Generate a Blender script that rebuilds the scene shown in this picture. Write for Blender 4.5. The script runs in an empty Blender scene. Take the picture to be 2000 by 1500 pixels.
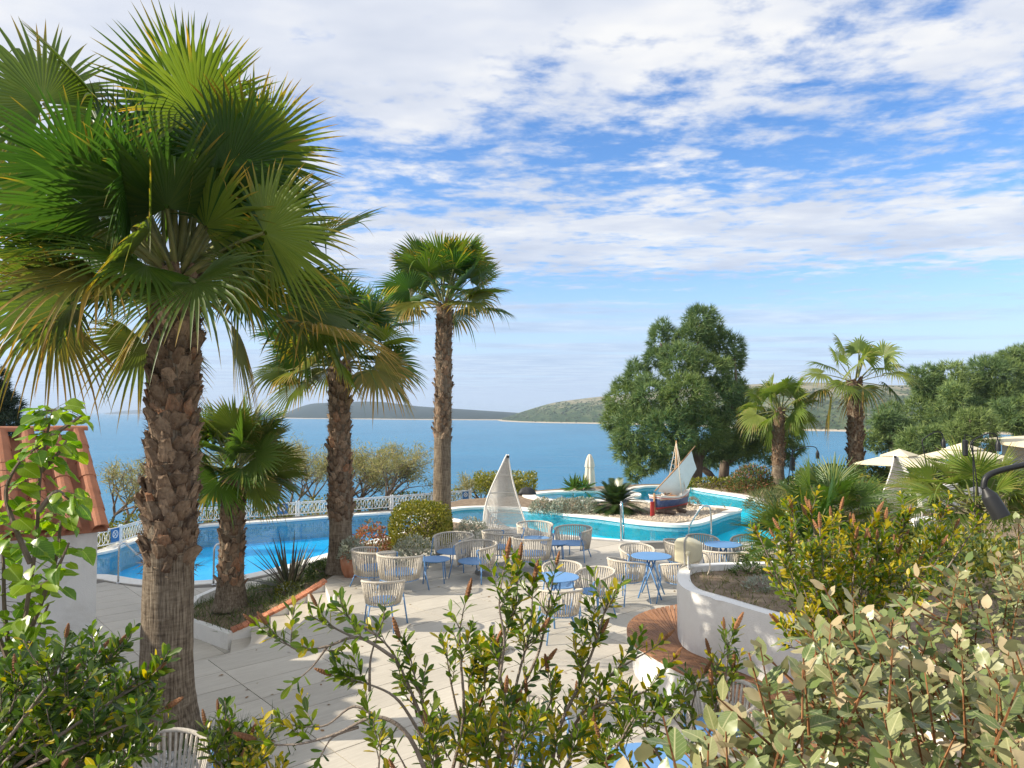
import bpy, bmesh, math, random
import numpy as np
from mathutils import Vector, Matrix
from mathutils.geometry import tessellate_polygon, delaunay_2d_cdt

SC = bpy.context.scene
COL = SC.collection
R = math.radians
rng = np.random.default_rng(7)
random.seed(7)

# ------------------------------------------------------------------ camera
F_PX, HOR, CAMZ = 1400.0, 804.0, 3.4
PITCH = math.atan((HOR - 750) / F_PX)
cam_d = bpy.data.cameras.new('camera')
cam_d.sensor_width = 36.0
cam_d.lens = 36.0 * F_PX / 2000.0
cam_d.clip_start, cam_d.clip_end = 0.05, 40000
cam = bpy.data.objects.new('camera', cam_d)
COL.objects.link(cam)
cam.location = (0, 0, CAMZ)
cam.rotation_euler = (math.pi / 2 + PITCH, 0, 0)
SC.camera = cam

# ------------------------------------------------------------------ sky and sun
SUN_EL, SUN_AZ = R(31), R(-96)          # azimuth clockwise from +Y: light comes from the left
w = bpy.data.worlds.new('World')
SC.world = w
w.use_nodes = True
nt = w.node_tree
nt.nodes.clear()


class NT:
    """small node-tree helper"""
    def __init__(s, tree):
        s.t = tree

    def n(s, typ, ins=None, **kw):
        nd = s.t.nodes.new(typ)
        for k, v in kw.items():
            setattr(nd, k, v)
        for k, v in (ins or {}).items():
            if isinstance(v, bpy.types.NodeSocket):
                s.t.links.new(v, nd.inputs[k])
            else:
                nd.inputs[k].default_value = v
        return nd

    def m(s, op, a, b=0.0, c=0.0, clamp=False):
        nd = s.n('ShaderNodeMath', {0: a, 1: b, 2: c}, operation=op, use_clamp=clamp)
        return nd.outputs[0]

    def mix(s, fac, a, b, blend='MIX'):
        nd = s.n('ShaderNodeMix', data_type='RGBA', blend_type=blend)
        for k, v in ((0, fac), (6, a), (7, b)):
            if isinstance(v, bpy.types.NodeSocket):
                s.t.links.new(v, nd.inputs[k])
            else:
                nd.inputs[k].default_value = v if k == 0 else (tuple(v) + (1,))[:4]
        return nd.outputs[2]

    def ramp(s, fac, stops, interp='LINEAR'):
        nd = s.n('ShaderNodeValToRGB', {0: fac})
        cr = nd.color_ramp
        cr.interpolation = interp
        while len(cr.elements) < len(stops):
            cr.elements.new(0.5)
        for e, (p, c) in zip(cr.elements, stops):
            e.position = p
            e.color = (c, c, c, 1) if isinstance(c, (int, float)) else (tuple(c) + (1,))[:4]
        return nd.outputs[0]

    def noise(s, vec, scale, detail=3, rough=.55, dist=0.0):
        i = {'Scale': scale, 'Detail': detail, 'Roughness': rough, 'Distortion': dist}
        if vec is not None:
            i['Vector'] = vec
        return s.n('ShaderNodeTexNoise', i).outputs[0]

    def link(s, a, b):
        s.t.links.new(a, b)


g = NT(nt)
sky = g.n('ShaderNodeTexSky', sky_type='NISHITA', sun_disc=False, sun_elevation=SUN_EL, sun_rotation=SUN_AZ,
          altitude=0, air_density=1.0, dust_density=0.6, ozone_density=3.0)
skyc = g.n('ShaderNodeHueSaturation', {'Hue': .507, 'Saturation': 1.22, 'Value': 1.12, 'Color': sky.outputs[0]}).outputs[0]
tc = g.n('ShaderNodeTexCoord').outputs['Generated']
sp = g.n('ShaderNodeSeparateXYZ', {0: tc})
zz = g.m('MAXIMUM', sp.outputs[2], 0.015)
px_ = g.m('DIVIDE', sp.outputs[0], zz)
py_ = g.m('DIVIDE', sp.outputs[1], zz)
pv = g.n('ShaderNodeCombineXYZ', {0: px_, 1: py_, 2: 0.3}).outputs[0]
big = g.noise(pv, 0.55, 2, .5)
pvs = g.n('ShaderNodeMapping', {'Vector': pv, 'Rotation': (0, 0, R(-14)), 'Scale': (.75, 1.1, 1)}).outputs[0]
puff = g.noise(pvs, 3.9, 7, .60, .3)
puff2 = g.noise(pv, 8.0, 5, .6)
q = g.m('ADD', py_, g.m('MULTIPLY', px_, 0.16))
q = g.m('ADD', q, g.m('MULTIPLY', g.m('SUBTRACT', big, .5), 1.5))
# cloud cover against distance along the view (cloud-height units / 16)
cov = g.ramp(g.m('DIVIDE', q, 16.0), [(0.0, .80), (1.7 / 16, .75), (2.2 / 16, .66), (2.6 / 16, .555), (3.05 / 16, .51),
                                     (3.35 / 16, .575), (3.8 / 16, .665), (4.8 / 16, .655), (5.5 / 16, .49), (6.3 / 16, .45),
                                     (7.5 / 16, .56), (9.5 / 16, .50), (12 / 16, .60), (1, .63)])
low = g.noise(g.n('ShaderNodeMapping', {'Vector': pv, 'Scale': (.30, .9, 1)}).outputs[0], .8, 3, .5)
lowf = g.n('ShaderNodeMapRange', {0: py_, 1: 4.6, 2: 8.5}, interpolation_type='SMOOTHSTEP').outputs[0]
nn = g.m('ADD', g.m('MULTIPLY', puff, .62), g.m('MULTIPLY', puff2, .38))
nn = g.m('ADD', g.m('MULTIPLY', nn, g.m('SUBTRACT', 1.0, lowf)), g.m('MULTIPLY', low, lowf))
dens = g.m('SUBTRACT', g.m('ADD', nn, cov), 1.0)
rt = g.n('ShaderNodeMapRange', {0: px_, 1: -.2, 2: 1.6, 3: 0.0, 4: .045}).outputs[0]
rt = g.m('MULTIPLY', rt, g.n('ShaderNodeMapRange', {0: q, 1: 3.1, 2: 3.7, 3: 1.0, 4: 0.0}).outputs[0])
dens = g.m('SUBTRACT', dens, rt)
mask = g.n('ShaderNodeMapRange', {0: dens, 1: -0.055, 2: 0.17, 3: 0.0, 4: .97}, interpolation_type='SMOOTHSTEP').outputs[0]
ccol = g.ramp(g.noise(pvs, 1.6, 4, .6), [(.3, (.64, .70, .83)), (.5, (.80, .84, .93)), (.66, (1.0, 1.0, 1.0))])
thin = g.ramp(sp.outputs[2], [(0.0, (.70, .82, .98)), (.10, (.74, .84, .98)), (.28, (1, 1, 1))])
ccol = g.mix(1.0, ccol, thin, 'MULTIPLY')
hzf = g.n('ShaderNodeMapRange', {0: sp.outputs[2], 1: 0.0, 2: 0.25, 3: .84, 4: 0.0}, interpolation_type='SMOOTHSTEP').outputs[0]
skyc = g.mix(hzf, skyc, (2.7, 3.45, 4.9))
bg1 = g.n('ShaderNodeBackground', {0: skyc, 1: 0.145})
bg2 = g.n('ShaderNodeBackground', {0: ccol, 1: 0.70})
up = g.n('ShaderNodeMapRange', {0: sp.outputs[2], 1: 0.0, 2: 0.03}).outputs[0]
mask = g.m('MULTIPLY', mask, g.m('SUBTRACT', 1.0, g.m('MULTIPLY', lowf, .35)))
mx = g.n('ShaderNodeMixShader', {0: g.m('MULTIPLY', mask, up), 1: bg1.outputs[0], 2: bg2.outputs[0]})
out = g.n('ShaderNodeOutputWorld')
g.link(mx.outputs[0], out.inputs[0])

sun_d = bpy.data.lights.new('sun', 'SUN')
sun_d.energy, sun_d.angle, sun_d.color = 5.0, R(0.53), (1.0, .90, .74)
sun = bpy.data.objects.new('sun', sun_d)
COL.objects.link(sun)
sdir = Vector((math.sin(SUN_AZ) * math.cos(SUN_EL), math.cos(SUN_AZ) * math.cos(SUN_EL), math.sin(SUN_EL)))
sun.rotation_euler = sdir.to_track_quat('Z', 'Y').to_euler()
sun.location = (-40, 0, 40)

vs = SC.view_settings
vs.view_transform, vs.look, vs.gamma, vs.exposure = 'Standard', 'None', 1.0, 0.50
vs.use_curve_mapping = False
SC.cycles.max_bounces = 8
SC.cycles.transparent_max_bounces = 12
SC.cycles.use_denoising = True


# ------------------------------------------------------------------ pixels of the photograph -> places
def ray(px, py):
    u, v = (px - 1000) / F_PX, (750 - py) / F_PX
    c, s = math.cos(PITCH), math.sin(PITCH)
    return Vector((u, c - v * s, s + v * c))


def G(px, py, z=0.0):
    d = ray(px, py)
    t = (z - CAMZ) / d.z
    return Vector((d.x * t, d.y * t, z))


def D(px, py, y):
    d = ray(px, py)
    t = y / d.y
    return Vector((d.x * t, y, CAMZ + d.z * t))


def proj(P):
    """world (N,3) -> px, py, depth"""
    P = np.asarray(P, float)
    c, s = math.cos(PITCH), math.sin(PITCH)
    rel = P - np.array([0, 0, CAMZ])
    dep = rel[:, 1] * c + rel[:, 2] * s
    up_ = -rel[:, 1] * s + rel[:, 2] * c
    dd = np.maximum(dep, 1e-3)
    return 1000 + F_PX * rel[:, 0] / dd, 750 - F_PX * up_ / dd, dep


# ------------------------------------------------------------------ objects
def link(o, parent=None):
    COL.objects.link(o)
    if parent is not None:
        o.parent = parent
    return o


def tag(o, label=None, cat=None, group=None, kind=None):
    if label: o['label'] = label
    if cat: o['category'] = cat
    if group: o['group'] = group
    if kind: o['kind'] = kind
    return o


def thing(name, label, cat, loc=(0, 0, 0), rz=0.0, group=None):
    o = bpy.data.objects.new(name, None)
    o.empty_display_size = .2
    o.location, o.rotation_euler = loc, (0, 0, rz)
    link(o)
    return tag(o, label, cat, group)


def mesh_obj(name, V, F, mats, parent=None, smooth=False, midx=None, attr=None, kind=None, world=False, label=None):
    """V (n,3); F list of faces or an (m,k) array.  world=True: V is in world space, parent only shifts it."""
    V = np.asarray(V, float).reshape(-1, 3)
    if world and parent is not None:
        V = V - np.array(parent.location)
    me = new_mesh(name, V, F, mats, smooth, midx, attr)
    o = bpy.data.objects.new(name, me)
    link(o, parent)
    if kind: o['kind'] = kind
    if label: o['label'] = label
    return o


def new_mesh(name, V, F, mats, smooth=False, midx=None, attr=None):
    V = np.asarray(V, float).reshape(-1, 3)
    me = bpy.data.meshes.new(name)
    if isinstance(F, np.ndarray):
        m, k = F.shape
        me.vertices.add(len(V))
        me.vertices.foreach_set('co', V.ravel())
        me.loops.add(m * k)
        me.loops.foreach_set('vertex_index', F.astype(np.int32).ravel())
        me.polygons.add(m)
        me.polygons.foreach_set('loop_start', np.arange(0, m * k, k, dtype=np.int32))
        me.polygons.foreach_set('loop_total', np.full(m, k, np.int32))
        nf = m
        me.update(calc_edges=True)
    else:
        me.from_pydata([tuple(v) for v in V], [], F)
        nf = len(F)
    for m_ in (mats if isinstance(mats, (list, tuple)) else [mats]):
        me.materials.append(m_)
    if midx is not None:
        me.polygons.foreach_set('material_index', np.asarray(midx, np.int32))
    if smooth:
        me.polygons.foreach_set('use_smooth', np.ones(nf, bool))
    if attr is not None:
        for an, av in attr.items():
            a = me.attributes.new(an, 'FLOAT', 'POINT')
            a.data.foreach_set('value', np.asarray(av, np.float32))
    me.update()
    return me


class MB:
    """collects shapes into one mesh"""
    def __init__(s):
        s.v, s.f, s.m = [], [], []

    def add(s, V, F, m=0):
        o = len(s.v)
        s.v += [tuple(p) for p in V]
        for f in F:
            s.f.append(tuple(i + o for i in f))
            s.m.append(m)
        return s

    def box(s, c, d, rz=0.0, m=0, M=None):
        hx, hy, hz = d[0] / 2, d[1] / 2, d[2] / 2
        P = [Vector((x, y, z)) for z in (-hz, hz) for x, y in ((-hx, -hy), (hx, -hy), (hx, hy), (-hx, hy))]
        T = Matrix.Translation(Vector(c)) @ (M if M is not None else Matrix.Rotation(rz, 4, 'Z'))
        return s.add([T @ p for p in P], [(3, 2, 1, 0), (4, 5, 6, 7), (0, 1, 5, 4), (1, 2, 6, 5), (2, 3, 7, 6), (3, 0, 4, 7)], m)

    def tube(s, path, r, n=8, m=0, closed=False, flat=1.0):
        P = [Vector(p) for p in path]
        k = len(P)
        rr = r if isinstance(r, (list, tuple)) else [r] * k
        V, prev = [], None
        for i, p in enumerate(P):
            a = P[(i - 1) % k] if (closed or i > 0) else P[i]
            b = P[(i + 1) % k] if (closed or i < k - 1) else P[i]
            t = (b - a).normalized()
            if prev is None:
                x = t.cross(Vector((0, 0, 1)))
                if x.length < 1e-3: x = t.cross(Vector((1, 0, 0)))
            else:
                x = prev - t * prev.dot(t)
            x.normalize()
            prev = x
            y = t.cross(x)
            for j in range(n):
                an = 2 * math.pi * j / n
                V.append(p + (x * math.cos(an) + y * math.sin(an) * flat) * rr[i])
        F = []
        for i in range(k if closed else k - 1):
            i2 = (i + 1) % k
            for j in range(n):
                j2 = (j + 1) % n
                F.append((i * n + j, i * n + j2, i2 * n + j2, i2 * n + j))
        if not closed:
            F.append(tuple(range(n - 1, -1, -1)))
            F.append(tuple((k - 1) * n + j for j in range(n)))
        return s.add(V, F, m)

    def lathe(s, prof, c=(0, 0, 0), n=24, m=0, flute=0.0, nfl=0, sx=1, sy=1):
        V, F = [], []
        for (r, z) in prof:
            for j in range(n):
                a = 2 * math.pi * j / n
                q = r * (1 + flute * math.cos(nfl * a)) if nfl else r
                V.append((c[0] + q * math.cos(a) * sx, c[1] + q * math.sin(a) * sy, c[2] + z))
        for i in range(len(prof) - 1):
            for j in range(n):
                j2 = (j + 1) % n
                F.append((i * n + j, i * n + j2, (i + 1) * n + j2, (i + 1) * n + j))
        if prof[0][0] > 1e-4: F.append(tuple(range(n - 1, -1, -1)))
        if prof[-1][0] > 1e-4: F.append(tuple((len(prof) - 1) * n + j for j in range(n)))
        return s.add(V, F, m)

    def prism(s, poly, z0, z1, m=0, holes=(), mside=None):
        """vertical prism over a plan polygon (may be concave, may have holes)"""
        loops = [[Vector((p[0], p[1], 0)) for p in poly]] + [[Vector((p[0], p[1], 0)) for p in h] for h in holes]
        tris = tessellate_polygon(loops)
        flat = [p for l in loops for p in l]
        zt = (lambda p: z1) if not callable(z1) else z1
        o = len(flat)
        V = [(p.x, p.y, zt(p)) for p in flat] + [(p.x, p.y, z0) for p in flat]
        F, MI = [], []
        for t in tris:
            a, b, c = (flat[i] for i in t)
            if (b - a).cross(c - a).z < 0: t = t[::-1]
            F.append(tuple(t)); MI.append(m)
            F.append(tuple(i + o for i in t[::-1])); MI.append(m)
        st = 0
        for li, l in enumerate(loops):
            k = len(l)
            area = sum(l[i].x * l[(i + 1) % k].y - l[(i + 1) % k].x * l[i].y for i in range(k))
            ccw = (area > 0) == (li == 0)
            for i in range(k):
                a, b = st + i, st + (i + 1) % k
                F.append((b, a, a + o, b + o)[::-1] if not ccw else (a, a + o, b + o, b)[::-1]); MI.append(mside if mside is not None else m)
            st += k
        base = len(s.v)
        s.v += V
        s.f += [tuple(i + base for i in f) for f in F]
        s.m += MI
        return s

    def build(s, name, mats, parent=None, smooth=False, world=False, kind=None, label=None, bevel=0.0, bseg=1, auto=None):
        V = np.array(s.v, float)
        if world and parent is not None:
            V = V - np.array(parent.location)
        me = bpy.data.meshes.new(name)
        me.from_pydata([tuple(v) for v in V], [], s.f)
        for m_ in (mats if isinstance(mats, (list, tuple)) else [mats]):
            me.materials.append(m_)
        me.polygons.foreach_set('material_index', np.array(s.m, np.int32))
        if bevel:
            bm = bmesh.new(); bm.from_mesh(me)
            ed = [e for e in bm.edges if len(e.link_faces) == 2 and e.calc_face_angle(0) > .5]
            bmesh.ops.bevel(bm, geom=ed, offset=bevel, segments=bseg, affect='EDGES', profile=.5)
            bm.to_mesh(me); bm.free()
        if smooth or auto:
            me.polygons.foreach_set('use_smooth', np.ones(len(me.polygons), bool))
            if auto: me.set_sharp_from_angle(angle=auto)
        me.update()
        o = bpy.data.objects.new(name, me)
        link(o, parent)
        if kind: o['kind'] = kind
        if label: o['label'] = label
        return o


def copy_tree(o, parent=None):
    c = o.copy()
    COL.objects.link(c)
    if parent is not None: c.parent = parent
    for ch in list(o.children): copy_tree(ch, c)
    return c


def spline(pts, n=8, closed=False):
    """Catmull-Rom through points"""
    P = [Vector(p) for p in pts]
    k = len(P)
    out_ = []
    for i in range(k if closed else k - 1):
        if closed:
            a, b, c, d = P[(i - 1) % k], P[i], P[(i + 1) % k], P[(i + 2) % k]
        else:
            a, b, c, d = P[max(i - 1, 0)], P[i], P[i + 1], P[min(i + 2, k - 1)]
        for j in range(n):
            t = j / n
            out_.append(0.5 * ((2 * b) + (c - a) * t + (2 * a - 5 * b + 4 * c - d) * t * t + (3 * b - a - 3 * c + d) * t ** 3))
    if not closed: out_.append(P[-1])
    return out_


def offset2(pts, d, closed=False):
    """offset a plan polyline to its left by d"""
    P = [Vector((p[0], p[1], 0)) for p in pts]
    k = len(P)
    o = []
    for i in range(k):
        a = P[(i - 1) % k] if (closed or i) else P[i]
        b = P[(i + 1) % k] if (closed or i < k - 1) else P[i]
        t = (b - a)
        t = t.normalized() if t.length > 1e-9 else Vector((1, 0, 0))
        o.append(P[i] + Vector((-t.y, t.x, 0)) * d)
    return o


def clip_convex(poly, conv):
    """Sutherland-Hodgman: poly (any) by convex ccw polygon"""
    res = [tuple(p[:2]) for p in poly]
    k = len(conv)
    for i in range(k):
        ax, ay = conv[i][:2]
        bx, by = conv[(i + 1) % k][:2]
        inp, res = res, []
        if not inp: break
        def side(p): return (bx - ax) * (p[1] - ay) - (by - ay) * (p[0] - ax)
        for j in range(len(inp)):
            p, q_ = inp[j], inp[(j + 1) % len(inp)]
            sp_, sq = side(p), side(q_)
            if sp_ >= 0: res.append(p)
            if (sp_ >= 0) != (sq >= 0):
                t = sp_ / (sp_ - sq)
                res.append((p[0] + (q_[0] - p[0]) * t, p[1] + (q_[1] - p[1]) * t))
    c = []
    for p in res:
        if not c or (abs(p[0] - c[-1][0]) + abs(p[1] - c[-1][1])) > 1e-4: c.append(p)
    if len(c) > 2 and abs(c[0][0] - c[-1][0]) + abs(c[0][1] - c[-1][1]) < 1e-4: c.pop()
    return c


def poly_area(p):
    return .5 * sum(p[i][0] * p[(i + 1) % len(p)][1] - p[(i + 1) % len(p)][0] * p[i][1] for i in range(len(p)))


def inside(poly, X, Y):
    X, Y = np.asarray(X), np.asarray(Y)
    r = np.zeros(X.shape, bool)
    k = len(poly)
    for i in range(k):
        x1, y1 = poly[i][0], poly[i][1]
        x2, y2 = poly[(i + 1) % k][0], poly[(i + 1) % k][1]
        cnd = ((y1 > Y) != (y2 > Y))
        xi = (x2 - x1) * (Y - y1) / ((y2 - y1) if abs(y2 - y1) > 1e-9 else 1e-9) + x1
        r ^= cnd & (X < xi)
    return r


# ------------------------------------------------------------------ materials
def new_mat(name):
    m = bpy.data.materials.new(name)
    m.use_nodes = True
    m.node_tree.nodes.clear()
    return m, NT(m.node_tree)


def pmat(name, col, rough=.7, var=.12, scale=4.0, bump=0.0, bscale=40.0, col2=None, metal=0.0, spec=.4, stretch=(1, 1, 1), objvar=0.0,
         dirt=None, dirt_amt=.5, dscale=1.5):
    m, h = new_mat(name)
    co = h.n('ShaderNodeTexCoord').outputs['Object']
    mp = h.n('ShaderNodeMapping', {'Vector': co, 'Scale': stretch}).outputs[0]
    c2 = col2 if col2 else tuple(min(1, c * (1 + var)) for c in col)
    c1 = col if col2 else tuple(c * (1 - var) for c in col)
    f = h.noise(mp, scale, 5, .6)
    c = h.mix(h.ramp(f, [(.3, 0.0), (.7, 1.0)]), c1, c2)
    if objvar:
        rnd = h.n('ShaderNodeObjectInfo').outputs['Random']
        c = h.n('ShaderNodeHueSaturation', {'Color': c, 'Value': h.m('ADD', 1 - objvar, h.m('MULTIPLY', rnd, 2 * objvar))}).outputs[0]
    if dirt:
        df = h.ramp(h.noise(co, dscale, 6, .68, .4), [(.5, 0.0), (.72, dirt_amt)])
        c = h.mix(df, c, dirt)
    b = h.n('ShaderNodeBsdfPrincipled', {'Base Color': c, 'Roughness': rough, 'Metallic': metal, 'Specular IOR Level': spec})
    if bump:
        bn = h.noise(mp, bscale, 4, .6)
        h.link(h.n('ShaderNodeBump', {'Height': bn, 'Strength': bump, 'Distance': .02}).outputs[0], b.inputs['Normal'])
    h.link(b.outputs[0], h.n('ShaderNodeOutputMaterial').inputs[0])
    return m


def leaf_mat(name, stops, back=None, trans=.35, rough=.42, spec=.45, tip=None, tcol=None, vein=None, isl=1.0):
    """stops: colours picked at random leaf by leaf; tip: [(t, colour)] blended by the mesh attribute 'tip'"""
    m, h = new_mat(name)
    gi = h.n('ShaderNodeNewGeometry')
    rnd = h.m('FRACT', h.m('ADD', h.m('MULTIPLY', gi.outputs['Random Per Island'], isl), h.n('ShaderNodeObjectInfo').outputs['Random']))
    k = len(stops)
    c = h.ramp(rnd, [(i / max(k - 1, 1), s_) for i, s_ in enumerate(stops)])
    if tip:
        at = h.n('ShaderNodeAttribute', attribute_name='tip').outputs['Fac']
        wob = h.m('ADD', at, h.m('MULTIPLY', h.m('SUBTRACT', rnd, .5), .35))
        f = h.n('ShaderNodeMapRange', {0: wob, 1: tip[0], 2: tip[1]}).outputs[0]
        c = h.mix(f, c, tip[2])
    co = h.n('ShaderNodeTexCoord').outputs['Object']
    c = h.mix(h.m('MULTIPLY', h.noise(co, 14, 3), .5), c, h.n('ShaderNodeHueSaturation', {'Color': c, 'Value': .6}).outputs[0])
    if vein:
        so_ = h.n('ShaderNodeSeparateXYZ', {0: co})
        ax_ = h.m('ABSOLUTE', so_.outputs[0])
        mid_ = h.n('ShaderNodeMapRange', {0: ax_, 1: .012, 2: .03, 3: 1.0, 4: 0.0}).outputs[0]
        side_ = h.m('ABSOLUTE', h.m('SUBTRACT', h.m('FRACT', h.m('MULTIPLY', h.m('SUBTRACT', so_.outputs[1], h.m('MULTIPLY', ax_, .9)), 7.0)), .5))
        sv_ = h.n('ShaderNodeMapRange', {0: side_, 1: .0, 2: .09, 3: .55, 4: 0.0}).outputs[0]
        c = h.mix(h.m('MAXIMUM', mid_, sv_), c, vein)
    if back:
        c = h.mix(gi.outputs['Backfacing'], c, back)
    b = h.n('ShaderNodeBsdfPrincipled', {'Base Color': c, 'Roughness': rough, 'Specular IOR Level': spec})
    tcx = h.n('ShaderNodeHueSaturation', {'Color': c, 'Value': 1.5, 'Saturation': 1.1}).outputs[0] if tcol is None else None
    tr = h.n('ShaderNodeBsdfTranslucent', {'Color': tcx} if tcx is not None else {'Color': tuple(tcol) + (1,)})
    mxs = h.n('ShaderNodeMixShader', {0: trans, 1: b.outputs[0], 2: tr.outputs[0]})
    h.link(mxs.outputs[0], h.n('ShaderNodeOutputMaterial').inputs[0])
    return m


M = {}
M['white'] = pmat('white_plaster', (.80, .79, .76), .85, .04, 2.5, .25, 60, dirt=(.46, .43, .37), dirt_amt=.5, dscale=1.4)
M['coping'] = pmat('white_coping', (.78, .76, .71), .7, .06, 6, .2, 80, dirt=(.55, .5, .42), dirt_amt=.4, dscale=3)
M['brick'] = pmat('brick_red', (.50, .20, .11), .85, .25, 9, .5, 90, objvar=.22)
M['soil'] = pmat('soil', (.14, .095, .06), .95, .4, 6, .9, 30, col2=(.30, .23, .16))
M['blue'] = pmat('blue_metal', (.13, .29, .56), .38, .06, 3, .05, 200)
M['rope'] = pmat('beige_rope', (.60, .55, .47), .9, .14, 30, .6, 160, dirt=(.33, .3, .26), dirt_amt=.4, dscale=9)
M['black'] = pmat('black_metal', (.018, .019, .021), .45, .1, 5)
M['steel'] = pmat('steel', (.62, .63, .64), .22, .04, 5, metal=1.0)
M['terracotta'] = pmat('terracotta', (.46, .19, .10), .85, .2, 7, .3, 60, dirt=(.62, .42, .32), dirt_amt=.5, dscale=6)
M['tile_roof'] = pmat('roof_tile', (.42, .165, .085), .75, .16, 5, .2, 50, objvar=.16, dirt=(.30, .17, .11), dirt_amt=.5, dscale=4)
M['wood'] = pmat('teak', (.22, .10, .045), .6, .3, 3, .3, 60, col2=(.40, .20, .10), stretch=(14, 1, 14), objvar=.25)
M['railwhite'] = pmat('white_rail', (.80, .81, .82), .5, .04, 5)
M['signblue'] = pmat('sign_blue', (.04, .16, .38), .5, .04, 5)
M['canvas'] = pmat('cream_canvas', (.68, .60, .49), .9, .08, 3, .2, 60)
M['canvaswhite'] = pmat('ecru_canvas', (.70, .63, .46), .9, .05, 2, .1, 60)
M['sailcloth'] = pmat('sail_cloth', (.74, .80, .78), .85, .05, 4, .25, 25)
M['wicker'] = pmat('white_wicker', (.84, .82, .78), .75, .08, 20, .3, 90)
M['pebble'] = pmat('pebble', (.48, .40, .30), .9, .35, 50, 1.0, 90, col2=(.66, .58, .46))
M['concrete'] = pmat('concrete', (.33, .32, .30), .9, .12, 5, .4, 60)
M['speaker'] = pmat('speaker_beige', (.62, .57, .40), .5, .05, 3)
M['bark'] = pmat('bark', (.11, .08, .058), .95, .35, 8, 1.0, 22, col2=(.20, .155, .12), stretch=(1, 1, .3))
M['twig'] = pmat('twig_grey', (.24, .19, .15), .9, .3, 20, .8, 120, col2=(.36, .30, .25))
M['cone'] = pmat('seed_cone', (.38, .16, .065), .85, .3, 60, 1.0, 220, col2=(.55, .28, .14), objvar=.2)
m, h = new_mat('palm_boot')
co = h.n('ShaderNodeTexCoord').outputs['Object']
rnd = h.n('ShaderNodeObjectInfo').outputs['Random']
f = h.noise(h.n('ShaderNodeMapping', {'Vector': co, 'Scale': (1, .25, 1)}).outputs[0], 45, 4, .65)
f2 = h.noise(co, 9, 3, .6)
c = h.ramp(rnd, [(0, (.075, .045, .028)), (.35, (.16, .095, .055)), (.7, (.27, .175, .11)), (.9, (.42, .30, .20)), (1, (.34, .15, .07))])
c = h.mix(h.ramp(f, [(.35, 0.), (.65, .65)]), c, (.05, .032, .022))
c = h.mix(h.ramp(f2, [(.45, 0.), (.7, .5)]), c, (.40, .31, .22))
b = h.n('ShaderNodeBsdfPrincipled', {'Base Color': c, 'Roughness': .85, 'Specular IOR Level': .25})
h.link(h.n('ShaderNodeBump', {'Height': f, 'Strength': .9, 'Distance': .02}).outputs[0], b.inputs['Normal'])
h.link(b.outputs[0], h.n('ShaderNodeOutputMaterial').inputs[0])
M['boot'] = m
M['fibre'] = pmat('palm_fibre', (.20, .145, .095), .95, .4, 30)
M['black_cover'] = pmat('black_cover', (.03, .032, .036), .6, .2, 5, .4, 12)
# ================================================================== SETTING
ZP = -1.0            # pool level
SEA = -16.0


def paving_mat(name, col, col2, ang):
    m, h = new_mat(name)
    co = h.n('ShaderNodeNewGeometry').outputs['Position']
    mp = h.n('ShaderNodeMapping', {'Vector': co, 'Rotation': (0, 0, -ang)}).outputs[0]
    st = h.n('ShaderNodeMapping', {'Vector': mp, 'Scale': (.8, 7, 1)}).outputs[0]
    rnd = h.n('ShaderNodeObjectInfo').outputs['Random']
    f = h.noise(st, 3.2, 6, .65, .6)
    c = h.mix(h.ramp(f, [(.3, 0.), (.7, 1.)]), col, col2)
    blot = h.ramp(h.noise(co, 1.3, 5, .65), [(.45, 0.), (.75, .35)])
    c = h.mix(blot, c, tuple(x * .72 for x in col))
    spk = h.ramp(h.noise(co, 26, 3, .7), [(.66, 0.), (.74, .45)])
    c = h.mix(spk, c, tuple(x * .55 for x in col))
    c = h.n('ShaderNodeHueSaturation', {'Color': c, 'Value': h.m('ADD', .90, h.m('MULTIPLY', rnd, .18))}).outputs[0]
    b = h.n('ShaderNodeBsdfPrincipled', {'Base Color': c, 'Roughness': .62, 'Specular IOR Level': .35})
    h.link(h.n('ShaderNodeBump', {'Height': f, 'Strength': .15, 'Distance': .01}).outputs[0], b.inputs['Normal'])
    h.link(b.outputs[0], h.n('ShaderNodeOutputMaterial').inputs[0])
    return m


PAV_ANG = R(42)
M['paving'] = paving_mat('paving_stone', (.47, .43, .365), (.56, .52, .445), PAV_ANG)
M['joint'] = pmat('paving_joint', (.16, .145, .125), .95, .2, 20)


def water_mat(name, tint, bump=.06, scale=3.0):
    m, h = new_mat(name)
    co = h.n('ShaderNodeNewGeometry').outputs['Position']
    n1 = h.noise(co, scale, 3, .5, .3)
    n2 = h.noise(co, scale * .22, 2, .5)
    bp = h.n('ShaderNodeBump', {'Height': h.m('ADD', n1, h.m('MULTIPLY', n2, 2.0)), 'Strength': bump, 'Distance': .05}).outputs[0]
    fr = h.n('ShaderNodeFresnel', {'IOR': 1.33, 'Normal': bp}).outputs[0]
    tr = h.n('ShaderNodeBsdfTransparent', {'Color': tuple(tint) + (1,)})
    gl = h.n('ShaderNodeBsdfGlossy', {'Color': (1, 1, 1, 1), 'Roughness': .03, 'Normal': bp})
    mxs = h.n('ShaderNodeMixShader', {0: h.m('MULTIPLY', fr, .50), 1: tr.outputs[0], 2: gl.outputs[0]})
    h.link(mxs.outputs[0], h.n('ShaderNodeOutputMaterial').inputs[0])
    return m


def basin_mat(name, col, col2):
    """painted pool lining with the wavering light net of moving water left to the noise of the paint"""
    m, h = new_mat(name)
    co = h.n('ShaderNodeNewGeometry').outputs['Position']
    f = h.noise(co, .9, 4, .6, .8)
    c = h.mix(h.ramp(f, [(.35, 0.), (.7, 1.)]), col, col2)
    b = h.n('ShaderNodeBsdfPrincipled', {'Base Color': c, 'Roughness': .6})
    h.link(b.outputs[0], h.n('ShaderNodeOutputMaterial').inputs[0])
    return m


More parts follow.
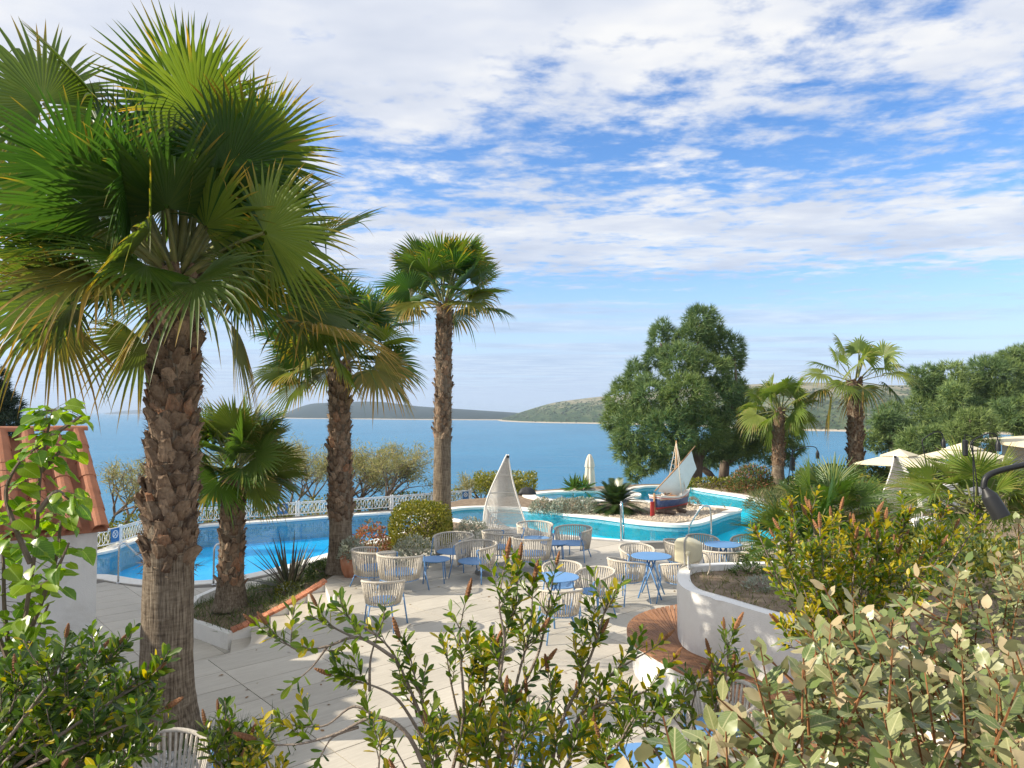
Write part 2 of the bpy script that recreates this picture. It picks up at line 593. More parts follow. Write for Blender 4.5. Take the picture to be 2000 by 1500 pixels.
M['water_lagoon'] = water_mat('lagoon_water', (.62, .98, 1.0), .09, 2.2)
M['water_pool'] = water_mat('pool_water', (.58, .95, 1.0), .10, 2.5)
M['basin_lagoon'] = basin_mat('lagoon_lining', (.004, .74, .97), (.015, .82, 1.0))
M['basin_pool'] = basin_mat('pool_lining', (.006, .52, .97), (.02, .62, 1.0))

# ---- sea
m, h = new_mat('sea_water')
co = h.n('ShaderNodeNewGeometry').outputs['Position']
mp = h.n('ShaderNodeMapping', {'Vector': co, 'Scale': (.5, 1.0, 1)}).outputs[0]
n1 = h.noise(mp, .38, 6, .66, .5)
n2 = h.noise(co, .02, 3, .5)
n3 = h.noise(mp, .09, 3, .5)
hh = h.m('ADD', h.m('MULTIPLY', n1, .6), h.m('MULTIPLY', n3, 1.1))
bp = h.n('ShaderNodeBump', {'Height': hh, 'Strength': .9, 'Distance': 1.4}).outputs[0]
c = h.mix(h.ramp(n2, [(.35, 0.), (.65, 1.)]), (.012, .155, .30), (.018, .18, .335))
b = h.n('ShaderNodeBsdfPrincipled', {'Base Color': c, 'Roughness': .27, 'Specular IOR Level': .31, 'IOR': 1.33, 'Normal': bp})
h.link(b.outputs[0], h.n('ShaderNodeOutputMaterial').inputs[0])
M['sea'] = m
xs = np.concatenate([-np.geomspace(14000, 30, 26), np.linspace(-20, 20, 5), np.geomspace(30, 14000, 26)])
ys = np.concatenate([[-60, -20, 20, 50], np.geomspace(80, 16000, 30)])
XX, YY = np.meshgrid(xs, ys)
V = np.stack([XX, YY, np.full_like(XX, SEA)], -1).reshape(-1, 3)
nx = len(xs)
F = np.array([[j * nx + i, j * nx + i + 1, (j + 1) * nx + i + 1, (j + 1) * nx + i] for j in range(len(ys) - 1) for i in range(nx - 1)])
tag(mesh_obj('sea', V, F, M['sea']), kind='structure')

# ---- ground: one sheet falling to the shore
m, h = new_mat('ground_earth')
co = h.n('ShaderNodeNewGeometry').outputs['Position']
f = h.noise(co, .5, 6, .65)
c = h.ramp(f, [(.35, (.045, .06, .022)), (.5, (.10, .10, .045)), (.66, (.21, .17, .11))])
b = h.n('ShaderNodeBsdfPrincipled', {'Base Color': c, 'Roughness': .95})
h.link(h.n('ShaderNodeBump', {'Height': h.noise(co, 4, 5, .7), 'Strength': .8, 'Distance': .1}).outputs[0], b.inputs['Normal'])
h.link(b.outputs[0], h.n('ShaderNodeOutputMaterial').inputs[0])
M['ground'] = m


def ground_z(x, y):
    x, y = np.asarray(x, float), np.asarray(y, float)
    rise = np.clip((x - 14) / 14, 0, 1) * 2.6
    base = -2.7 + rise + np.clip((x - 30) / 60, 0, 1) * 5
    edge = 35.5 + np.clip(x - 8, 0, 40) * .55 + np.clip(-x - 6, 0, 40) * .0
    t = np.clip((y - edge) / 40, 0, 1)
    return base + (SEA - 2.0 - base) * (t * t * (3 - 2 * t)) * 1.0


gx = np.linspace(-120, 130, 126)
gy = np.linspace(-40, 150, 96)
XX, YY = np.meshgrid(gx, gy)
ZZ = ground_z(XX, YY) + .12 * np.sin(XX * .9 + np.cos(YY * .7) * 2) * np.cos(YY * .8)
V = np.stack([XX, YY, ZZ], -1).reshape(-1, 3)
nx = len(gx)
F = np.array([[j * nx + i, j * nx + i + 1, (j + 1) * nx + i + 1, (j + 1) * nx + i] for j in range(len(gy) - 1) for i in range(nx - 1)])
tag(mesh_obj('ground', V, F, M['ground'], smooth=True), kind='structure')

# ---- hills over the water


def hill_mat(name, lo, mid, hi, scale, rock=.0):
    m, h = new_mat(name)
    co = h.n('ShaderNodeNewGeometry').outputs['Position']
    mp = h.n('ShaderNodeMapping', {'Vector': co, 'Scale': (1, .35, 2.2)}).outputs[0]
    f = h.noise(mp, scale, 6, .7)
    f2 = h.noise(mp, scale * .12, 3, .5)
    hz = h.n('ShaderNodeSeparateXYZ', {0: co}).outputs[2]
    hf = h.n('ShaderNodeMapRange', {0: hz, 1: SEA + 6, 2: SEA + 50, 3: -.10, 4: .13}).outputs[0]
    v = h.m('ADD', h.m('ADD', h.m('MULTIPLY', f, .75), h.m('MULTIPLY', f2, .25)), h.m('MULTIPLY', hf, rock))
    c = h.ramp(v, [(.40, lo), (.52, mid), (.64, hi)])
    sh = h.n('ShaderNodeMapRange', {0: hz, 1: SEA + 1.2, 2: SEA + 2.4}).outputs[0]
    c = h.mix(sh, (.42, .36, .28), c)
    b = h.n('ShaderNodeBsdfPrincipled', {'Base Color': c, 'Roughness': .95, 'Specular IOR Level': .1})
    h.link(h.n('ShaderNodeBump', {'Height': f, 'Strength': .9, 'Distance': 3}).outputs[0], b.inputs['Normal'])
    h.link(b.outputs[0], h.n('ShaderNodeOutputMaterial').inputs[0])
    return m


def make_hill(name, cols, mat, back=380, nv=14, seed=1, amp=2.0):
    """cols: (px, shore_py, ridge_py); ridge lies `back` metres behind the shore"""
    r_ = np.random.default_rng(seed)
    pxs = np.array([c[0] for c in cols], float)
    n = max(40, int((pxs[-1] - pxs[0]) / 5))
    P = np.linspace(pxs[0], pxs[-1], n)
    sh = np.interp(P, pxs, [c[1] for c in cols])
    ri = np.interp(P, pxs, [c[2] for c in cols])
    ker = np.ones(9) / 9
    ri = np.convolve(np.pad(ri, 4, mode='edge'), ker, 'valid')
    V = []
    ph = r_.uniform(0, 6, 8)
    for i in range(n):
        s_ = G(P[i], sh[i], SEA)
        top = D(P[i], ri[i], s_.y + back)
        rise = top.z - SEA
        dx, dy = top.x - s_.x, top.y - s_.y
        for j in range(nv * 2):
            t = j / nv
            if t <= 1:
                z = SEA - 1 + (rise + 1) * (t ** .72)
            else:
                z = SEA - 1 + (rise + 1) * max(0, 1 - (t - 1)) ** .8
            k = amp * math.sin(math.pi * min(t, 1.0)) * (math.sin(P[i] * .021 + t * 3 + ph[0]) + math.sin(P[i] * .05 - t * 5 + ph[1]) * .6)
            V.append((s_.x + dx * t, s_.y + dy * t, z + k * (rise / 40 + .15)))
    m_ = nv * 2
    F = np.array([[i * m_ + j, (i + 1) * m_ + j, (i + 1) * m_ + j + 1, i * m_ + j + 1] for i in range(n - 1) for j in range(m_ - 1)])
    o = mesh_obj(name, V, F, mat, smooth=True)
    o['kind'] = 'structure'
    return np.array(V).reshape(n, m_, 3)


M['hill_near'] = hill_mat('hill_scrub', (.035, .06, .022), (.08, .105, .042), (.26, .235, .16), .055, 1.0)
M['hill_far'] = hill_mat('hill_wood', (.010, .022, .016), (.016, .028, .019), (.03, .04, .026), .03, .3)
HN = make_hill('hill', [(962, 823, 822), (985, 823.5, 816), (1020, 825, 804), (1080, 826.5, 786), (1150, 827.5, 777), (1230, 829, 769), (1320, 832, 760),
                        (1440, 837, 752), (1560, 841.5, 746), (1650, 843, 749), (1760, 845, 753), (1900, 848, 745), (2200, 852, 735), (2600, 860, 760)],
               M['hill_near'], 330, seed=3)
HF = make_hill('hill', [(535, 817, 817), (565, 817.5, 804), (600, 818, 788), (660, 818.5, 786), (720, 819, 783.5), (760, 819.5, 786), (800, 820, 792), (850, 820.5, 796),
                        (900, 820.7, 799), (960, 821, 803), (1010, 821, 806), (1080, 821, 812)],
               M['hill_far'], 900, seed=5, amp=1.0)
make_hill('hill', [(-60, 809, 797), (20, 808.5, 796.5), (60, 808, 801), (100, 808, 806)], M['hill_far'], 1500, seed=8, amp=.3)
make_hill('hill', [(205, 809, 807.5), (222, 809.3, 804.5), (250, 809, 801.2), (300, 808.5, 799.2), (350, 808.5, 802), (390, 808.5, 806)], M['hill_far'], 1500, seed=9, amp=.3)

# scrub on the near hill: bushes standing on the slope, nobody could count them
M['scrub'] = leaf_mat('scrub_leaf', [(.030, .05, .018), (.05, .072, .026), (.075, .09, .04)], trans=.1, rough=.9)
ico_v = np.array([(0, 0, 1), (.89, 0, .45), (.28, .85, .45), (-.72, .53, .45), (-.72, -.53, .45), (.28, -.85, .45),
                  (.72, .53, -.45), (-.28, .85, -.45), (-.89, 0, -.45), (-.28, -.85, -.45), (.72, -.53, -.45)])
ico_f = np.array([(0, 1, 2), (0, 2, 3), (0, 3, 4), (0, 4, 5), (0, 5, 1), (1, 6, 2), (2, 6, 7), (2, 7, 3), (3, 7, 8), (3, 8, 4), (4, 8, 9), (4, 9, 5),
                  (5, 9, 10), (5, 10, 1), (1, 10, 6)])


def blobs(name, P, S, mat, kind=None, parent=None, jag=.35, sq=.8):
    n = len(P)
    k = len(ico_v)
    T = ico_v[None] * (1 + rng.uniform(-jag, jag, (n, k, 1)))
    T = T * np.asarray(S)[:, None, None] * np.array([1, 1, sq])
    V = (T + np.asarray(P)[:, None, :]).reshape(-1, 3)
    F = (ico_f[None] + (np.arange(n) * k)[:, None, None]).reshape(-1, 3)
    return mesh_obj(name, V, F, mat, kind=kind, parent=parent)


nI, nJ = HN.shape[0] - 1, 13
ii = rng.integers(0, nI, 9000)
jj = np.minimum((rng.uniform(0, 1, 9000) ** 1.5 * nJ).astype(int), nJ - 1)
fu, fv = rng.uniform(0, 1, (9000, 1)), rng.uniform(0, 1, (9000, 1))
Pb = HN[ii, jj] * (1 - fu) * (1 - fv) + HN[ii + 1, jj] * fu * (1 - fv) + HN[ii, jj + 1] * (1 - fu) * fv + HN[ii + 1, jj + 1] * fu * fv
keep = (np.sin(Pb[:, 0] * .03 + Pb[:, 1] * .017) + rng.normal(0, .8, 9000) - jj * .07) > -.4
Pb = Pb[keep & (Pb[:, 2] > SEA + 1.5)]
Sb = rng.uniform(.7, 2.0, len(Pb)) * (1 + .8 * (rng.uniform(size=len(Pb)) > .93))
blobs('hill_scrub', Pb + np.array([0, 0, .5]), Sb, M['scrub'], 'stuff')

# ---- upper level: terrace, lagoon surround and garden
edge_px = [(120, 1371), (200, 1347), (365, 1300), (533, 1248), (604, 1209), (627, 1196), (641, 1181), (645, 1168), (640, 1153), (634, 1135)]
EDGE = [Vector((p.x, p.y, 0)) for p in spline([G(x, y) for x, y in edge_px], 5)]
back_px = [(650, 1114), (690, 1092), (750, 1062), (800, 1032), (845, 1008), (862, 985), (900, 974), (960, 970), (1005, 968), (1045, 957), (1110, 951.5),
           (1180, 948), (1250, 944.5), (1340, 943)]
U_OUT = [Vector((-7.2, -8, 0)), Vector((-8.6, 3, 0))] + EDGE + [G(x, y) for x, y in back_px] + [Vector((12, 36.5, 0)), Vector((20, 38, 0)), Vector((34, 46, 0)), Vector((62, 58, 0)), Vector((62, -8, 0))]

lag_px = [(868, 1000), (880, 1011), (945, 1021), (1010, 1031), (1080, 1042), (1150, 1049), (1230, 1055), (1310, 1059.5), (1400, 1060.5), (1470, 1058),
          (1525, 1050), (1560, 1032), (1556, 1008), (1525, 991), (1490, 979), (1440, 967), (1400, 961), (1370, 956), (1341, 950.5), (1300, 949), (1262, 949.5),
          (1240, 954), (1225, 962), (1236, 973), (1262, 977.5), (1300, 980), (1346, 983), (1377, 986.5), (1417, 989), (1440, 992), (1446, 996), (1420, 1003), (1395, 1012),
          (1368, 1021), (1325, 1025), (1250, 1020), (1175, 1010), (1100, 1002.5), (1035, 994.5), (990, 991), (945, 990), (905, 991.5), (880, 995)]
LAG = [Vector((p.x, p.y, 0)) for p in spline([G(x, y) for x, y in lag_px], 5, True)]
rnd_px = [(1045, 966), (1052, 971), (1085, 976), (1130, 977), (1180, 975), (1218, 970), (1228, 964), (1205, 960), (1160, 959), (1110, 960), (1070, 962)]
RND = [Vector((p.x, p.y, 0)) for p in spline([G(x, y) for x, y in rnd_px], 5, True)]

mb = MB()
mb.prism(U_OUT, -2.4, -.030, 0, holes=[LAG, RND], mside=1)
up_o = mb.build('terrace', [M['soil'], M['white']])
tag(up_o, kind='structure')


def ring_strip(poly, wdt, z0, z1, m=0, inner=0.0, mbx=None):
    """coping around a closed plan polygon: from `inner` inside the edge to wdt outside"""
    ccw = poly_area([(p.x, p.y) for p in poly]) > 0
    a = offset2(poly, (inner if ccw else -inner), True)
    b = offset2(poly, (-wdt if ccw else wdt), True)
    k = len(poly)
    V = [(p.x, p.y, z1) for p in a] + [(p.x, p.y, z1) for p in b] + [(p.x, p.y, z0) for p in a] + [(p.x, p.y, z0) for p in b]
    F = []
    for i in range(k):
        j = (i + 1) % k
        F += [(i, k + i, k + j, j), (2 * k + i, i, j, 2 * k + j), (k + i, 3 * k + i, 3 * k + j, k + j), (3 * k + i, 2 * k + i, 2 * k + j, 3 * k + j)]
    (mbx or MB()).add(V, F, m)


def pool(name, poly, zc, zw, depth, mwater, mbasin, cop_w, cop_h=.05):
    mb = MB()
    n = len(poly)
    ccw = poly_area([(p.x, p.y) for p in poly]) > 0
    P = poly if ccw else poly[::-1]
    tris = tessellate_polygon([[Vector((p.x, p.y, 0)) for p in P]])
    zb = zw - depth
    V = [(p.x, p.y, zb) for p in P] + [(p.x, p.y, zc) for p in P]
    F = []
    for t in tris:
        a, b_, c_ = (P[i] for i in t)
        F.append(tuple(t) if (b_ - a).cross(c_ - a).z > 0 else tuple(t[::-1]))
    F += [(n + i, n + (i + 1) % n, (i + 1) % n, i) for i in range(n)]
    mb.add(V, F)
    b = mb.build(name + '_basin', mbasin)
    tag(b, kind='structure')
    mbw = MB()
    mbw.add([(p.x, p.y, zw) for p in P], F[:len(tris)])
    tag(mbw.build(name + '_water', mwater), kind='structure')
    mc = MB()
    ring_strip(P, cop_w, zc - .06, zc + cop_h, 0, .04, mc)
    tag(mc.build(name + '_coping', M['coping'], auto=R(40)), kind='structure')


pool('lagoon', LAG, -.02, -.10, .50, M['water_lagoon'], M['basin_lagoon'], .36, .02)
pool('round_pool', RND, -.02, -.06, .35, M['water_lagoon'], M['basin_lagoon'], .5, .03)

# gravel bed on the lagoon's island
M['gravel'] = pmat('gravel', (.30, .24, .17), .95, .5, 22, 1.0, 40, col2=(.66, .58, .47))
gr_px = [(1150, 1003), (1195, 1010), (1250, 1015.5), (1320, 1020), (1362, 1016), (1385, 1008), (1410, 1000), (1400, 993), (1365, 988), (1320, 985), (1262, 982), (1200, 990)]
GRV = [G(x, y) for x, y in gr_px]
mb = MB()
mb.prism(GRV, -.03, .006)
tag(mb.build('gravel_bed', M['gravel']), kind='structure')
nb = 2600
bx0, bx1 = min(p.x for p in GRV), max(p.x for p in GRV)
by0, by1 = min(p.y for p in GRV), max(p.y for p in GRV)
X_, Y_ = rng.uniform(bx0, bx1, nb), rng.uniform(by0, by1, nb)
k_ = inside([(p.x, p.y) for p in GRV], X_, Y_)
blobs('gravel', np.stack([X_, Y_, np.full(nb, .015)], -1)[k_], rng.uniform(.018, .045, nb)[k_], M['pebble'], 'stuff', sq=.6)

# ---- pool level
pool_px = [(60, 1105), (120, 1128), (205, 1129), (270, 1139), (335, 1143), (420, 1139), (490, 1127), (560, 1110), (635, 1088), (700, 1068), (760, 1050), (815, 1030), (822, 1012),
           (800, 1004), (765, 1005), (700, 1009), (647, 1013), (547, 1021), (437, 1028), (367, 1035), (300, 1051), (245, 1068), (217, 1080), (150, 1092), (90, 1097)]
zw_pool = ZP - .10
POOL = [Vector((p.x, p.y, 0)) for p in spline([G(x, y, zw_pool) for x, y in pool_px], 5, True)]
far_px = [(40, 1085), (150, 1076), (217, 1066), (300, 1040), (367, 1023), (437, 1016), (547, 1009.5), (647, 1001.5), (765, 993), (860, 985), (925, 980)]
P_OUT = [G(x, y, ZP) for x, y in far_px]
P_OUT = P_OUT + [Vector((-1.5, 33.2, 0)), Vector((-1.5, 24, 0)), Vector((-2.2, 17, 0)), Vector((-3.0, 13.8, 0)), Vector((-3.4, 10.5, 0)), Vector((-5, 7, 0)), Vector((-24, 5, 0)), Vector((-24, 20, 0))]
mb = MB()
mb.prism(P_OUT, -2.45, ZP - .030, 0, holes=[POOL], mside=1)
tag(mb.build('pool_deck', [M['joint'], M['white']]), kind='structure')
pool('swimming_pool', POOL, ZP - .02, zw_pool, .75, M['water_pool'], M['basin_pool'], .42, .015)

# ---- paving tiles, each its own piece
TU, TV = Vector((math.cos(PAV_ANG), math.sin(PAV_ANG), 0)), Vector((-math.sin(PAV_ANG), math.cos(PAV_ANG), 0))
TL, TW, GAP = 1.2, .6, .011


def pave(parent, region, z, thick, ou, ov, holes=(), limit=300, stuff_name='paving'):
    reg = [(p.x, p.y) for p in region]
    us = [p.x * TU.x + p.y * TU.y for p in region]
    vs_ = [p.x * TV.x + p.y * TV.y for p in region]
    cells = []
    for i in range(math.floor((min(us) - ou) / TL), math.ceil((max(us) - ou) / TL)):
        for j in range(math.floor((min(vs_) - ov) / TW), math.ceil((max(vs_) - ov) / TW)):
            a, b_ = ou + i * TL + GAP / 2, ov + j * TW + GAP / 2
            q4 = [TU * u_ + TV * v_ for u_, v_ in ((a, b_), (a + TL - GAP, b_), (a + TL - GAP, b_ + TW - GAP), (a, b_ + TW - GAP))]
            pl = clip_convex(reg, [(p.x, p.y) for p in q4])
            if len(pl) < 3 or abs(poly_area(pl)) < .004: continue
            cx, cy = sum(p[0] for p in pl) / len(pl), sum(p[1] for p in pl) / len(pl)
            x_, y_, d_ = proj([(cx, cy, z)])
            vis = d_[0] > 1 and -150 < x_[0] < 2150 and 800 < y_[0] < 1600
            cells.append((d_[0] if vis else 1000 + abs(d_[0]), pl))
    cells.sort(key=lambda c: c[0])
    rest = MB()
    for n, (d_, pl) in enumerate(cells):
        if poly_area(pl) < 0: pl = pl[::-1]
        dz = random.uniform(-.0012, .0012)
        if n < limit and d_ < 1000:
            MB().prism(pl, z - thick, z + dz).build('paving_tile', M['paving'], parent)
        else:
            rest.prism(pl, z - thick, z + dz)
    if rest.v:
        rest.build(stuff_name, M['paving'], parent, kind='stuff')


ter_front = [(1030, 1030), (1080, 1044), (1150, 1051.5), (1230, 1058), (1310, 1062.5), (1400, 1063.5), (1470, 1061), (1540, 1052)]
T_REG = [Vector((-7.0, -3, 0)), Vector((-7.6, 3, 0))] + EDGE + [G(x, y) for x, y in [(655, 1121), (690, 1108), (735, 1085), (790, 1066), (850, 1046), (900, 1036), (950, 1034), (990, 1034)]] \
    + [G(x, y) for x, y in ter_front] + [Vector((7.2, 17.5, 0)), Vector((7.0, 11.2, 0)), Vector((3.0, 10.2, 0)), Vector((2.5, 8.8, 0)), Vector((4.2, 6.0, 0)), Vector((4.2, 3.1, 0)), Vector((4.2, -3, 0))]
# rows are set so that a joint runs through the crossings seen in the photograph
a0 = G(437, 1311)
pave(up_o, T_REG, 0.0, .028, a0.x * TU.x + a0.y * TU.y, a0.x * TV.x + a0.y * TV.y, limit=300)
deck_o = bpy.data.objects['pool_deck']
TP = [G(x, y, ZP) for x, y in [(60, 1165), (205, 1137), (270, 1147), (335, 1151), (420, 1147), (492, 1134), (562, 1117), (620, 1100)]] + [Vector((-4.4, 13.9, 0)), Vector((-5.2, 9.4, 0)), Vector((-9, 8.2, 0)), Vector((-14, 9, 0))]
c0 = G(440, 1277, ZP)
pave(deck_o, TP, ZP, .028, c0.x * TU.x + c0.y * TU.y, c0.x * TV.x + c0.y * TV.y, limit=200)

# pebble channel along the lagoon front and the grate by the pool
for (reg, zc) in (([(1150, 1051.5), (1230, 1058), (1310, 1062.5), (1330, 1063), (1330, 1066), (1240, 1061.5), (1150, 1054.5)], 0),):
    mb = MB()
    mb.prism([G(x, y) for x, y in reg], 0.001, .005)
    tag(mb.build('drain_grate', M['concrete']), 'grey perforated drain strip along the front of the turquoise lagoon', 'drain')

# ---- steps between terrace and pool level
EC = EDGE[10:]                      # the curved part, from lower left to the brick wall
st_o = tag(bpy.data.objects.new('terrace_steps', None), kind='structure')
link(st_o)
RUN, RISE = .34, 1.0 / 6
prev = [p.copy() for p in EC]
fac = [min(1, i / 14) for i in range(len(EC))]
for k in range(1, 6):
    nxt = []
    for i, p in enumerate(EC):
        nrm = offset2(EC, 1.0)[i] - p
        nxt.append(p + nrm * RUN * k * (.35 + .65 * fac[i]))
    MB().prism([p for p in prev] + [p for p in nxt[::-1]], ZP - .05, -RISE * k).build('step', M['paving'], st_o)
    prev = nxt
# white face of the terrace edge is the slab itself

# ---- brick-capped slope wall
bw_top, bw_low = G(636, 1131, .05), D(452, 1228, 13.55)
bw = thing('brick_capped_wall', 'low white wall with a sloping red brick cap beside the curved steps', 'wall', tuple(bw_top))
dv = Vector((bw_low.x - bw_top.x, bw_low.y - bw_top.y, 0))
L_ = dv.length
du = dv / L_
dn = Vector((-du.y, du.x, 0))
dz_ = (bw_low.z - bw_top.z)


def wall_pt(t, s_, dz):
    sag = -.10 * math.sin(math.pi * t) * 0.6
    return bw_top + dv * t + dn * s_ + Vector((0, 0, dz_ * t + sag + dz))


mb = MB()
nseg = 12
V, F = [], []
for i in range(nseg + 1):
    t = i / nseg
    for s_ in (-.09, .09):
        p = wall_pt(t, s_, -.055)
        V += [tuple(p), (p.x, p.y, ZP - .05)]
for i in range(nseg):
    a = i * 4
    F += [(a, a + 2, a + 6, a + 4), (a, a + 4, a + 5, a + 1), (a + 2, a + 3, a + 7, a + 6)]
F += [(0, 1, 3, 2), (nseg * 4, nseg * 4 + 2, nseg * 4 + 3, nseg * 4 + 1)]
mb.add(V, F)
mb.build('wall_body', M['white'], bw, world=True)
NB = 19
for i in range(NB):
    t0, t1 = (i + .04) / NB, (i + .96) / NB
    P = [wall_pt(t, s_, z) + Vector((0, 0, random.uniform(-.004, .004))) for z in (-.055, .0) for t, s_ in ((t0, -.115), (t1, -.115), (t1, .115), (t0, .115))]
    b_ = MB().add(P, [(3, 2, 1, 0), (4, 5, 6, 7), (0, 1, 5, 4), (1, 2, 6, 5), (2, 3, 7, 6), (3, 0, 4, 7)])
    b_.build('brick', M['brick'], bw, world=True, bevel=.006)

# ---- planted bank with its low white kerb wall
lw_px = [(362, 1206), (380, 1212), (400, 1218), (425, 1227), (452, 1236)]
LW = [Vector((p.x, p.y, 0)) for p in spline([G(x, y, -.70) for x, y in lw_px], 4)]
LW = [G(430, 1166, -.95), G(385, 1178, -.85), G(364, 1192, -.75)] + LW
lw = thing('kerb_wall', 'low curved white kerb wall holding the planted bank by the small palm', 'wall', tuple(LW[0]))
mb = MB()
mb.prism(offset2(LW, .07) + offset2(LW, -.07)[::-1], ZP - .04, -.70)
mb.build('wall_body', M['white'], lw, world=True)

bank_pts = [(p.x, p.y, -.76) for p in LW[3:]] + [tuple(G(430, 1168, -.95)), tuple(G(385, 1180, -.86)), tuple(G(364, 1194, -.78)), tuple(G(500, 1148, -.93)), tuple(G(560, 1126, -.90)), tuple(G(615, 1108, -.85)),
            tuple(G(655, 1098, -.35)), tuple(G(660, 1112, -.02)), tuple(G(640, 1128, -.02)), tuple(G(690, 1086, -.3)), tuple(G(735, 1060, -.6))] \
    + [tuple(wall_pt(t, .1 if dn.y > 0 else -.1, -.09)) for t in np.linspace(0, 1, 8)] + [tuple(G(450, 1190, -.62)), tuple(G(520, 1165, -.55)), tuple(G(580, 1140, -.40))]
r2 = delaunay_2d_cdt([Vector((p[0], p[1])) for p in bank_pts], [], [], 0, 1e-4)
zs = [bank_pts[o[0]][2] for o in r2[3]]
bank = mesh_obj('planted_bank', [(v.x, v.y, z) for v, z in zip(r2[0], zs)], [tuple(f) for f in r2[2]], M['soil'], smooth=True, kind='structure')
# ================================================================== HOUSE
dE = 10.15
E_ = D(210, 1029, dE)
Rr = D(155, 847, 11.3)
ru = Vector((-math.cos(R(42)), -math.sin(R(42)), 0))
su = Vector((math.sin(R(42)), -math.cos(R(42)), 0))


def cover_mesh(r0, r1, L, n=8, th=.024, name='roof_tile'):
    V, F = [], []
    for s_, rad in ((0, r1), (L, r0)):
        for off in (0, -th):
            for j in range(n + 1):
                a = math.pi * j / n
                V.append((math.cos(a) * (rad + off), s_, math.sin(a) * (rad + off) * .82))
    k = n + 1
    for j in range(n):
        F.append((j, j + 1, 2 * k + j + 1, 2 * k + j))
        F.append((k + j + 1, k + j, 3 * k + j, 3 * k + j + 1))
        F.append((2 * k + j, 2 * k + j + 1, 3 * k + j + 1, 3 * k + j))
        F.append((j + 1, j, k + j, k + j + 1))
    F.append((0, 2 * k, 3 * k, k)); F.append((n, k + n, 3 * k + n, 2 * k + n))
    return new_mesh(name, V, F, M['tile_roof'], smooth=False)


def tiled_slope(parent, ridge, r_, s_, slope, L, ncol, pitch, ncourse, rad=.118, ridge_caps=True):
    """ridge: top corner at the verge; r_ along the ridge, s_ down the slope (plan), L plan length"""
    org = Vector(parent.location)
    dwn = (s_ * math.cos(slope) - Vector((0, 0, math.sin(slope)))).normalized()
    nrm = r_.cross(dwn)
    if nrm.z < 0: nrm = -nrm
    SL = L / math.cos(slope)
    clen = SL / ncourse
    me = cover_mesh(rad, rad * .86, clen * 1.12)
    x_ax = dwn.cross(nrm)
    for c in range(ncol):
        for q_ in range(ncourse):
            o = bpy.data.objects.new('roof_tile', me)
            link(o, parent)
            p = ridge + r_ * (c * pitch + rad * .9) + dwn * (q_ * clen + .02) + nrm * (.052 + random.uniform(-.004, .004)) - org
            tilt = Matrix.Rotation(-.035 + random.uniform(-.008, .008), 4, 'X') @ Matrix.Rotation(random.uniform(-.012, .012), 4, 'Z')
            B = Matrix((x_ax, dwn, nrm)).transposed().to_4x4()
            o.matrix_local = Matrix.Translation(p) @ B @ tilt
    # channels between the covers and the deck below
    mb = MB()
    nrow = ncol * 12
    for i in range(nrow + 1):
        pass
    V, F = [], []
    steps = ncol * 8
    W = ncol * pitch
    for e in (0, 1):
        for i in range(steps + 1):
            u = W * i / steps
            ph = (u - rad * .9) / pitch * 2 * math.pi
            z = .004 + .030 * math.cos(ph)
            V.append(ridge + r_ * u + dwn * (SL * e + (.0 if e == 0 else .06)) + nrm * z)
        for i in range(steps + 1):
            V.append(ridge + r_ * (W * i / steps) + dwn * (SL * e) + nrm * -.09)
    k = steps + 1
    for i in range(steps):
        F += [(i, i + 1, 2 * k + i + 1, 2 * k + i), (2 * k + i, 2 * k + i + 1, 3 * k + i + 1, 3 * k + i), (k + i + 1, k + i, 3 * k + i, 3 * k + i + 1)]
    F += [(0, 2 * k, 3 * k, k), (steps, k + steps, 3 * k + steps, 2 * k + steps)]
    mb.add(V, F)
    mb.build('roof_channel', M['tile_roof'], parent, world=True, smooth=True, auto=R(50))
    if ridge_caps:
        rme = cover_mesh(.10, .09, .44)
        n = int(W / .38) + 1
        for i in range(n):
            o = bpy.data.objects.new('ridge_tile', rme)
            link(o, parent)
            B = Matrix((Vector((-r_.y, r_.x, 0)), r_, Vector((0, 0, 1)))).transposed().to_4x4()
            o.matrix_local = Matrix.Translation(ridge + r_ * (i * .38 - .04) + Vector((0, 0, .05)) - org) @ B


house = thing('house', 'low white house with a red barrel-tiled roof at the edge of the terrace', 'house', (E_.x, E_.y, ZP))
drop = Rr.z - E_.z
Lp_ = abs((Rr - E_).dot(su))
slope = math.atan2(drop, Lp_)
ridge0 = E_ - su * Lp_ + Vector((0, 0, drop))
tiled_slope(house, ridge0, ru, su, slope, Lp_, 10, .33, 6)
tiled_slope(house, ridge0, ru, -su, slope, Lp_, 10, .33, 6, ridge_caps=False)
mb = MB()
ov = .10
c1 = E_ - su * ov + ru * ov
WL = 3.1
pts = []
for uu in (0, WL):
    b0 = c1 + ru * uu
    b1 = b0 - su * (2 * Lp_ - 2 * ov)
    md = b0 - su * (Lp_ - ov)
    ez = E_.z - .09 + ov * math.tan(slope) - .03
    pts.append([(b0.x, b0.y, ZP - .1), (b0.x, b0.y, ez), (md.x, md.y, Rr.z - .16), (b1.x, b1.y, ez), (b1.x, b1.y, ZP - .1)])
V = pts[0] + pts[1]
mb.add(V, [(0, 1, 2, 3, 4), (9, 8, 7, 6, 5), (0, 5, 6, 1), (1, 6, 7, 2), (2, 7, 8, 3), (3, 8, 9, 4), (4, 9, 5, 0)])
mb.build('wall', M['white'], house, world=True)
# unseen wing added left of the frame so its scalloped eave shades the terrace
wing = thing('shade_wing', 'unseen tile-roofed wing added to shade the terrace', 'house', (-9.6, 6.6, ZP))
er = Vector((0, -1, 0))
tiled_slope(wing, Vector((-9.5, 9.5, 4.25)), er, Vector((1, 0, 0)), math.atan2(.95, 1.9), 1.9, 15, .38, 5, rad=.15)
MB().box((-9.9, 6.6, 1.4), (3.6, 5.4, 4.6)).build('wall', M['white'], wing, world=True)

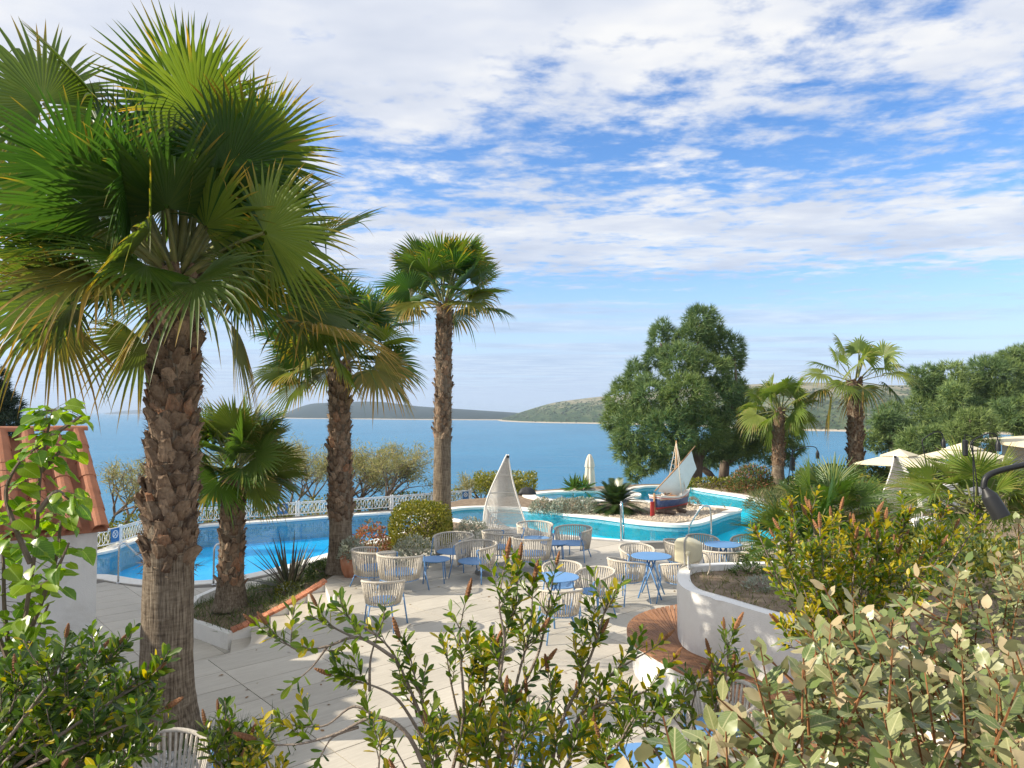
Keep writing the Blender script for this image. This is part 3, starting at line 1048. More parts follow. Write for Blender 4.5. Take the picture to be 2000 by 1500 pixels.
# unseen plain block added left of the frame to shade the lower pool deck
nb_ = thing('shade_block', 'unseen plain white block added to shade the lower pool deck', 'house', (-16.2, 15.4, ZP))
MB().box((-16.2, 15.4, 1.9), (4.2, 7.6, 6.0)).build('wall', M['white'], nb_, world=True)
MB().box((-16.2, 15.4, 4.98), (4.5, 7.9, .16)).build('roof', M['concrete'], nb_, world=True)

# ================================================================== FENCE round the pool
fe_px = [(110, 1083), (160, 1077), (217, 1068), (300, 1042), (367, 1025), (437, 1018), (547, 1011), (647, 1003.4), (765, 994.6), (850, 987), (918, 981)]
FE = spline([G(x, y, ZP) for x, y in fe_px], 8)
ln = [0]
for a, b in zip(FE, FE[1:]): ln.append(ln[-1] + (b - a).length)


def on_fence(s_):
    s_ = min(max(s_, 0), ln[-1] - 1e-4)
    i = max(j for j in range(len(ln)) if ln[j] <= s_)
    t = (s_ - ln[i]) / (ln[i + 1] - ln[i])
    tg = (FE[i + 1] - FE[i]).normalized()
    return FE[i].lerp(FE[i + 1], t), tg


fence = thing('railing', 'white metal railing of interlaced oval rings along the far edge of the blue pool', 'railing', tuple(FE[0]))
FH = .58
for zz_, rr_ in ((FH, .022), (.10, .016), (FH - .045, .012)):
    MB().tube([p + Vector((0, 0, zz_)) for p in FE], rr_, 6).build('rail', M['railwhite'], fence, world=True, smooth=True)
ring_me = None
NR = int(ln[-1] / .165)
for i in range(NR):
    p, tg = on_fence((i + .5) * ln[-1] / NR)
    if ring_me is None:
        rb = MB()
        rb.tube([(math.cos(a) * .135, 0, math.sin(a) * .205) for a in np.linspace(0, 2 * math.pi, 16, endpoint=False)], .011, 5, closed=True)
        o = rb.build('ring', M['railwhite'], fence, smooth=True)
        ring_me = o.data
    else:
        o = link(bpy.data.objects.new('ring', ring_me), fence)
    o.location = p - Vector(fence.location) + Vector((0, 0, .315))
    o.rotation_euler = (0, 0, math.atan2(tg.y, tg.x))
post_me = None
NPOST = int(ln[-1] / 1.95)
for i in range(NPOST + 1):
    p, tg = on_fence(i * ln[-1] / NPOST)
    if post_me is None:
        pb = MB()
        pb.box((-.05, 0, .32), (.055, .05, .66)).box((.05, 0, .32), (.055, .05, .66)).box((0, 0, .02), (.2, .12, .03))
        o = pb.build('post', M['railwhite'], fence)
        post_me = o.data
    else:
        o = link(bpy.data.objects.new('post', post_me), fence)
    o.location = p - Vector(fence.location)
    o.rotation_euler = (0, 0, math.atan2(tg.y, tg.x))


def rail_sign(px, w_, label):
    best = min(range(0, 400), key=lambda k: abs(proj([tuple(on_fence(k / 400 * ln[-1])[0])])[0][0] - px))
    p, tg = on_fence(best / 400 * ln[-1])
    t = thing('sign', label, 'sign', (p.x, p.y, p.z + .36), math.atan2(tg.y, tg.x))
    pl_ = MB().box((0, -.045, 0), (w_, .012, w_ * 1.05)).build('plate', M['signblue'], t, bevel=.01)
    r0 = w_ * .28
    MB().tube([(math.cos(a) * r0, -.054, math.sin(a) * r0 + .03) for a in np.linspace(0, 2 * math.pi, 20, endpoint=False)], .016, 5, closed=True).build('ring_symbol', M['railwhite'], pl_)
    x_ = r0 * .62
    MB().tube([(-x_, -.054, -x_ + .03), (x_, -.054, x_ + .03)], .014, 5).tube([(-x_, -.054, x_ + .03), (x_, -.054, -x_ + .03)], .014, 5).build('cross_symbol', M['railwhite'], pl_)
    return t


rail_sign(552, .42, 'blue square sign with a white circled cross on the railing between two palm trunks')
rail_sign(908, .34, 'blue sign with white circled cross at the railing end behind the clipped hedge')
rail_sign(222, .42, 'blue sign with white circled cross on the railing next to the white house')

# ================================================================== POOL HANDRAILS


def pool_rail(foot, yaw, label, z0, mat, h_=.85, reach=.55):
    t = thing('pool_handrail', label, 'handrail', tuple(foot), yaw)
    path = spline([(0, 0, 0), (0, 0, h_ * .75), (.03, 0, h_ * .95), (.14, 0, h_), (.3, 0, h_ * .88), (reach, 0, h_ * .38), (reach + .03, 0, h_ * .25), (reach + .06, 0, -.25)], 5)
    MB().tube(path, .024, 8).build('tube', mat, t, smooth=True)
    MB().lathe([(.055, 0), (.055, .012), (.026, .02)], n=12).build('flange', mat, t, smooth=True)
    return t


pool_rail(G(231, 1139, ZP), R(70), 'grey steel pool handrail by the corner of the white house', ZP, M['steel'], 1.0, .8)
pool_rail(G(417, 1142, ZP), R(70), 'grey steel pool handrail just left of the small palm trunk', ZP, M['steel'], 1.0, .8)
pool_rail(G(1213, 1056), R(75), 'steel handrail at the lagoon left of the model boat rudder', 0, M['steel'], 1.0, .6)
pool_rail(G(1389, 1050), R(158), 'steel handrail at the lagoon right of the model boat', 0, M['steel'], .85, .55)

# ================================================================== CHAIRS AND TABLES


def arc(rad, a0, a1, n, zf):
    return [(rad(a) * math.sin(a), rad(a) * math.cos(a), zf(a)) for a in np.linspace(a0, a1, n)]


def make_chair(kind, name, strands_apart=False):
    t = thing(name, 'x', 'chair')
    if kind == 'dining':
        rt, rb, zt, zb, seat_z, A, drop_, ns = .335, .262, .78, .395, .44, R(128), .10, 33
    else:
        rt, rb, zt, zb, seat_z, A, drop_, ns = .43, .365, .71, .245, .36, R(128), .05, 39
    ztop = lambda a: zt - drop_ * (abs(a) / A) ** 2.2
    MB().tube(arc(lambda a: rt, -A, A, 40, ztop), .019 if kind == 'dining' else .021, 8).build('rim', M['rope'], t, smooth=True)
    sb = MB()
    for i in range(ns):
        a = -A + 2 * A * (i + .5) / ns
        j0, j1, j2 = (random.uniform(-.012, .012) for _ in range(3))
        tp = Vector((math.sin(a) * rt, math.cos(a) * rt, ztop(a)))
        bt = Vector((math.sin(a + j0) * rb, math.cos(a + j0) * rb, zb))
        md = tp.lerp(bt, .5) + Vector((math.sin(a), math.cos(a), 0)) * random.uniform(-.004, .012) + Vector((math.cos(a), -math.sin(a), 0)) * j1 * .6
        s1 = MB().tube(spline([tp, md, bt], 2), [.0125 * (1 + j2 * 8)] * 5, 5) if strands_apart else None
        if strands_apart:
            s1.build('rope_strand', M['rope'], t, smooth=True)
        else:
            sb.tube([tp, md, bt], .0128 * (1 + j2 * 8), 5)
    if not strands_apart:
        sb.build('rope_weave', M['rope'], t, smooth=True)
    fb = MB()
    fb.tube(arc(lambda a: rb, -A, A, 36, lambda a: zb), .012, 6)
    for sg in (-1, 1):
        e = Vector((math.sin(A) * rt * sg, math.cos(A) * rt, ztop(A)))
        lo = Vector((sg * (rb + .03), -rb * .72, seat_z))
        fb.tube(spline([Vector((math.sin(A * .93) * rt * sg, math.cos(A * .93) * rt, ztop(A))), e + Vector((0, -.02, -.004)), e + Vector((-.01 * sg, -.05, -.05)), lo], 5), .0125, 6)
    fb.build('frame', M['blue'], t, smooth=True)
    MB().lathe([(0.001, -.012), (rb * .96, -.012), (rb * 1.0, -.004), (rb * .985, .006), (rb * .5, .002), (0.001, .0)], (0, 0, seat_z), 28, sy=1.0).build('seat', M['blue'], t, smooth=True, auto=R(40)) if False else \
        MB().lathe([(0.001, -.012), (rb * .96, -.012), (rb * 1.0, -.004), (rb * .985, .006), (rb * .5, .002), (0.001, .0)], (0, 0, seat_z), 28).build('seat', M['blue'], t, auto=R(40))
    for sg in (-1, 1):
        lo = Vector((sg * (rb + .03), -rb * .72, seat_z))
        MB().tube([lo, Vector((sg * (rb + .085), -rb * .72 - .06, 0))], .0125, 6).build('leg', M['blue'], t, smooth=True)
        MB().tube([(sg * rb * .64, rb * .74, max(zb, .24)), (sg * (rb * .64 + .05), rb * .74 + .09, 0)], .0125, 6).build('leg', M['blue'], t, smooth=True)
    return t


def face(frm, to):
    """rotation so that the chair's open front (-Y) looks from frm to to"""
    d = Vector(to) - Vector(frm)
    return math.atan2(d.y, d.x) + math.pi / 2


TB = {'T1': Vector((.71, 11.67, 0)), 'T2': Vector((2.57, 13.35, 0)), 'T3': Vector((4.24, 14.5, 0)), 'L1': Vector((-1.55, 14.5, 0)), 'L2': Vector((.95, 16.3, 0)), 'N': Vector((1.04, 5.5, 0))}
DIN = 'dining chairs of beige rope round the cafe tables'
LOU = 'low lounge chairs of beige rope'
dchair = make_chair('dining', 'dining_chair')
lchair = make_chair('lounge', 'lounge_chair')
nchair = make_chair('dining', 'dining_chair', True)
FWD = Vector((0, 1, 0))
d_list = [
    ((-2.03, 11.42), Vector((-2.0, 14, 0)), 'beige rope chair with blue legs standing alone beside the curved steps'),
    ((.72, 10.85), TB['T1'], 'beige rope chair seen from behind at the round table nearest the pebbled parasol base'),
    ((1.36, 11.95), TB['T1'] + Vector((-.4, -.5, 0)), 'rope chair turned sideways between the front table and the wooden bench'),
    ((.86, 12.38), TB['T1'], 'rope chair on the pool side of the front cafe table, half hidden by tabletop'),
    ((2.05, 12.95), TB['T2'] + Vector((.3, .2, 0)), 'rope chair left of the cross-legged blue table near the white planter'),
    ((2.43, 14.05), TB['T2'], 'rope chair behind the cross-legged blue table, facing the camera'),
    ((2.98, 12.85), TB['T2'], 'rope chair tucked between the cross-legged table and the planter wall'),
    ((4.0, 15.15), TB['T3'], 'rope chair behind the farthest blue table close to the lagoon'),
    ((3.42, 14.65), TB['T3'], 'rope chair behind the beige loudspeaker, left of the farthest table'),
    ((3.98, 13.75), TB['T3'], 'rope chair with its back to the white planter at the farthest table'),
    ((4.72, 13.95), TB['T3'], 'rope chair beside the dark fan palm at the farthest table'),
    ((4.92, 15.1), TB['T3'], 'rope chair on the lagoon side of the farthest table by the fan palm'),
]
for i, ((x, y), to, lab) in enumerate(d_list):
    o = dchair if i == 0 else copy_tree(dchair)
    o.location, o.rotation_euler = (x, y, 0), (0, 0, face((x, y, 0), to))
    tag(o, lab, 'chair', DIN)
n_list = [((-2.72, 5.72), Vector((-1.6, 5.2, 0)), 'rope chair with a blue arm at the foot of the biggest palm'),
          ((1.98, 6.85), TB['N'] + Vector((-.3, 0, 0)), 'rope chair in front of the wooden bench behind the bottlebrush twigs'),
          ((.14, 6.45), TB['N'], 'rope chair half hidden inside the flowering bottlebrush')]
for i, ((x, y), to, lab) in enumerate(n_list):
    o = nchair if i == 0 else copy_tree(nchair)
    o.location, o.rotation_euler = (x, y, 0), (0, 0, face((x, y, 0), to))
    tag(o, lab, 'chair', DIN)
l_list = [
    ((-2.70, 14.15), Vector((-1.3, 15.6, 0)), 'low rope lounge chair next to the terracotta pot'),
    ((-2.13, 13.75), Vector((-1.4, 15.0, 0)), 'low rope lounge chair with a blue arm just left of the low blue table'),
    ((-1.28, 15.75), Vector((-1.9, 14.5, 0)), 'low rope lounge chair behind the low blue table, in front of the tallest palm'),
    ((-.74, 14.75), Vector((-1.45, 13.9, 0)), 'low rope lounge chair open to the left with bright blue seat'),
    ((-.24, 16.25), Vector((.6, 16.9, 0)), 'low rope lounge chair in front of the woven white sail'),
    ((.43, 15.55), Vector((.75, 16.6, 0)), 'low rope lounge chair seen from behind left of the lagoon handrail'),
    ((.55, 17.35), Vector((.75, 16.3, 0)), 'low rope lounge chair with its dark inner side facing the camera'),
    ((1.42, 16.75), TB['L2'] + Vector((0, -.3, 0)), 'low rope lounge chair on the right of its group nearest the lagoon'),
]
for i, ((x, y), to, lab) in enumerate(l_list):
    o = lchair if i == 0 else copy_tree(lchair)
    o.location, o.rotation_euler = (x, y, 0), (0, 0, face((x, y, 0), to))
    tag(o, lab, 'chair', LOU)


def make_table(kind):
    t = thing('cafe_table' if kind == 'cafe' else 'coffee_table', 'x', 'table')
    if kind == 'cafe':
        rt, H = .37, .74
        top_ = MB().lathe([(0.001, -.012), (rt - .01, -.012), (rt, -.006), (rt, 0.0), (rt - .004, .004), (0.001, .004)], (0, 0, H), 40).build('tabletop', M['blue'], t, auto=R(35))
        MB().lathe([(.1, H - .03), (.1, H - .013), (.001, H - .013)], n=16).build('mount_plate', M['blue'], top_)
        for k in range(4):
            a = k * math.pi / 2 + .5
            MB().tube([(math.cos(a) * .10, math.sin(a) * .10, H - .02), (math.cos(a + 2.3) * .30, math.sin(a + 2.3) * .30, 0)], .015, 6).build('leg', M['blue'], t, smooth=True)
    else:
        rt, H = .31, .45
        top_ = MB().lathe([(0.001, -.012), (rt - .01, -.012), (rt, -.006), (rt, 0.004), (0.001, .004)], (0, 0, H), 36).build('tabletop', M['blue'], t, auto=R(35))
        for k in range(4):
            a = k * math.pi / 2 + .8
            MB().tube([(math.cos(a) * rt * .8, math.sin(a) * rt * .8, H - .012), (math.cos(a) * rt * .95, math.sin(a) * rt * .95, 0)], .012, 6).build('leg', M['blue'], t, smooth=True)
        MB().tube([(rt * .8 * math.cos(a), rt * .8 * math.sin(a), H - .025) for a in np.linspace(0, 2 * math.pi, 24, endpoint=False)], .009, 5, closed=True).build('frame_ring', M['blue'], top_, smooth=True)
    return t


ct = make_table('cafe')
for i, (k, lab) in enumerate((('T1', 'round blue cafe table in front of the beige chairs, partly behind bottlebrush'), ('T2', 'round blue cafe table with crossing legs beside the white planter'),
                              ('T3', 'round blue cafe table farthest off, close to the lagoon and the fan palm'), ('N', 'round blue cafe table under the bottlebrush at the bottom edge'))):
    o = ct if i == 0 else copy_tree(ct)
    o.location = TB[k]
    o.rotation_euler.z = i * .6 + .2
    tag(o, lab, 'table', 'blue cafe tables')
lt = make_table('coffee')
for i, (k, lab) in enumerate((('L1', 'low round blue coffee table between lounge chairs near the terracotta pot'), ('L2', 'low round blue coffee table among the lounge chairs by the lagoon'))):
    o = lt if i == 0 else copy_tree(lt)
    o.location = TB[k]
    tag(o, lab, 'table', 'blue coffee tables')

# parasol bases
for (x, y, r_, lab, tubeh) in ((.0, 0, 0, 'round pebbled parasol base with an empty steel socket on the open paving', .30), (1, 0, 0, 'dark round parasol base behind the lounge chair with the bright blue seat', .18)):
    p = G(956, 1270) if x == 0 else G(956, 1119)
    rad = .27 if x == 0 else .30
    t = thing('parasol_stand', lab, 'parasol base', tuple(p))
    MB().lathe([(rad, 0), (rad, .05), (rad * .92, .075), (rad * .5, .085), (.001, .088)], n=32).build('slab', M['pebble'] if x == 0 else M['concrete'], t, auto=R(30))
    MB().lathe([(rad + .012, 0), (rad + .012, .03), (rad, .034)], n=32).build('edge_ring', M['concrete'], t, auto=R(30))
    MB().lathe([(.032, .085), (.032, .085 + tubeh), (.024, .085 + tubeh), (.024, .15)], (.05, 0, 0), 14).build('socket', M['steel'], t, auto=R(30))
t = thing('stone_block', 'low grey stone slab lying on the terrace before the lagoon', 'stone slab', tuple(G(1288, 1071)))
MB().prism([(-.42, -.12), (.42, -.05), (.40, .16), (-.46, .16)], 0, .16).build('slab', M['concrete'], t, bevel=.012)

# ================================================================== TERRACOTTA POT
pp = G(686, 1126)
pot = thing('terracotta_pot', 'fluted terracotta pot at the top of the curved steps', 'pot', tuple(pp))
MB().lathe([(.13, 0), (.15, .03), (.20, .15), (.225, .30), (.228, .38), (.215, .43), (.225, .44), (.225, .47), (.195, .47), (.19, .40), (.001, .40)], n=64, flute=.035, nfl=10).build('body', M['terracotta'], pot, auto=R(50))

# ================================================================== RAISED PLANTER WITH WOODEN BENCH
ZT = 1.18
front_px = [(1322, 1124), (1326, 1140), (1345, 1155), (1400, 1172), (1500, 1202), (1620, 1234), (1720, 1262), (1850, 1300)]
backw_px = [(1324, 1112), (1340, 1105), (1362, 1102.5), (1420, 1099), (1485, 1097.5), (1600, 1094), (1760, 1090)]
FW = spline([G(x, y, ZT) for x, y in front_px], 6)
BW = spline([G(x, y, ZT) for x, y in backw_px], 5)
OUTL = BW[::-1] + FW                       # from back right round the tip to front right
inl = offset2(OUTL, .17)
if (inl[len(inl) // 2] - OUTL[len(OUTL) // 2]).x < 0: inl = offset2(OUTL, -.17)
planter = thing('planter', 'curved white plastered planter wall with dry soil behind the wooden bench', 'planter', (OUTL[len(OUTL) // 2].x, OUTL[len(OUTL) // 2].y, 0))
mb = MB()
poly = [Vector((p.x, p.y, 0)) for p in OUTL] + inl[::-1]
mb.prism(poly, 0, ZT)
mb.build('wall', M['white'], planter, world=True, bevel=.012, bseg=2, auto=R(40))
mb = MB()
sp_ = [Vector((p.x, p.y, 0)) for p in inl] + [Vector((6.5, 5.2, 0)), Vector((7, 9.5, 0))]
mb.prism(sp_, .2, ZT - .07)
mb.build('soil', M['soil'], planter, world=True)
BZ = .45
bench_f = [(1335, 1178), (1290, 1186), (1252, 1197), (1230, 1213), (1224, 1232), (1236, 1256), (1285, 1287), (1340, 1317), (1405, 1352), (1500, 1405), (1600, 1470)]
BF = spline([G(x, y, BZ) for x, y in bench_f], 6)
# inner edge runs along the planter wall
wallc = [Vector((p.x, p.y, 0)) for p in OUTL]


def resample(P, n):
    L = [0]
    for a, b in zip(P, P[1:]): L.append(L[-1] + (b - a).length)
    o = []
    for k in range(n):
        s_ = L[-1] * k / (n - 1)
        i = min(max(j for j in range(len(L)) if L[j] <= s_ + 1e-9), len(P) - 2)
        t = (s_ - L[i]) / max(L[i + 1] - L[i], 1e-9)
        o.append(P[i].lerp(P[i + 1], t))
    return o


bench = thing('bench', 'curved bench of radial teak planks on a white base round the planter wall', 'bench', (BF[24].x, BF[24].y, 0))
NP_ = 58
fr = resample([Vector((p.x, p.y, 0)) for p in BF], NP_ + 1)
tip = min(range(len(wallc)), key=lambda i: wallc[i].x)
wa = offset2(wallc, .0)
outd = 1 if (inl[tip] - OUTL[tip]).x > 0 else 1
near = []
seg_w = resample(wallc[max(0, tip - 7):], NP_ + 1)
for i in range(NP_ + 1):
    near.append(seg_w[i])
for i in range(NP_):
    a, b, c, d_ = fr[i], fr[i + 1], near[i + 1], near[i]
    g0, g1 = .09, .91
    q4 = [a.lerp(b, g0), a.lerp(b, g1), d_.lerp(c, g1), d_.lerp(c, g0)]
    q4[2] = q4[2] + (q4[1] - q4[2]).normalized() * .012
    q4[3] = q4[3] + (q4[0] - q4[3]).normalized() * .012
    if abs(poly_area([(p.x, p.y) for p in q4])) < 1e-4: continue
    MB().prism(q4, BZ - .028, BZ + random.uniform(-.0015, .0015)).build('plank', M['wood'], bench, world=True)
base = [f_.lerp(n_, .07) for f_, n_ in zip(fr, near)]
mb = MB()
mb.prism(base + near[::-1], 0, BZ - .032)
mb.build('base', M['white'], bench, world=True)

# loudspeaker on the wall end
spk = G(1347, 1109, ZT)
t = thing('loudspeaker', 'beige outdoor loudspeaker on a bracket at the end of the white planter wall', 'loudspeaker', (spk.x, spk.y, ZT), R(-20))
t.scale = (1.15, 1.15, 1.15)
mb = MB()
Vv = []
for x_, w_, h_ in ((-.17, .115, .125), (-.04, .135, .15), (.05, .12, .135), (.15, .075, .10)):
    Vv += [(x_, -w_, .21 - h_), (x_, w_, .21 - h_), (x_, w_, .21 + h_), (x_, -w_, .21 + h_)]
Ff = [(3, 2, 1, 0), (12, 13, 14, 15)]
for i in range(3):
    for j in range(4):
        Ff.append((i * 4 + j, i * 4 + (j + 1) % 4, i * 4 + 4 + (j + 1) % 4, i * 4 + 4 + j))
mb.add(Vv, Ff).build('cabinet', M['speaker'], t, bevel=.02, bseg=3, auto=R(35))
MB().box((-.045, 0, .21), (.022, .285, .318)).build('band', M['concrete'], t, bevel=.008)
MB().tube([(0, -.15, .21), (0, -.15, .03), (0, -.12, .012), (0, .12, .012), (0, .15, .03), (0, .15, .21)], .022, 4, flat=.4).lathe([(.03, 0), (.03, .01)], (0, 0, 0), 12).build('bracket', M['white'], t)
MB().lathe([(.03, -.012), (.03, .012), (.012, .02)], n=12).build('knob', M['speaker'], t).matrix_local = Matrix.Translation((0, -.165, .21)) @ Matrix.Rotation(R(90), 4, 'X')
MB().tube(spline([(.14, 0, .2), (.22, -.04, .17), (.25, -.07, .05), (.22, -.08, -.05)], 6), .008, 5).build('cable', M['canvas'], t, smooth=True)

# ================================================================== WOVEN SAILS


def woven_sail(pos, yaw, W, H, label, mirror=1):
    t = thing('woven_sail', label, 'shade sail', tuple(pos), yaw)
    Lc = lambda s_: -W * (.50 * (1 - s_) ** .8 + .02) * (1 + .42 * math.sin(math.pi * (1 - s_)) * 1.0) * 1.0
    Rc = lambda s_: W * (.50 * (1 - s_) ** 1.45 + .01)

    def P(u, s_):
        l, r_ = Lc(s_), Rc(s_)
        x = l + (r_ - l) * u
        y = .32 * W * math.sin(math.pi * u) * (1 - s_) ** .6
        return Vector((x * mirror, y, H * s_))

    for nm, u in (('edge_pole', 0), ('edge_pole', 1)):
        MB().tube([P(u, s_) for s_ in np.linspace(0, 1, 18)], .026, 6).build(nm, M['wicker'], t, smooth=True)
    for s_ in (.04, .27, .52, .74, .90):
        MB().tube([P(u, s_) for u in np.linspace(0, 1, 10)], .018, 5).build('cross_bar', M['wicker'], t, smooth=True)
    mb = MB()
    for k in range(1, 46):
        u = k / 46
        mb.tube([P(u, s_) + Vector((0, .012 * (k % 2), 0)) for s_ in np.linspace(.02, .97, 12)], .0165, 4, flat=.4)
    for k in range(1, 46):
        s_ = .03 + .85 * k / 46
        mb.tube([P(u, s_) + Vector((0, .008, 0)) for u in np.linspace(.02, .98, 8)], .007, 3)
    mb.build('weave', M['wicker'], t)
    mb = MB()                                # low woven apron folding forward at the foot
    for k in range(26):
        u = k / 25
        a = P(u, .02)
        b = P(u * .75, .02 + .34 * (1 - u) ** 1.2) + Vector((0, -.10 * (1 - u), 0))
        mb.tube([a + Vector((0, -.22 * math.sin(math.pi * u), 0)), a.lerp(b, .5) + Vector((0, -.16 * math.sin(math.pi * u), 0)), b], .016, 4, flat=.5)
    mb.build('apron', M['wicker'], t)
    MB().box((0, -.02, H - .06), (.07, .06, .06)).build('top_fitting', M['black'], t)
    return t


p = G(992, 1046)
woven_sail(p, R(4), 1.22, 2.22, 'tall white woven sail standing among the lounge chairs before the lagoon')
woven_sail(Vector((12.4, 23.3, .0)), R(-12), 1.45, 2.0, 'white woven sail in front of the open cream parasol', -1)

# ================================================================== MODEL BOAT
bp0 = G(1312, 1003)
boat = thing('model_boat', 'small wooden sailing boat with blue hull and red keel on the gravel island', 'boat', tuple(bp0), R(43))
M['hullblue'] = pmat('hull_blue', (.05, .09, .23), .55, .2, 8, .3, 50, dirt=(.25, .27, .33), dirt_amt=.4, dscale=9)
M['hullred'] = pmat('hull_red', (.46, .04, .035), .55, .12, 8)
M['hullwhite'] = pmat('hull_white', (.74, .72, .68), .6, .08, 8)
M['spar'] = pmat('spar_wood', (.42, .25, .13), .7, .2, 9)
LB, BB = 1.85, .70
NS, NRW = 17, 9


def hull_pt(s_, r_, side):
    """s_ 0 stern..1 bow, r_ 0 keel..1 sheer"""
    x = -LB / 2 + LB * s_ + (.16 * r_ if s_ > .9 else 0) * (s_ - .9) * 10
    beam = BB / 2 * (math.sin(math.pi * min(1, .22 + .78 * s_)) ** .6 if s_ > .36 else (.72 + .28 * math.sin(math.pi * s_ / .72)))
    y = beam * (r_ ** .5) * (1 if r_ > 0 else 0)
    sheer = .57 + .10 * (2 * s_ - 1) ** 2 + .05 * s_
    z = .20 + (sheer - .20) * r_
    return Vector((x, side * y, z))


mb = MB()
rows = [0, .2, .34, .5, .66, .78, .84, .90, 1.0]
cols_ = [1, 0, 0, 0, 0, 2, 1, 2]
V, F, MI = [], [], []
for sd in (-1, 1):
    for i in range(NS):
        for j, r_ in enumerate(rows):
            V.append(hull_pt(i / (NS - 1), r_, sd))
o2 = NS * len(rows)
for sd in (0, 1):
    for i in range(NS - 1):
        for j in range(len(rows) - 1):
            a = sd * o2 + i * len(rows) + j
            f = (a, a + len(rows), a + len(rows) + 1, a + 1)
            mb_f = f if sd == 0 else f[::-1]
            F.append(mb_f); MI.append(cols_[j])
for j in range(len(rows) - 1):               # transom
    F.append((j, j + 1, o2 + j + 1, o2 + j)); MI.append(cols_[j])
hull = mesh_obj('hull', [tuple(v) for v in V], F, [M['hullblue'], M['hullred'], M['hullwhite']], boat, smooth=True, midx=MI)
MB().prism([(hull_pt(i / 12, .84, 1).x, hull_pt(i / 12, .84, 1).y) for i in range(13)] + [(hull_pt(i / 12, .84, -1).x, hull_pt(i / 12, .84, -1).y) for i in range(12, -1, -1)], .53, .56).build('deck', M['spar'], boat)
for sd in (-1, 1):
    MB().tube([hull_pt(i / 14, 1.0, sd) + Vector((0, 0, .012)) for i in range(15)], .022, 5).build('gunwale', M['hullwhite'], hull, smooth=True)
MB().box((-LB / 2 - .045, 0, .42), (.05, .05, .66)).build('stern_post', M['spar'], boat)
MB().prism([(-LB / 2 - .24, -.02), (-LB / 2 - .04, -.02), (-LB / 2 - .04, .02), (-LB / 2 - .24, .02)], .04, .48).build('rudder', M['hullred'], boat, bevel=.008)
MB().box((0, 0, .17), (LB * .9, .05, .10)).build('keel', M['bark'], boat)
for k in range(9):
    x_ = random.uniform(-.7, .6)
    MB().tube([(x_, random.uniform(-.2, .2), .66), (x_ + random.uniform(.1, .4), random.uniform(-.2, .2), .70)], .02, 5).build('deck_gear', random.choice([M['spar'], M['rope'], M['bark']]), boat)
for k in range(10):
    q_ = hull_pt(.5 + .05 * k, 1.0, -1)
    MB().tube([q_, q_ + Vector((0, 0, .10))], .016, 5).build('stanchion', M['hullwhite'], hull)
mast_top = 2.42
mast = MB().tube([(.30, 0, .6), (.30, 0, mast_top)], [.034, .02], 8).build('mast', M['spar'], boat, smooth=True)
for sd in (-1, 1):
    for dx in (.12, .48):
        MB().tube([hull_pt((dx + LB / 2) / LB, 1, sd), (.30, 0, mast_top - .04)], .012, 5).build('shroud', M['canvas'], mast, smooth=True)
    for k in range(9):
        t_ = .12 + .09 * k
        a = hull_pt((.12 + LB / 2) / LB, 1, sd).lerp(Vector((.30, 0, mast_top - .04)), t_)
        b = hull_pt((.48 + LB / 2) / LB, 1, sd).lerp(Vector((.30, 0, mast_top - .04)), t_)
        MB().tube([a, b], .007, 4).build('ratline', M['canvas'], mast)
inv = boat.matrix_basis.inverted() if False else (Matrix.Translation(bp0) @ Matrix.Rotation(R(43), 4, 'Z')).inverted()
yl = inv @ D(1279, 959, bp0.y - .35)
yh = inv @ D(1358, 871, bp0.y + .45)
MB().tube([yl, yl.lerp(yh, .5) + Vector((0, 0, -.04)), yh], [.018, .028, .014], 8).build('yard', M['spar'], boat, smooth=True)
tack = inv @ D(1332, 970, bp0.y + .25)
clew = inv @ D(1360, 916, bp0.y + .45)
V, F = [], []
NU, NVv = 12, 12
y_lo, y_hi = yl.lerp(yh, .10), yl.lerp(yh, .90)
for i in range(NU + 1):
    for j in range(NVv + 1):
        u, v_ = i / NU, j / NVv
        top = y_lo.lerp(y_hi, u)
        bot = (yl.lerp(tack, .14)).lerp(tack, u / .72) if u < .72 else tack.lerp(clew, (u - .72) / .28)
        p_ = top.lerp(bot, v_)
        bel = math.sin(math.pi * v_) * math.sin(math.pi * u) * .14 + .012 * math.sin(u * 40 + v_ * 6) * v_
        V.append(p_ + Vector((.5, -.8, 0)).normalized() * bel)
for i in range(NU):
    for j in range(NVv):
        a = i * (NVv + 1) + j
        F.append((a, a + NVv + 1, a + NVv + 2, a + 1))
mesh_obj('sail', [tuple(v) for v in V], F, M['sailcloth'], boat, smooth=True)
for (x_, lab_, yw) in ((-.35, 'short rough log propping up the stern half of the model boat', R(95)), (.35, 'short rough log propping up the bow half of the model boat', R(80))):
    q_ = boat.matrix_basis
    wpos = Matrix.Translation(bp0) @ Matrix.Rotation(R(43), 4, 'Z') @ Vector((x_, 0, .06))
    lg = MB()
    lg.tube([(-.34, 0, .02), (0, 0, .03), (.34, 0, .02)], [.075, .085, .07], 8)
    o = lg.build('log', M['bark'], smooth=True)
    o.location, o.rotation_euler = wpos, (0, 0, R(43) + yw)
    tag(o, lab_, 'log', 'logs under the model boat')

# ================================================================== PARASOLS
cp = D(1152, 957, 31.2)
cp.z = max(cp.z, 0)
t = thing('closed_parasol', 'tall closed cream parasol standing behind the round pool', 'parasol', tuple(cp))
MB().tube([(0, 0, 0), (0, 0, 1.55)], .03, 8).build('pole', M['black'], t, smooth=True)
MB().lathe([(.16, .12), (.215, .14), (.20, .5), (.165, .95), (.15, 1.0), (.195, 1.0), (.15, 1.28), (.09, 1.46), (.05, 1.53), (.001, 1.56)], n=48, flute=.16, nfl=8).build('canopy', M['canvas'], t, auto=R(60))
MB().lathe([(.17, .93), (.178, .95), (.17, .97)], n=24).build('strap', M['canvas'], t)
MB().lathe([(.25, 0), (.25, .06), (.03, .08)], n=24).build('foot', M['concrete'], t)


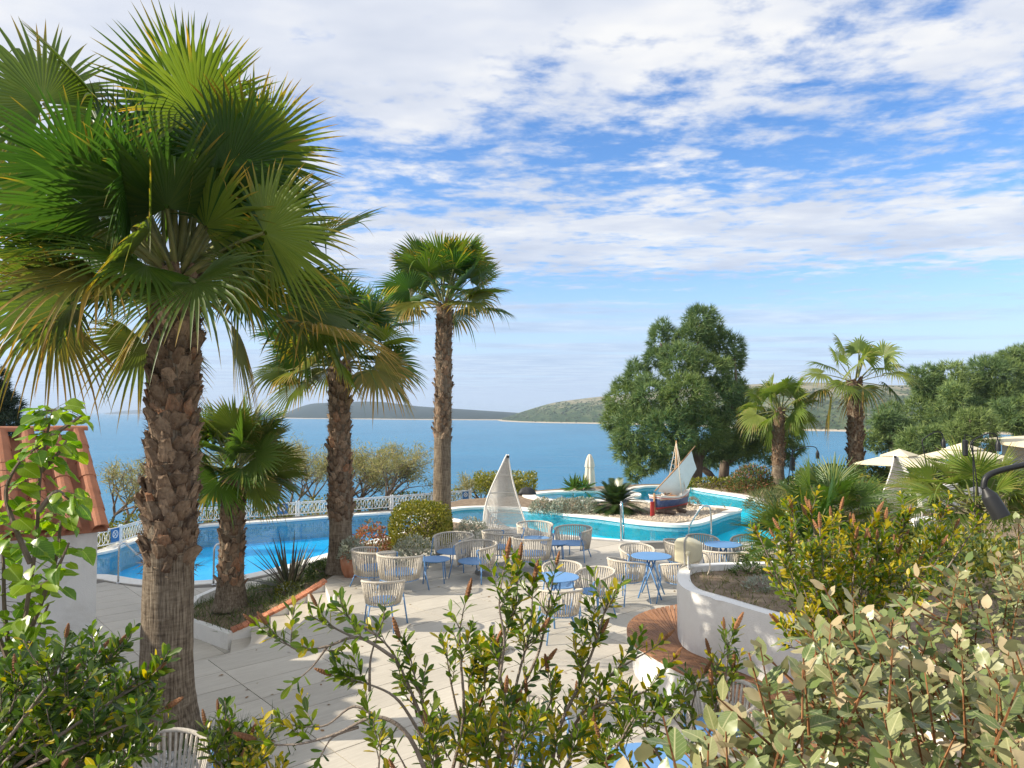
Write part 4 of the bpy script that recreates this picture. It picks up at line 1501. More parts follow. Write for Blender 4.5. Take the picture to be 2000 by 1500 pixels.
def open_parasol(pos, half, h_, label, rz, grey=False):
    t = thing('parasol', label, 'parasol', tuple(pos), rz)
    mat_ = M['canvaswhite']
    MB().tube([(0, 0, 0), (0, 0, h_)], .035, 8).build('pole', M['black'], t, smooth=True)
    hp = .30 * half

    def pyr(hw, z0, z1, th):
        V = [(hw, hw, z0), (-hw, hw, z0), (-hw, -hw, z0), (hw, -hw, z0), (0, 0, z1), (hw, hw, z0 - th), (-hw, hw, z0 - th), (-hw, -hw, z0 - th), (hw, -hw, z0 - th)]
        return V, [(0, 1, 4), (1, 2, 4), (2, 3, 4), (3, 0, 4), (0, 5, 6, 1), (1, 6, 7, 2), (2, 7, 8, 3), (3, 8, 5, 0)]
    a = MB().add(*pyr(half, h_, h_ + half * .36, .04))
    cano = a.build('canopy', mat_, t)
    b = MB().add(*pyr(half * .42, h_ + half * .26, h_ + half * .46, .03))
    b.build('vent', mat_, cano)
    for sx, sy in ((1, 1), (-1, 1), (-1, -1), (1, -1)):
        MB().tube([(0, 0, h_ - .05 + half * .3), (sx * half, sy * half, h_ - .01)], .015, 5).build('rib', M['black'], cano)
    MB().box((0, 0, .04), (.7, .7, .08)).build('foot', M['concrete'], t)
    return t


q_ = D(1757, 905, 29)
open_parasol((q_.x, q_.y, .2), 1.28, q_.z - .2, 'open cream square parasol with a second small tier behind the woven sail', R(40))
q_ = D(1880, 893, 34)
open_parasol((q_.x, q_.y, .6), 1.5, q_.z - .6, 'open white parasol partly behind the pale fan palm on the right', R(30))

# ================================================================== LAMPS


def arc_lamp(foot, top, reach, dirx, label, ang=0.0, extra=False):
    t = thing('garden_lamp', label, 'lamp', tuple(foot))
    H = top - foot.z
    dx, dy = math.cos(ang) * reach, math.sin(ang) * reach
    MB().tube(spline([(-.25 * dirx, 0, 0), (-.05 * dirx, 0, H * .8), (0.02 * dirx, 0, H * .97), (dx * .15, dy * .15, H * 1.02), (dx * .6, dy * .6, H * 1.07), (dx * .92, dy * .92, H * 1.06), (dx, dy, H * 1.0)], 5), .014, 6).build('stem', M['black'], t, smooth=True)
    MB().lathe([(.012, .16), (.03, .13), (.055, .05), (.055, -.10), (.05, -.10), (.05, .04), (.001, .05)], (dx, dy, H * .97 - .05), 14).build('lamp_shade', M['black'], t, auto=R(40))
    return t


f_ = G(1500, 992)
f_ = Vector((f_.x - 1.2, f_.y, 0))
a = D(1552, 882, 22)
arc_lamp(Vector((a.x - .1, 22, .0)), a.z, .80, 1, 'black curved garden lamp above the left-hand fan palm by the lagoon')
a = D(1548, 905, 21)
t = thing('path_light', 'black post light with a box head beside the curved lamp', 'lamp', (a.x, 21, 0))
MB().tube([(0, 0, 0), (0, 0, a.z - .2)], .014, 6).build('post', M['black'], t)
MB().box((0, 0, a.z - .02), (.11, .11, .40)).build('head', M['black'], t, bevel=.01)
MB().tube([(0, 0, a.z + .18), (0, 0, a.z + .42)], .016, 6).build('spike', M['black'], t)
a = D(1783, 858, 18)
arc_lamp(Vector((a.x + .25, 18, .2)), a.z, .55, -1, 'thin black curved lamp crossing the cream parasol', R(6))
a = D(1880, 862, 16)
arc_lamp(Vector((a.x + .2, 16, .3)), a.z, .62, -1, 'thin black curved lamp in front of the pale fan palm', R(4))
a = D(1900, 872, 15)
t = thing('path_light', 'straight black post light rising through the pale fan palm', 'lamp', (a.x, 15, .3))
MB().tube([(0, 0, 0), (0, 0, a.z - .2)], .012, 6).build('post', M['black'], t)
MB().box((-.16, 0, a.z - .33), (.09, .09, .34)).build('head', M['black'], t, bevel=.02)
MB().tube([(-.16, 0, a.z - .16), (-.16, 0, a.z - .05), (0, 0, a.z - .1)], .01, 5).build('arm', M['black'], t)
# close lamp on the right
hp_ = D(1921, 930, 4.2)
lo_ = D(1958, 1012, 4.15)
t = thing('garden_lamp', 'large black arc lamp with a conical top close by above the pale hedge', 'lamp', (4.0, 4.0, 1.2))
arm = spline([Vector((4.1, 4.0, 1.2)), Vector((4.05, 4.0, 2.6)), Vector((3.85, 4.05, 3.10)), D(2060, 895, 4.15), D(2000, 908, 4.2), D(1950, 920, 4.2), D(1926, 933, 4.2), D(1921, 955, 4.2)], 6)
MB().tube(arm, .017, 8).build('arm', M['black'], t, smooth=True, world=True)
ax = (lo_ - D(1923, 952, 4.2))
shade = MB().lathe([(.016, 0), (.019, -.013), (.042, -.052), (.044, -.06), (.049, -.185), (.044, -.185), (.039, -.07), (.001, -.06)], n=24)
o = shade.build('lamp_shade', M['black'], t, auto=R(40))
o.matrix_local = Matrix.Translation(D(1922, 952, 4.2) - Vector(t.location)) @ (-ax).normalized().to_track_quat('Z', 'Y').to_matrix().to_4x4()

# dark bundle by the round pool
bq = G(1029, 967)
t = MB()
t.lathe([(.001, .30), (.12, .29), (.26, .22), (.34, .10), (.36, 0)], n=20, flute=.10, nfl=5, sy=.6)
o = t.build('bundle', M['black_cover'], smooth=True)
o.location = bq + Vector((0, .2, 0))
tag(o, 'black bundled cover lying on the edge wall left of the round pool', 'cover')

# white low walls and building bits on the right
def low_wall(name, px, z, thick, h_, label):
    P = [Vector((p.x, p.y, 0)) for p in spline([G(x, y, z) for x, y in px], 5)]
    t = thing(name, label, 'wall', (P[0].x, P[0].y, 0))
    MB().prism(offset2(P, thick / 2) + offset2(P, -thick / 2)[::-1], z - h_, z).build('wall_body', M['white'], t, world=True)


low_wall('low_wall', [(1725, 1030), (1760, 1042), (1795, 1056), (1822, 1072)], .55, .7, .8, 'broad white curved wall glimpsed behind the yellow bottlebrush')
low_wall('low_wall', [(1770, 1015), (1800, 1012), (1835, 1010)], .35, .5, .6, 'short white wall below the woven sail beside the small fan palm')
low_wall('low_wall', [(1785, 952), (1830, 948), (1880, 944), (1930, 940)], .8, .3, .9, 'long white wall behind the pale fan palm')
q0 = D(1900, 905, 40) + Vector((4.2, 0, 0))
bld = thing('beach_bar', 'low white bar building with a flat sloping roof behind the pale fan palm', 'building', (q0.x + 3.5, 42, -1))
MB().box((q0.x + 4.5, 42, .15), (8, 5, 2.5)).build('wall', M['white'], bld, world=True)
MB().add([(q0.x - 1, 38.5, 1.45), (q0.x + 9, 38.5, 2.1), (q0.x + 9, 45, 2.3), (q0.x - 1, 45, 1.7), (q0.x - 1, 38.5, 1.3), (q0.x + 9, 38.5, 1.95), (q0.x + 9, 45, 2.15), (q0.x - 1, 45, 1.55)],
         [(0, 1, 2, 3), (7, 6, 5, 4), (0, 4, 5, 1), (1, 5, 6, 2), (2, 6, 7, 3), (3, 7, 4, 0)]).build('roof', M['canvaswhite'], bld, world=True)
for k in range(4):
    MB().box((q0.x + 1.4 + k * 2.0, 39.48, .5), (1.2, .04, 1.0)).build('window', M['black'], bld, world=True)
# ================================================================== VEGETATION
M['frond'] = leaf_mat('palm_frond', [(.040, .100, .018), (.062, .135, .022), (.13, .20, .028), (.19, .25, .035)], trans=.40, rough=.33, spec=.5, tip=(.84, 1.12, (.46, .30, .05)), isl=.22)  # brightest yellow-green tones put the look of sunlit fans into the colour
M['frond_old'] = leaf_mat('palm_frond_old', [(.075, .125, .025), (.125, .16, .03), (.22, .19, .04)], trans=.36, rough=.42, tip=(.70, 1.05, (.44, .27, .06)), isl=.22)
M['frond_lime'] = leaf_mat('palm_frond_lime', [(0.124, 0.194, 0.031), (0.186, 0.256, 0.043), (0.248, 0.295, 0.062)], trans=.38, rough=.4, tip=(.8, 1.15, (.36, .26, .09)), isl=.22)
M['frond_mid'] = leaf_mat('fan_leaf_mid', [(.06, .125, .020), (.105, .17, .026), (.19, .23, .04)], trans=.36, rough=.38, tip=(.86, 1.1, (.38, .29, .09)), isl=.22)
M['petiole'] = pmat('petiole', (.16, .19, .06), .5, .25, 6, col2=(.28, .27, .11))
M['pine'] = leaf_mat('pine_needles', [(0.081, 0.150, 0.060), (0.137, 0.222, 0.081), (0.212, 0.305, 0.109)], trans=.22, rough=.6)
M['pine_warm'] = leaf_mat('pine_needles_warm', [(0.124, 0.191, 0.055), (0.191, 0.272, 0.075), (0.300, 0.381, 0.124)], trans=.22, rough=.6)
M['cypress'] = leaf_mat('cypress_scale', [(0.022, 0.043, 0.025), (0.037, 0.065, 0.034), (0.056, 0.090, 0.043)], trans=.12, rough=.7)
M['tamarisk'] = leaf_mat('tamarisk_leaf', [(0.202, 0.217, 0.070), (0.310, 0.295, 0.116), (0.465, 0.395, 0.186)], trans=.35, rough=.7)
M['hedge'] = leaf_mat('hedge_leaf', [(.10, .13, .012), (.19, .20, .02), (.36, .32, .05)], trans=.3, rough=.35)
M['lavender'] = leaf_mat('grey_leaf', [(0.264, 0.295, 0.217), (0.372, 0.403, 0.310), (0.512, 0.527, 0.419)], trans=.2, rough=.8)
M['shrub_brown'] = leaf_mat('heath_leaf', [(0.232, 0.194, 0.132), (0.310, 0.248, 0.171), (0.264, 0.264, 0.155)], trans=.2, rough=.8)
M['shrub_red'] = leaf_mat('red_leaf', [(0.202, 0.171, 0.046), (0.403, 0.139, 0.078), (0.139, 0.171, 0.046), (0.512, 0.155, 0.109)], trans=.3, rough=.5)
M['shrub_green'] = leaf_mat('green_leaf', [(0.046, 0.085, 0.023), (0.078, 0.132, 0.031), (0.139, 0.186, 0.046)], trans=.3, rough=.4)
M['cycad'] = leaf_mat('cycad_leaf', [(0.028, 0.065, 0.022), (0.046, 0.093, 0.028), (0.116, 0.147, 0.034)], trans=.2, rough=.3)
M['flax'] = leaf_mat('flax_leaf', [(0.070, 0.070, 0.046), (0.109, 0.090, 0.065), (0.085, 0.116, 0.062)], trans=.2, rough=.4)
M['grass'] = leaf_mat('grass_blade', [(0.078, 0.116, 0.031), (0.155, 0.171, 0.054), (0.310, 0.264, 0.116)], trans=.3, rough=.6)
M['bb_green'] = leaf_mat('bottlebrush_leaf', [(0.075, 0.156, 0.010), (0.138, 0.219, 0.015), (0.237, 0.294, 0.022)], trans=.38, rough=.34, spec=.5)
M['bb_green_one'] = leaf_mat('bottlebrush_leaf_veined', [(0.075, 0.156, 0.010), (0.138, 0.219, 0.015), (0.237, 0.294, 0.022)], trans=.38, rough=.34, spec=.5, vein=(.22, .27, .05))
M['bb_dark'] = leaf_mat('bottlebrush_leaf_dark', [(0.033, 0.081, 0.013), (0.056, 0.115, 0.015), (0.100, 0.169, 0.020)], trans=.32, rough=.33, spec=.5)
M['bb_dark_one'] = leaf_mat('bottlebrush_leaf_dark_veined', [(0.033, 0.081, 0.013), (0.056, 0.115, 0.015), (0.100, 0.169, 0.020)], trans=.32, rough=.33, spec=.5, vein=(.14, .19, .04))
M['bb_yellow'] = leaf_mat('bottlebrush_leaf_young', [(.42, .37, .010), (.52, .42, .015), (.56, .44, .03)], trans=.38, rough=.4)
M['bb_yellow_one'] = leaf_mat('bottlebrush_leaf_young_veined', [(.42, .37, .010), (.52, .42, .015), (.56, .44, .03)], trans=.38, rough=.4, vein=(.60, .52, .12))
M['mulb'] = leaf_mat('lime_leaf', [(.09, .22, .008), (.15, .29, .010), (.26, .38, .02)], trans=.45, rough=.34, spec=.5, vein=(.34, .46, .08))
M['elae'] = leaf_mat('elaeagnus_leaf', [(.12, .18, .048), (.17, .23, .072), (.25, .285, .11), (.33, .325, .155)], back=(.33, .32, .17), trans=.17, rough=.36, spec=.5)
M['elae_one'] = leaf_mat('elaeagnus_leaf_veined', [(.12, .18, .048), (.17, .23, .072), (.25, .285, .11), (.33, .325, .155)], back=(.33, .32, .17), trans=.17, rough=.36, spec=.5, vein=(.40, .40, .20))
M['elae_tan_one'] = leaf_mat('elaeagnus_young_veined', [(.50, .40, .22), (.56, .46, .28), (.42, .40, .22)], trans=.3, rough=.5, vein=(.36, .27, .14))
M['elae_tan'] = leaf_mat('elaeagnus_young', [(.50, .40, .22), (.56, .46, .28), (.42, .40, .22)], trans=.3, rough=.5)
M['stem_red'] = pmat('stem_rust', (.25, .11, .045), .8, .3, 20)


def norm(a):
    return a / np.maximum(np.linalg.norm(a, axis=-1, keepdims=True), 1e-9)


def leaf_tmpl(w_=.22, fold=.10, curl=.10, shape='obovate'):
    """unit leaf along +Y, normal +Z: 3 stations on each side"""
    if shape == 'obovate': st = [(.30, .62), (.62, 1.0), (.86, .72)]
    elif shape == 'ovate': st = [(.18, .85), (.42, 1.0), (.74, .62)]
    elif shape == 'heart': st = [(.06, .72), (.34, 1.0), (.70, .66)]
    else: st = [(.25, .8), (.5, 1.0), (.78, .6)]
    V = [(0, 0, 0)]
    for y, k in st:
        z = -curl * y * y
        V += [(-w_ * k, y, z + fold * k * w_ * 2), (0, y, z), (w_ * k, y, z + fold * k * w_ * 2)]
    V.append((0, 1, -curl))
    F = [(0, 2, 1), (0, 3, 2)]
    for i in (0, 1):
        a = 1 + i * 3
        F += [(a, a + 1, a + 4), (a, a + 4, a + 3), (a + 1, a + 2, a + 5), (a + 1, a + 5, a + 4)]
    F += [(7, 8, 10), (8, 9, 10)]
    return np.array(V, float), np.array(F)


def blade_tmpl(w_=.05, bend=.0):
    V = [(-w_, 0, 0), (w_, 0, 0), (0, 1, -bend)]
    return np.array(V, float), np.array([(0, 1, 2)])


def basis(Dv, Nv):
    y = norm(np.asarray(Dv, float))
    x = norm(np.cross(y, Nv))
    z = np.cross(x, y)
    return x, y, z


def cloud_arrays(P, Dv, Nv, S, tmpl, wv=None):
    TV, TF = tmpl
    x, y, z = basis(Dv, Nv)
    n, k = len(P), len(TV)
    S = np.broadcast_to(np.asarray(S, float).reshape(-1, 1, 1), (n, 1, 1))
    T = TV[None]
    if wv is not None: T = T * np.stack([wv, np.ones(n), np.ones(n)], -1)[:, None, :]
    V = T[..., 0:1] * x[:, None] + T[..., 1:2] * y[:, None] + T[..., 2:3] * z[:, None]
    V = V * S + np.asarray(P)[:, None]
    F = TF[None] + (np.arange(n) * k)[:, None, None]
    return V.reshape(-1, 3), F.reshape(-1, TF.shape[1])


def leaf_cloud(name, P, Dv, Nv, S, tmpl, mats, parent, midx=None, kind=None):
    V, F = cloud_arrays(P, Dv, Nv, S, tmpl)
    mi = None if midx is None else np.repeat(midx, len(tmpl[1]))
    return mesh_obj(name, V, F, mats, parent, midx=mi, kind=kind, world=True)


def leaf_split(name, P, Dv, Nv, S, tmpls, mats, parent, midx, limit=300, rest='leaves', one_mats=None):
    """the `limit` leaves that show largest become objects (parts), the others one part"""
    P, Dv, Nv, S = map(np.asarray, (P, Dv, Nv, S))
    x_, y_, d_ = proj(P)
    vis = (d_ > .2) & (x_ > -10) & (x_ < 2010) & (y_ > -10) & (y_ < 1510)
    size = np.where(vis, S / np.maximum(d_, .2), 0)
    order = np.argsort(-size)
    one = order[:limit][size[order[:limit]] > 0]
    mes = {}
    X, Y, Z = basis(Dv, Nv)
    org = np.array(parent.location)
    for i in one:
        key = (int(rng.integers(len(tmpls))), int(midx[i]))
        if key not in mes:
            mes[key] = new_mesh(name, tmpls[key[0]][0], tmpls[key[0]][1], (one_mats or mats)[key[1]], smooth=True)
        o = bpy.data.objects.new(name, mes[key])
        COL.objects.link(o)
        o.parent = parent
        s_ = float(S[i])
        Mx = Matrix((X[i] * s_, Y[i] * s_, Z[i] * s_)).transposed().to_4x4()
        o.matrix_local = Matrix.Translation(Vector(P[i] - org)) @ Mx
    rem = np.setdiff1d(np.arange(len(P)), one)
    if len(rem):
        leaf_cloud(rest, P[rem], Dv[rem], Nv[rem], S[rem], tmpls[0], mats, parent, np.asarray(midx)[rem], kind='stuff')


def rand_dirs(n, up=0.0):
    v = rng.normal(size=(n, 3))
    v = norm(v)
    v[:, 2] += up
    return norm(v)


# ------------------------------------------------------------------ fan palms


def frond(parent, base, az, el, Lp, Rb, nseg, mat, droop=.25, fold=.25, roll=0.0, limp=.35, spread=R(118), split=.52, bend=.3, sag=.25, name='frond'):
    D0 = np.array([math.cos(el) * math.cos(az), math.cos(el) * math.sin(az), math.sin(el)])
    ts = np.linspace(0, 1, 7)
    pet = np.array(base)[None] + Lp * (D0[None] * ts[:, None] + np.array([0, 0, -sag])[None] * ts[:, None] ** 2)
    Dd = norm(D0 + np.array([0, 0, -2 * sag]))
    S = np.array([-math.sin(az), math.cos(az), 0.0])
    S = norm(S - Dd * S.dot(Dd))
    N = np.cross(Dd, S) * -1
    N = np.cross(S, Dd) if np.cross(S, Dd)[2] >= 0 or el > R(60) else -np.cross(S, Dd)
    c, s_ = math.cos(roll), math.sin(roll)
    S, N = S * c + N * s_, N * c - S * s_
    Db = norm(Dd * math.cos(bend) - N * math.sin(bend))
    Nb = norm(N * math.cos(bend) + Dd * math.sin(bend))
    hast = pet[-1]
    a = np.linspace(-spread, spread, nseg)
    da = a[1] - a[0]
    T = np.array([.03, .2, .38, split, .64, .76, .88, 1.0])
    Ra = Rb * (1 - .28 * (np.abs(a) / spread) ** 2) * rng.uniform(.93, 1.05, nseg)
    dirs = np.cos(a)[:, None] * Db + np.sin(a)[:, None] * S + (fold * np.abs(np.sin(a)))[:, None] * Nb
    dirs = norm(dirs)
    W = norm(-np.sin(a)[:, None] * Db + np.cos(a)[:, None] * S)
    lk = limp * rng.uniform(.3, 1.5, nseg) + (rng.uniform(size=nseg) > .90) * rng.uniform(.1, .45, nseg)
    tt = np.maximum(T - split * .8, 0)
    fall = droop * T[None] ** 2 * .55 + lk[:, None] * (tt[None] / (1 - split * .8)) ** 2.0
    pos = hast + Ra[:, None, None] * (dirs[:, None, :] * (T[None, :, None] * (1 - .12 * np.minimum(fall, 1.2))[:, :, None]) + np.array([0, 0, -1.0]) * fall[:, :, None])
    jw = rng.normal(0, .02, (nseg, 1)) * tt[None] * 2.0
    pos += W[:, None, :] * (jw * Ra[:, None])[:, :, None]
    w_join = T * math.tan(da / 2) * 1.08
    w_split = split * math.tan(da / 2) * 1.08 * (1 - ((T - split) / (1 - split)).clip(0, 1) ** 1.25)
    wd = np.where(T < split, w_join, w_split) * Rb
    pl = .55
    L_ = pos - W[:, None, :] * wd[None, :, None]
    R_ = pos + W[:, None, :] * wd[None, :, None]
    mid = pos - Nb[None, None] * (wd * pl)[None, :, None]
    V = np.stack([L_, mid, R_], 2).reshape(-1, 3)            # seg, station, 3
    nT = len(T)
    q_ = []
    for j in range(nT - 1):
        o = j * 3
        q_ += [(o, o + 1, o + 4, o + 3), (o + 1, o + 2, o + 5, o + 4)]
    F = (np.array(q_)[None] + (np.arange(nseg) * nT * 3)[:, None, None]).reshape(-1, 4)
    tip = np.repeat(np.broadcast_to(T[None], (nseg, nT)).reshape(-1), 3)
    tip = tip + np.repeat(np.repeat(rng.normal(0, .10, nseg), nT), 3)
    # petiole as a tapering three-sided strip
    pv, pf = [], []
    for i, p in enumerate(pet):
        r_ = (.030 - .016 * ts[i]) * (Rb + .25)
        pv += [p + S * r_, p - S * r_, p - N * r_ * 1.0]
    o = len(V)
    for i in range(6):
        for j in range(3):
            pf.append((o + i * 3 + j, o + i * 3 + (j + 1) % 3, o + i * 3 + 3 + (j + 1) % 3, o + i * 3 + 3 + j))
    V = np.concatenate([V, np.array(pv)])
    Fa = np.concatenate([F, np.array(pf)])
    mi = np.concatenate([np.zeros(len(F), int), np.ones(len(pf), int)])
    tip = np.concatenate([tip, np.zeros(len(pv))])
    return mesh_obj(name, V, Fa, [mat, M['petiole']], parent, midx=mi, attr={'tip': tip}, world=True)


m, h = new_mat('palm_trunk')
co = h.n('ShaderNodeTexCoord').outputs['Object']
mp = h.n('ShaderNodeMapping', {'Vector': co, 'Scale': (1, 1, .07)}).outputs[0]
mp2 = h.n('ShaderNodeMapping', {'Vector': co, 'Scale': (.25, .25, 1)}).outputs[0]
f1 = h.noise(mp, 55, 4, .65)
f2 = h.noise(mp2, 26, 3, .6, .4)
f3 = h.noise(co, 2.2, 4, .6)
v = h.m('ADD', h.m('MULTIPLY', f1, .55), h.m('ADD', h.m('MULTIPLY', f2, .25), h.m('MULTIPLY', f3, .2)))
c = h.ramp(v, [(.36, (.045, .034, .026)), (.48, (.16, .125, .09)), (.62, (.33, .275, .205))])
b = h.n('ShaderNodeBsdfPrincipled', {'Base Color': c, 'Roughness': .95, 'Specular IOR Level': .15})
h.link(h.n('ShaderNodeBump', {'Height': v, 'Strength': 1.0, 'Distance': .035}).outputs[0], b.inputs['Normal'])
h.link(b.outputs[0], h.n('ShaderNodeOutputMaterial').inputs[0])
M['palm_trunk'] = m


def boot_mesh(w_, h_, out_, seed):
    r_ = random.Random(seed)
    V, F = [], []
    ss = [0, .35, .68, 1.0]
    sk = r_.uniform(-.12, .12)
    for s_ in ss:
        hw = w_ * (1 - .50 * s_) * .5 * (1 if s_ < .99 else r_.uniform(.75, 1.1))
        o_ = .012 + out_ * s_ ** 1.7
        for u in (-1, 0, 1):
            V.append((hw * u + sk * w_ * s_, h_ * s_ + (r_.uniform(-.025, .025) if s_ == 1 else 0), o_ - .26 * hw * abs(u) - (0 if u else -.008)))
        for u in (-1, 0, 1):
            V.append((hw * u * .92 + sk * w_ * s_, h_ * s_, o_ - .26 * hw * abs(u) - .022))
    for i in range(3):
        a, b_ = i * 6, i * 6 + 6
        F += [(a, a + 1, b_ + 1, b_), (a + 1, a + 2, b_ + 2, b_ + 1), (a + 4, a + 3, b_ + 3, b_ + 4), (a + 5, a + 4, b_ + 4, b_ + 5), (a + 3, a, b_, b_ + 3), (a + 2, a + 5, b_ + 5, b_ + 2)]
    F += [(18, 19, 22, 21), (19, 20, 23, 22)]
    return new_mesh('leaf_base', V, F, M['boot'])


def palm(label, base, top, r0, r1, boot_from, nboot, bootw, fr, joined_boots=False, name='fan_palm'):
    base, top = Vector(base), Vector(top)
    t = thing(name, label, 'palm tree', tuple(base), group='fan palms with shaggy trunks')
    H = (top - base).length
    nz, na = 60, 40
    V = []
    for i in range(nz + 1):
        s_ = i / nz
        c_ = base.lerp(top, s_)
        flare = 1 + .42 * max(0, 1 - s_ * H / .9) ** 2
        rr = (r0 + (r1 - r0) * s_) * flare
        for j in range(na):
            a = 2 * math.pi * j / na
            q_ = rr * (1 + .02 * math.sin(5 * a + s_ * 9) + .012 * random.uniform(-1, 1))
            V.append((c_.x + q_ * math.cos(a), c_.y + q_ * math.sin(a), c_.z))
    F = np.array([(i * na + j, i * na + (j + 1) % na, (i + 1) * na + (j + 1) % na, (i + 1) * na + j) for i in range(nz) for j in range(na)])
    mesh_obj('trunk', V, F, M['palm_trunk'], t, smooth=True, world=True)
    bms = [boot_mesh(bootw * w_, bootw * h_, bootw * o_ * .68, i) for i, (w_, h_, o_) in enumerate(((1.15, 1.25, .24), (1.3, 1.05, .36), (1.0, 1.4, .44), (1.2, 1.15, .62), (.95, 1.2, .30)))]
    ga = math.pi * (3 - math.sqrt(5))
    jv, jf = [], []
    fibP, fibD, fibN = [], [], []
    for i in range(nboot):
        s_ = boot_from + (1.0 - boot_from) * (i + .5) / nboot + random.uniform(-.004, .004)
        a = i * ga + random.uniform(-.12, .12)
        c_ = base.lerp(top, s_)
        rr = r0 + (r1 - r0) * s_
        outv = Vector((math.cos(a), math.sin(a), 0))
        tan = Vector((-math.sin(a), math.cos(a), 0))
        me = random.choice(bms)
        rot = Matrix((tan, Vector((0, 0, 1)), outv)).transposed().to_4x4() @ Matrix.Rotation(random.gauss(0, .30), 4, 'Z') @ Matrix.Rotation(random.gauss(-.02, .12), 4, 'X')
        sc = random.uniform(.8, 1.2)
        Mx = Matrix.Translation(c_ + outv * (rr - .008) - base) @ rot @ Matrix.Scale(sc, 4)
        if joined_boots:
            o0 = len(jv)
            jv += [tuple(Mx @ v_.co) for v_ in me.vertices]
            jf += [tuple(k + o0 for k in p.vertices) for p in me.polygons]
        else:
            o = link(bpy.data.objects.new('leaf_base', me), t)
            o.matrix_local = Mx
        for _ in range(6):
            b2 = a + random.uniform(-.3, .3)
            fibP.append(base.lerp(top, s_ + random.uniform(-.02, .02)) + Vector((math.cos(b2), math.sin(b2), 0)) * (rr + .01))
            fibD.append(Vector((math.cos(b2), math.sin(b2), 0)) * random.uniform(.4, 1.0) + Vector((-math.sin(b2), math.cos(b2), 0)) * random.gauss(0, .8) + Vector((0, 0, random.gauss(.1, .6))))
            fibN.append(Vector((random.gauss(0, 1), random.gauss(0, 1), random.gauss(0, 1))))
    if joined_boots:
        mesh_obj('leaf_bases', jv, jf, M['boot'], t, kind='stuff')
    V, F = cloud_arrays(np.array(fibP), np.array(fibD), np.array(fibN), rng.uniform(.4, 1.0, len(fibP)) * bootw * .85, blade_tmpl(.05, .2))
    mesh_obj('fibre', V, F, M['fibre'], t, kind='stuff', world=True)
    # crown
    n = fr['n']
    for i in range(n):
        k = i / (n - 1)
        az = i * ga * 1.0 + fr.get('az0', 0) + random.uniform(-.25, .25)
        el = R(fr.get('e1', 84)) + (R(fr.get('e0', -42)) - R(fr.get('e1', 84))) * k ** fr.get('ep', .9) + random.uniform(-.1, .1)
        young = k < .14
        Lp = fr['Lp'] * (1 + fr.get('sl', .30) * max(0, math.sin(el))) * random.uniform(.92 - fr.get('lv', .1), 1.12) * (.85 if young else 1)
        if random.random() < fr.get('short', .12): Lp *= random.uniform(.42, .72)
        Rb = fr['R'] * random.uniform(.88, 1.08)
        old = k > fr.get('old', .72)
        mat = fr.get('mat_old', M['frond_old']) if old else fr.get('mat', M['frond'])
        b_ = top + Vector((math.cos(az), math.sin(az), 0)) * r1 * .7 + Vector((0, 0, .30 * (1 - k) - .05))
        frond(t, tuple(b_), az, el, Lp, Rb, fr.get('nseg', 44), mat, droop=fr.get('droop', .10) + .14 * k, fold=random.uniform(.10, .42), roll=random.gauss(0, .65),
              limp=fr.get('limp', .25)*.22 + (fr.get('limp_old', .5)*.45 if old else 0) + .04 * k, bend=random.uniform(-.45, .30) + .10 * k, sag=.04 + .12 * k, split=fr.get('split', .55))
    return t


b_ = G(322, 1442); tp = D(346, 548, b_.y + .05)
palm('biggest fan palm, close by on the left with a thick shaggy trunk and huge crown', b_, tp, 0.262, .215, .365, 300, .165,
     dict(n=62, short=.42, Lp=1.27, R=1.08, nseg=50, sl=.45, split=.46, e0=-10, e1=88, lv=.35, az0=.6, limp=.22, limp_old=.35, old=.86, ep=.85))
b_ = G(666, 1117); tp = D(662, 712, b_.y)
palm('medium fan palm beside the terracotta pot, trunk ringed with brown leaf bases', b_, tp, .245, .20, .24, 230, .15,
     dict(n=38, Lp=.92, R=.98, nseg=40, e0=-6, az0=2.0, limp=.28, old=.82, limp_old=.35))
b_ = G(862, 1042); tp = D(868, 596, b_.y + .2)
palm('tallest fan palm by the clipped hedge, its small crown high above the sea', b_, tp, .26, .20, .40, 210, .15,
     dict(n=33, Lp=.98, R=1.10, nseg=42, e0=4, az0=1.2, old=.8, limp_old=.3))
b_ = G(450, 1188, -.62); tp = D(455, 925, b_.y)
palm('short young fan palm with dark trunk on the bank between the blue pool and steps', b_, tp, .26, .19, .10, 130, .16,
     dict(n=36, Lp=.66, R=.88, nseg=40, e0=-14, az0=.3, old=.93, limp_old=.3, limp=.15, mat=M['frond_mid']))
b_ = D(1519, 948, 32); tp = D(1522, 805, 32)
palm('lime green fan palm with pale slim trunk right of the big pine', b_, tp, .26, .20, .25, 150, .20,
     dict(n=24, Lp=.85, R=.98, nseg=34, e0=-30, az0=2.6, mat=M['frond_lime'], mat_old=M['frond_lime'], limp=.55, droop=.35), joined_boots=True)
b_ = D(1671, 925, 31); b_.z = -.1; tp = D(1670, 748, 31)
palm('sparse fan palm with an orange-brown trunk, drooping fronds against the hillside', b_, tp, .31, .27, .05, 190, .22,
     dict(n=18, Lp=1.30, R=1.15, nseg=32, e0=-28, az0=.2, mat=M['frond_lime'], mat_old=M['frond_old'], limp=.7, droop=.4, split=.45), joined_boots=True)


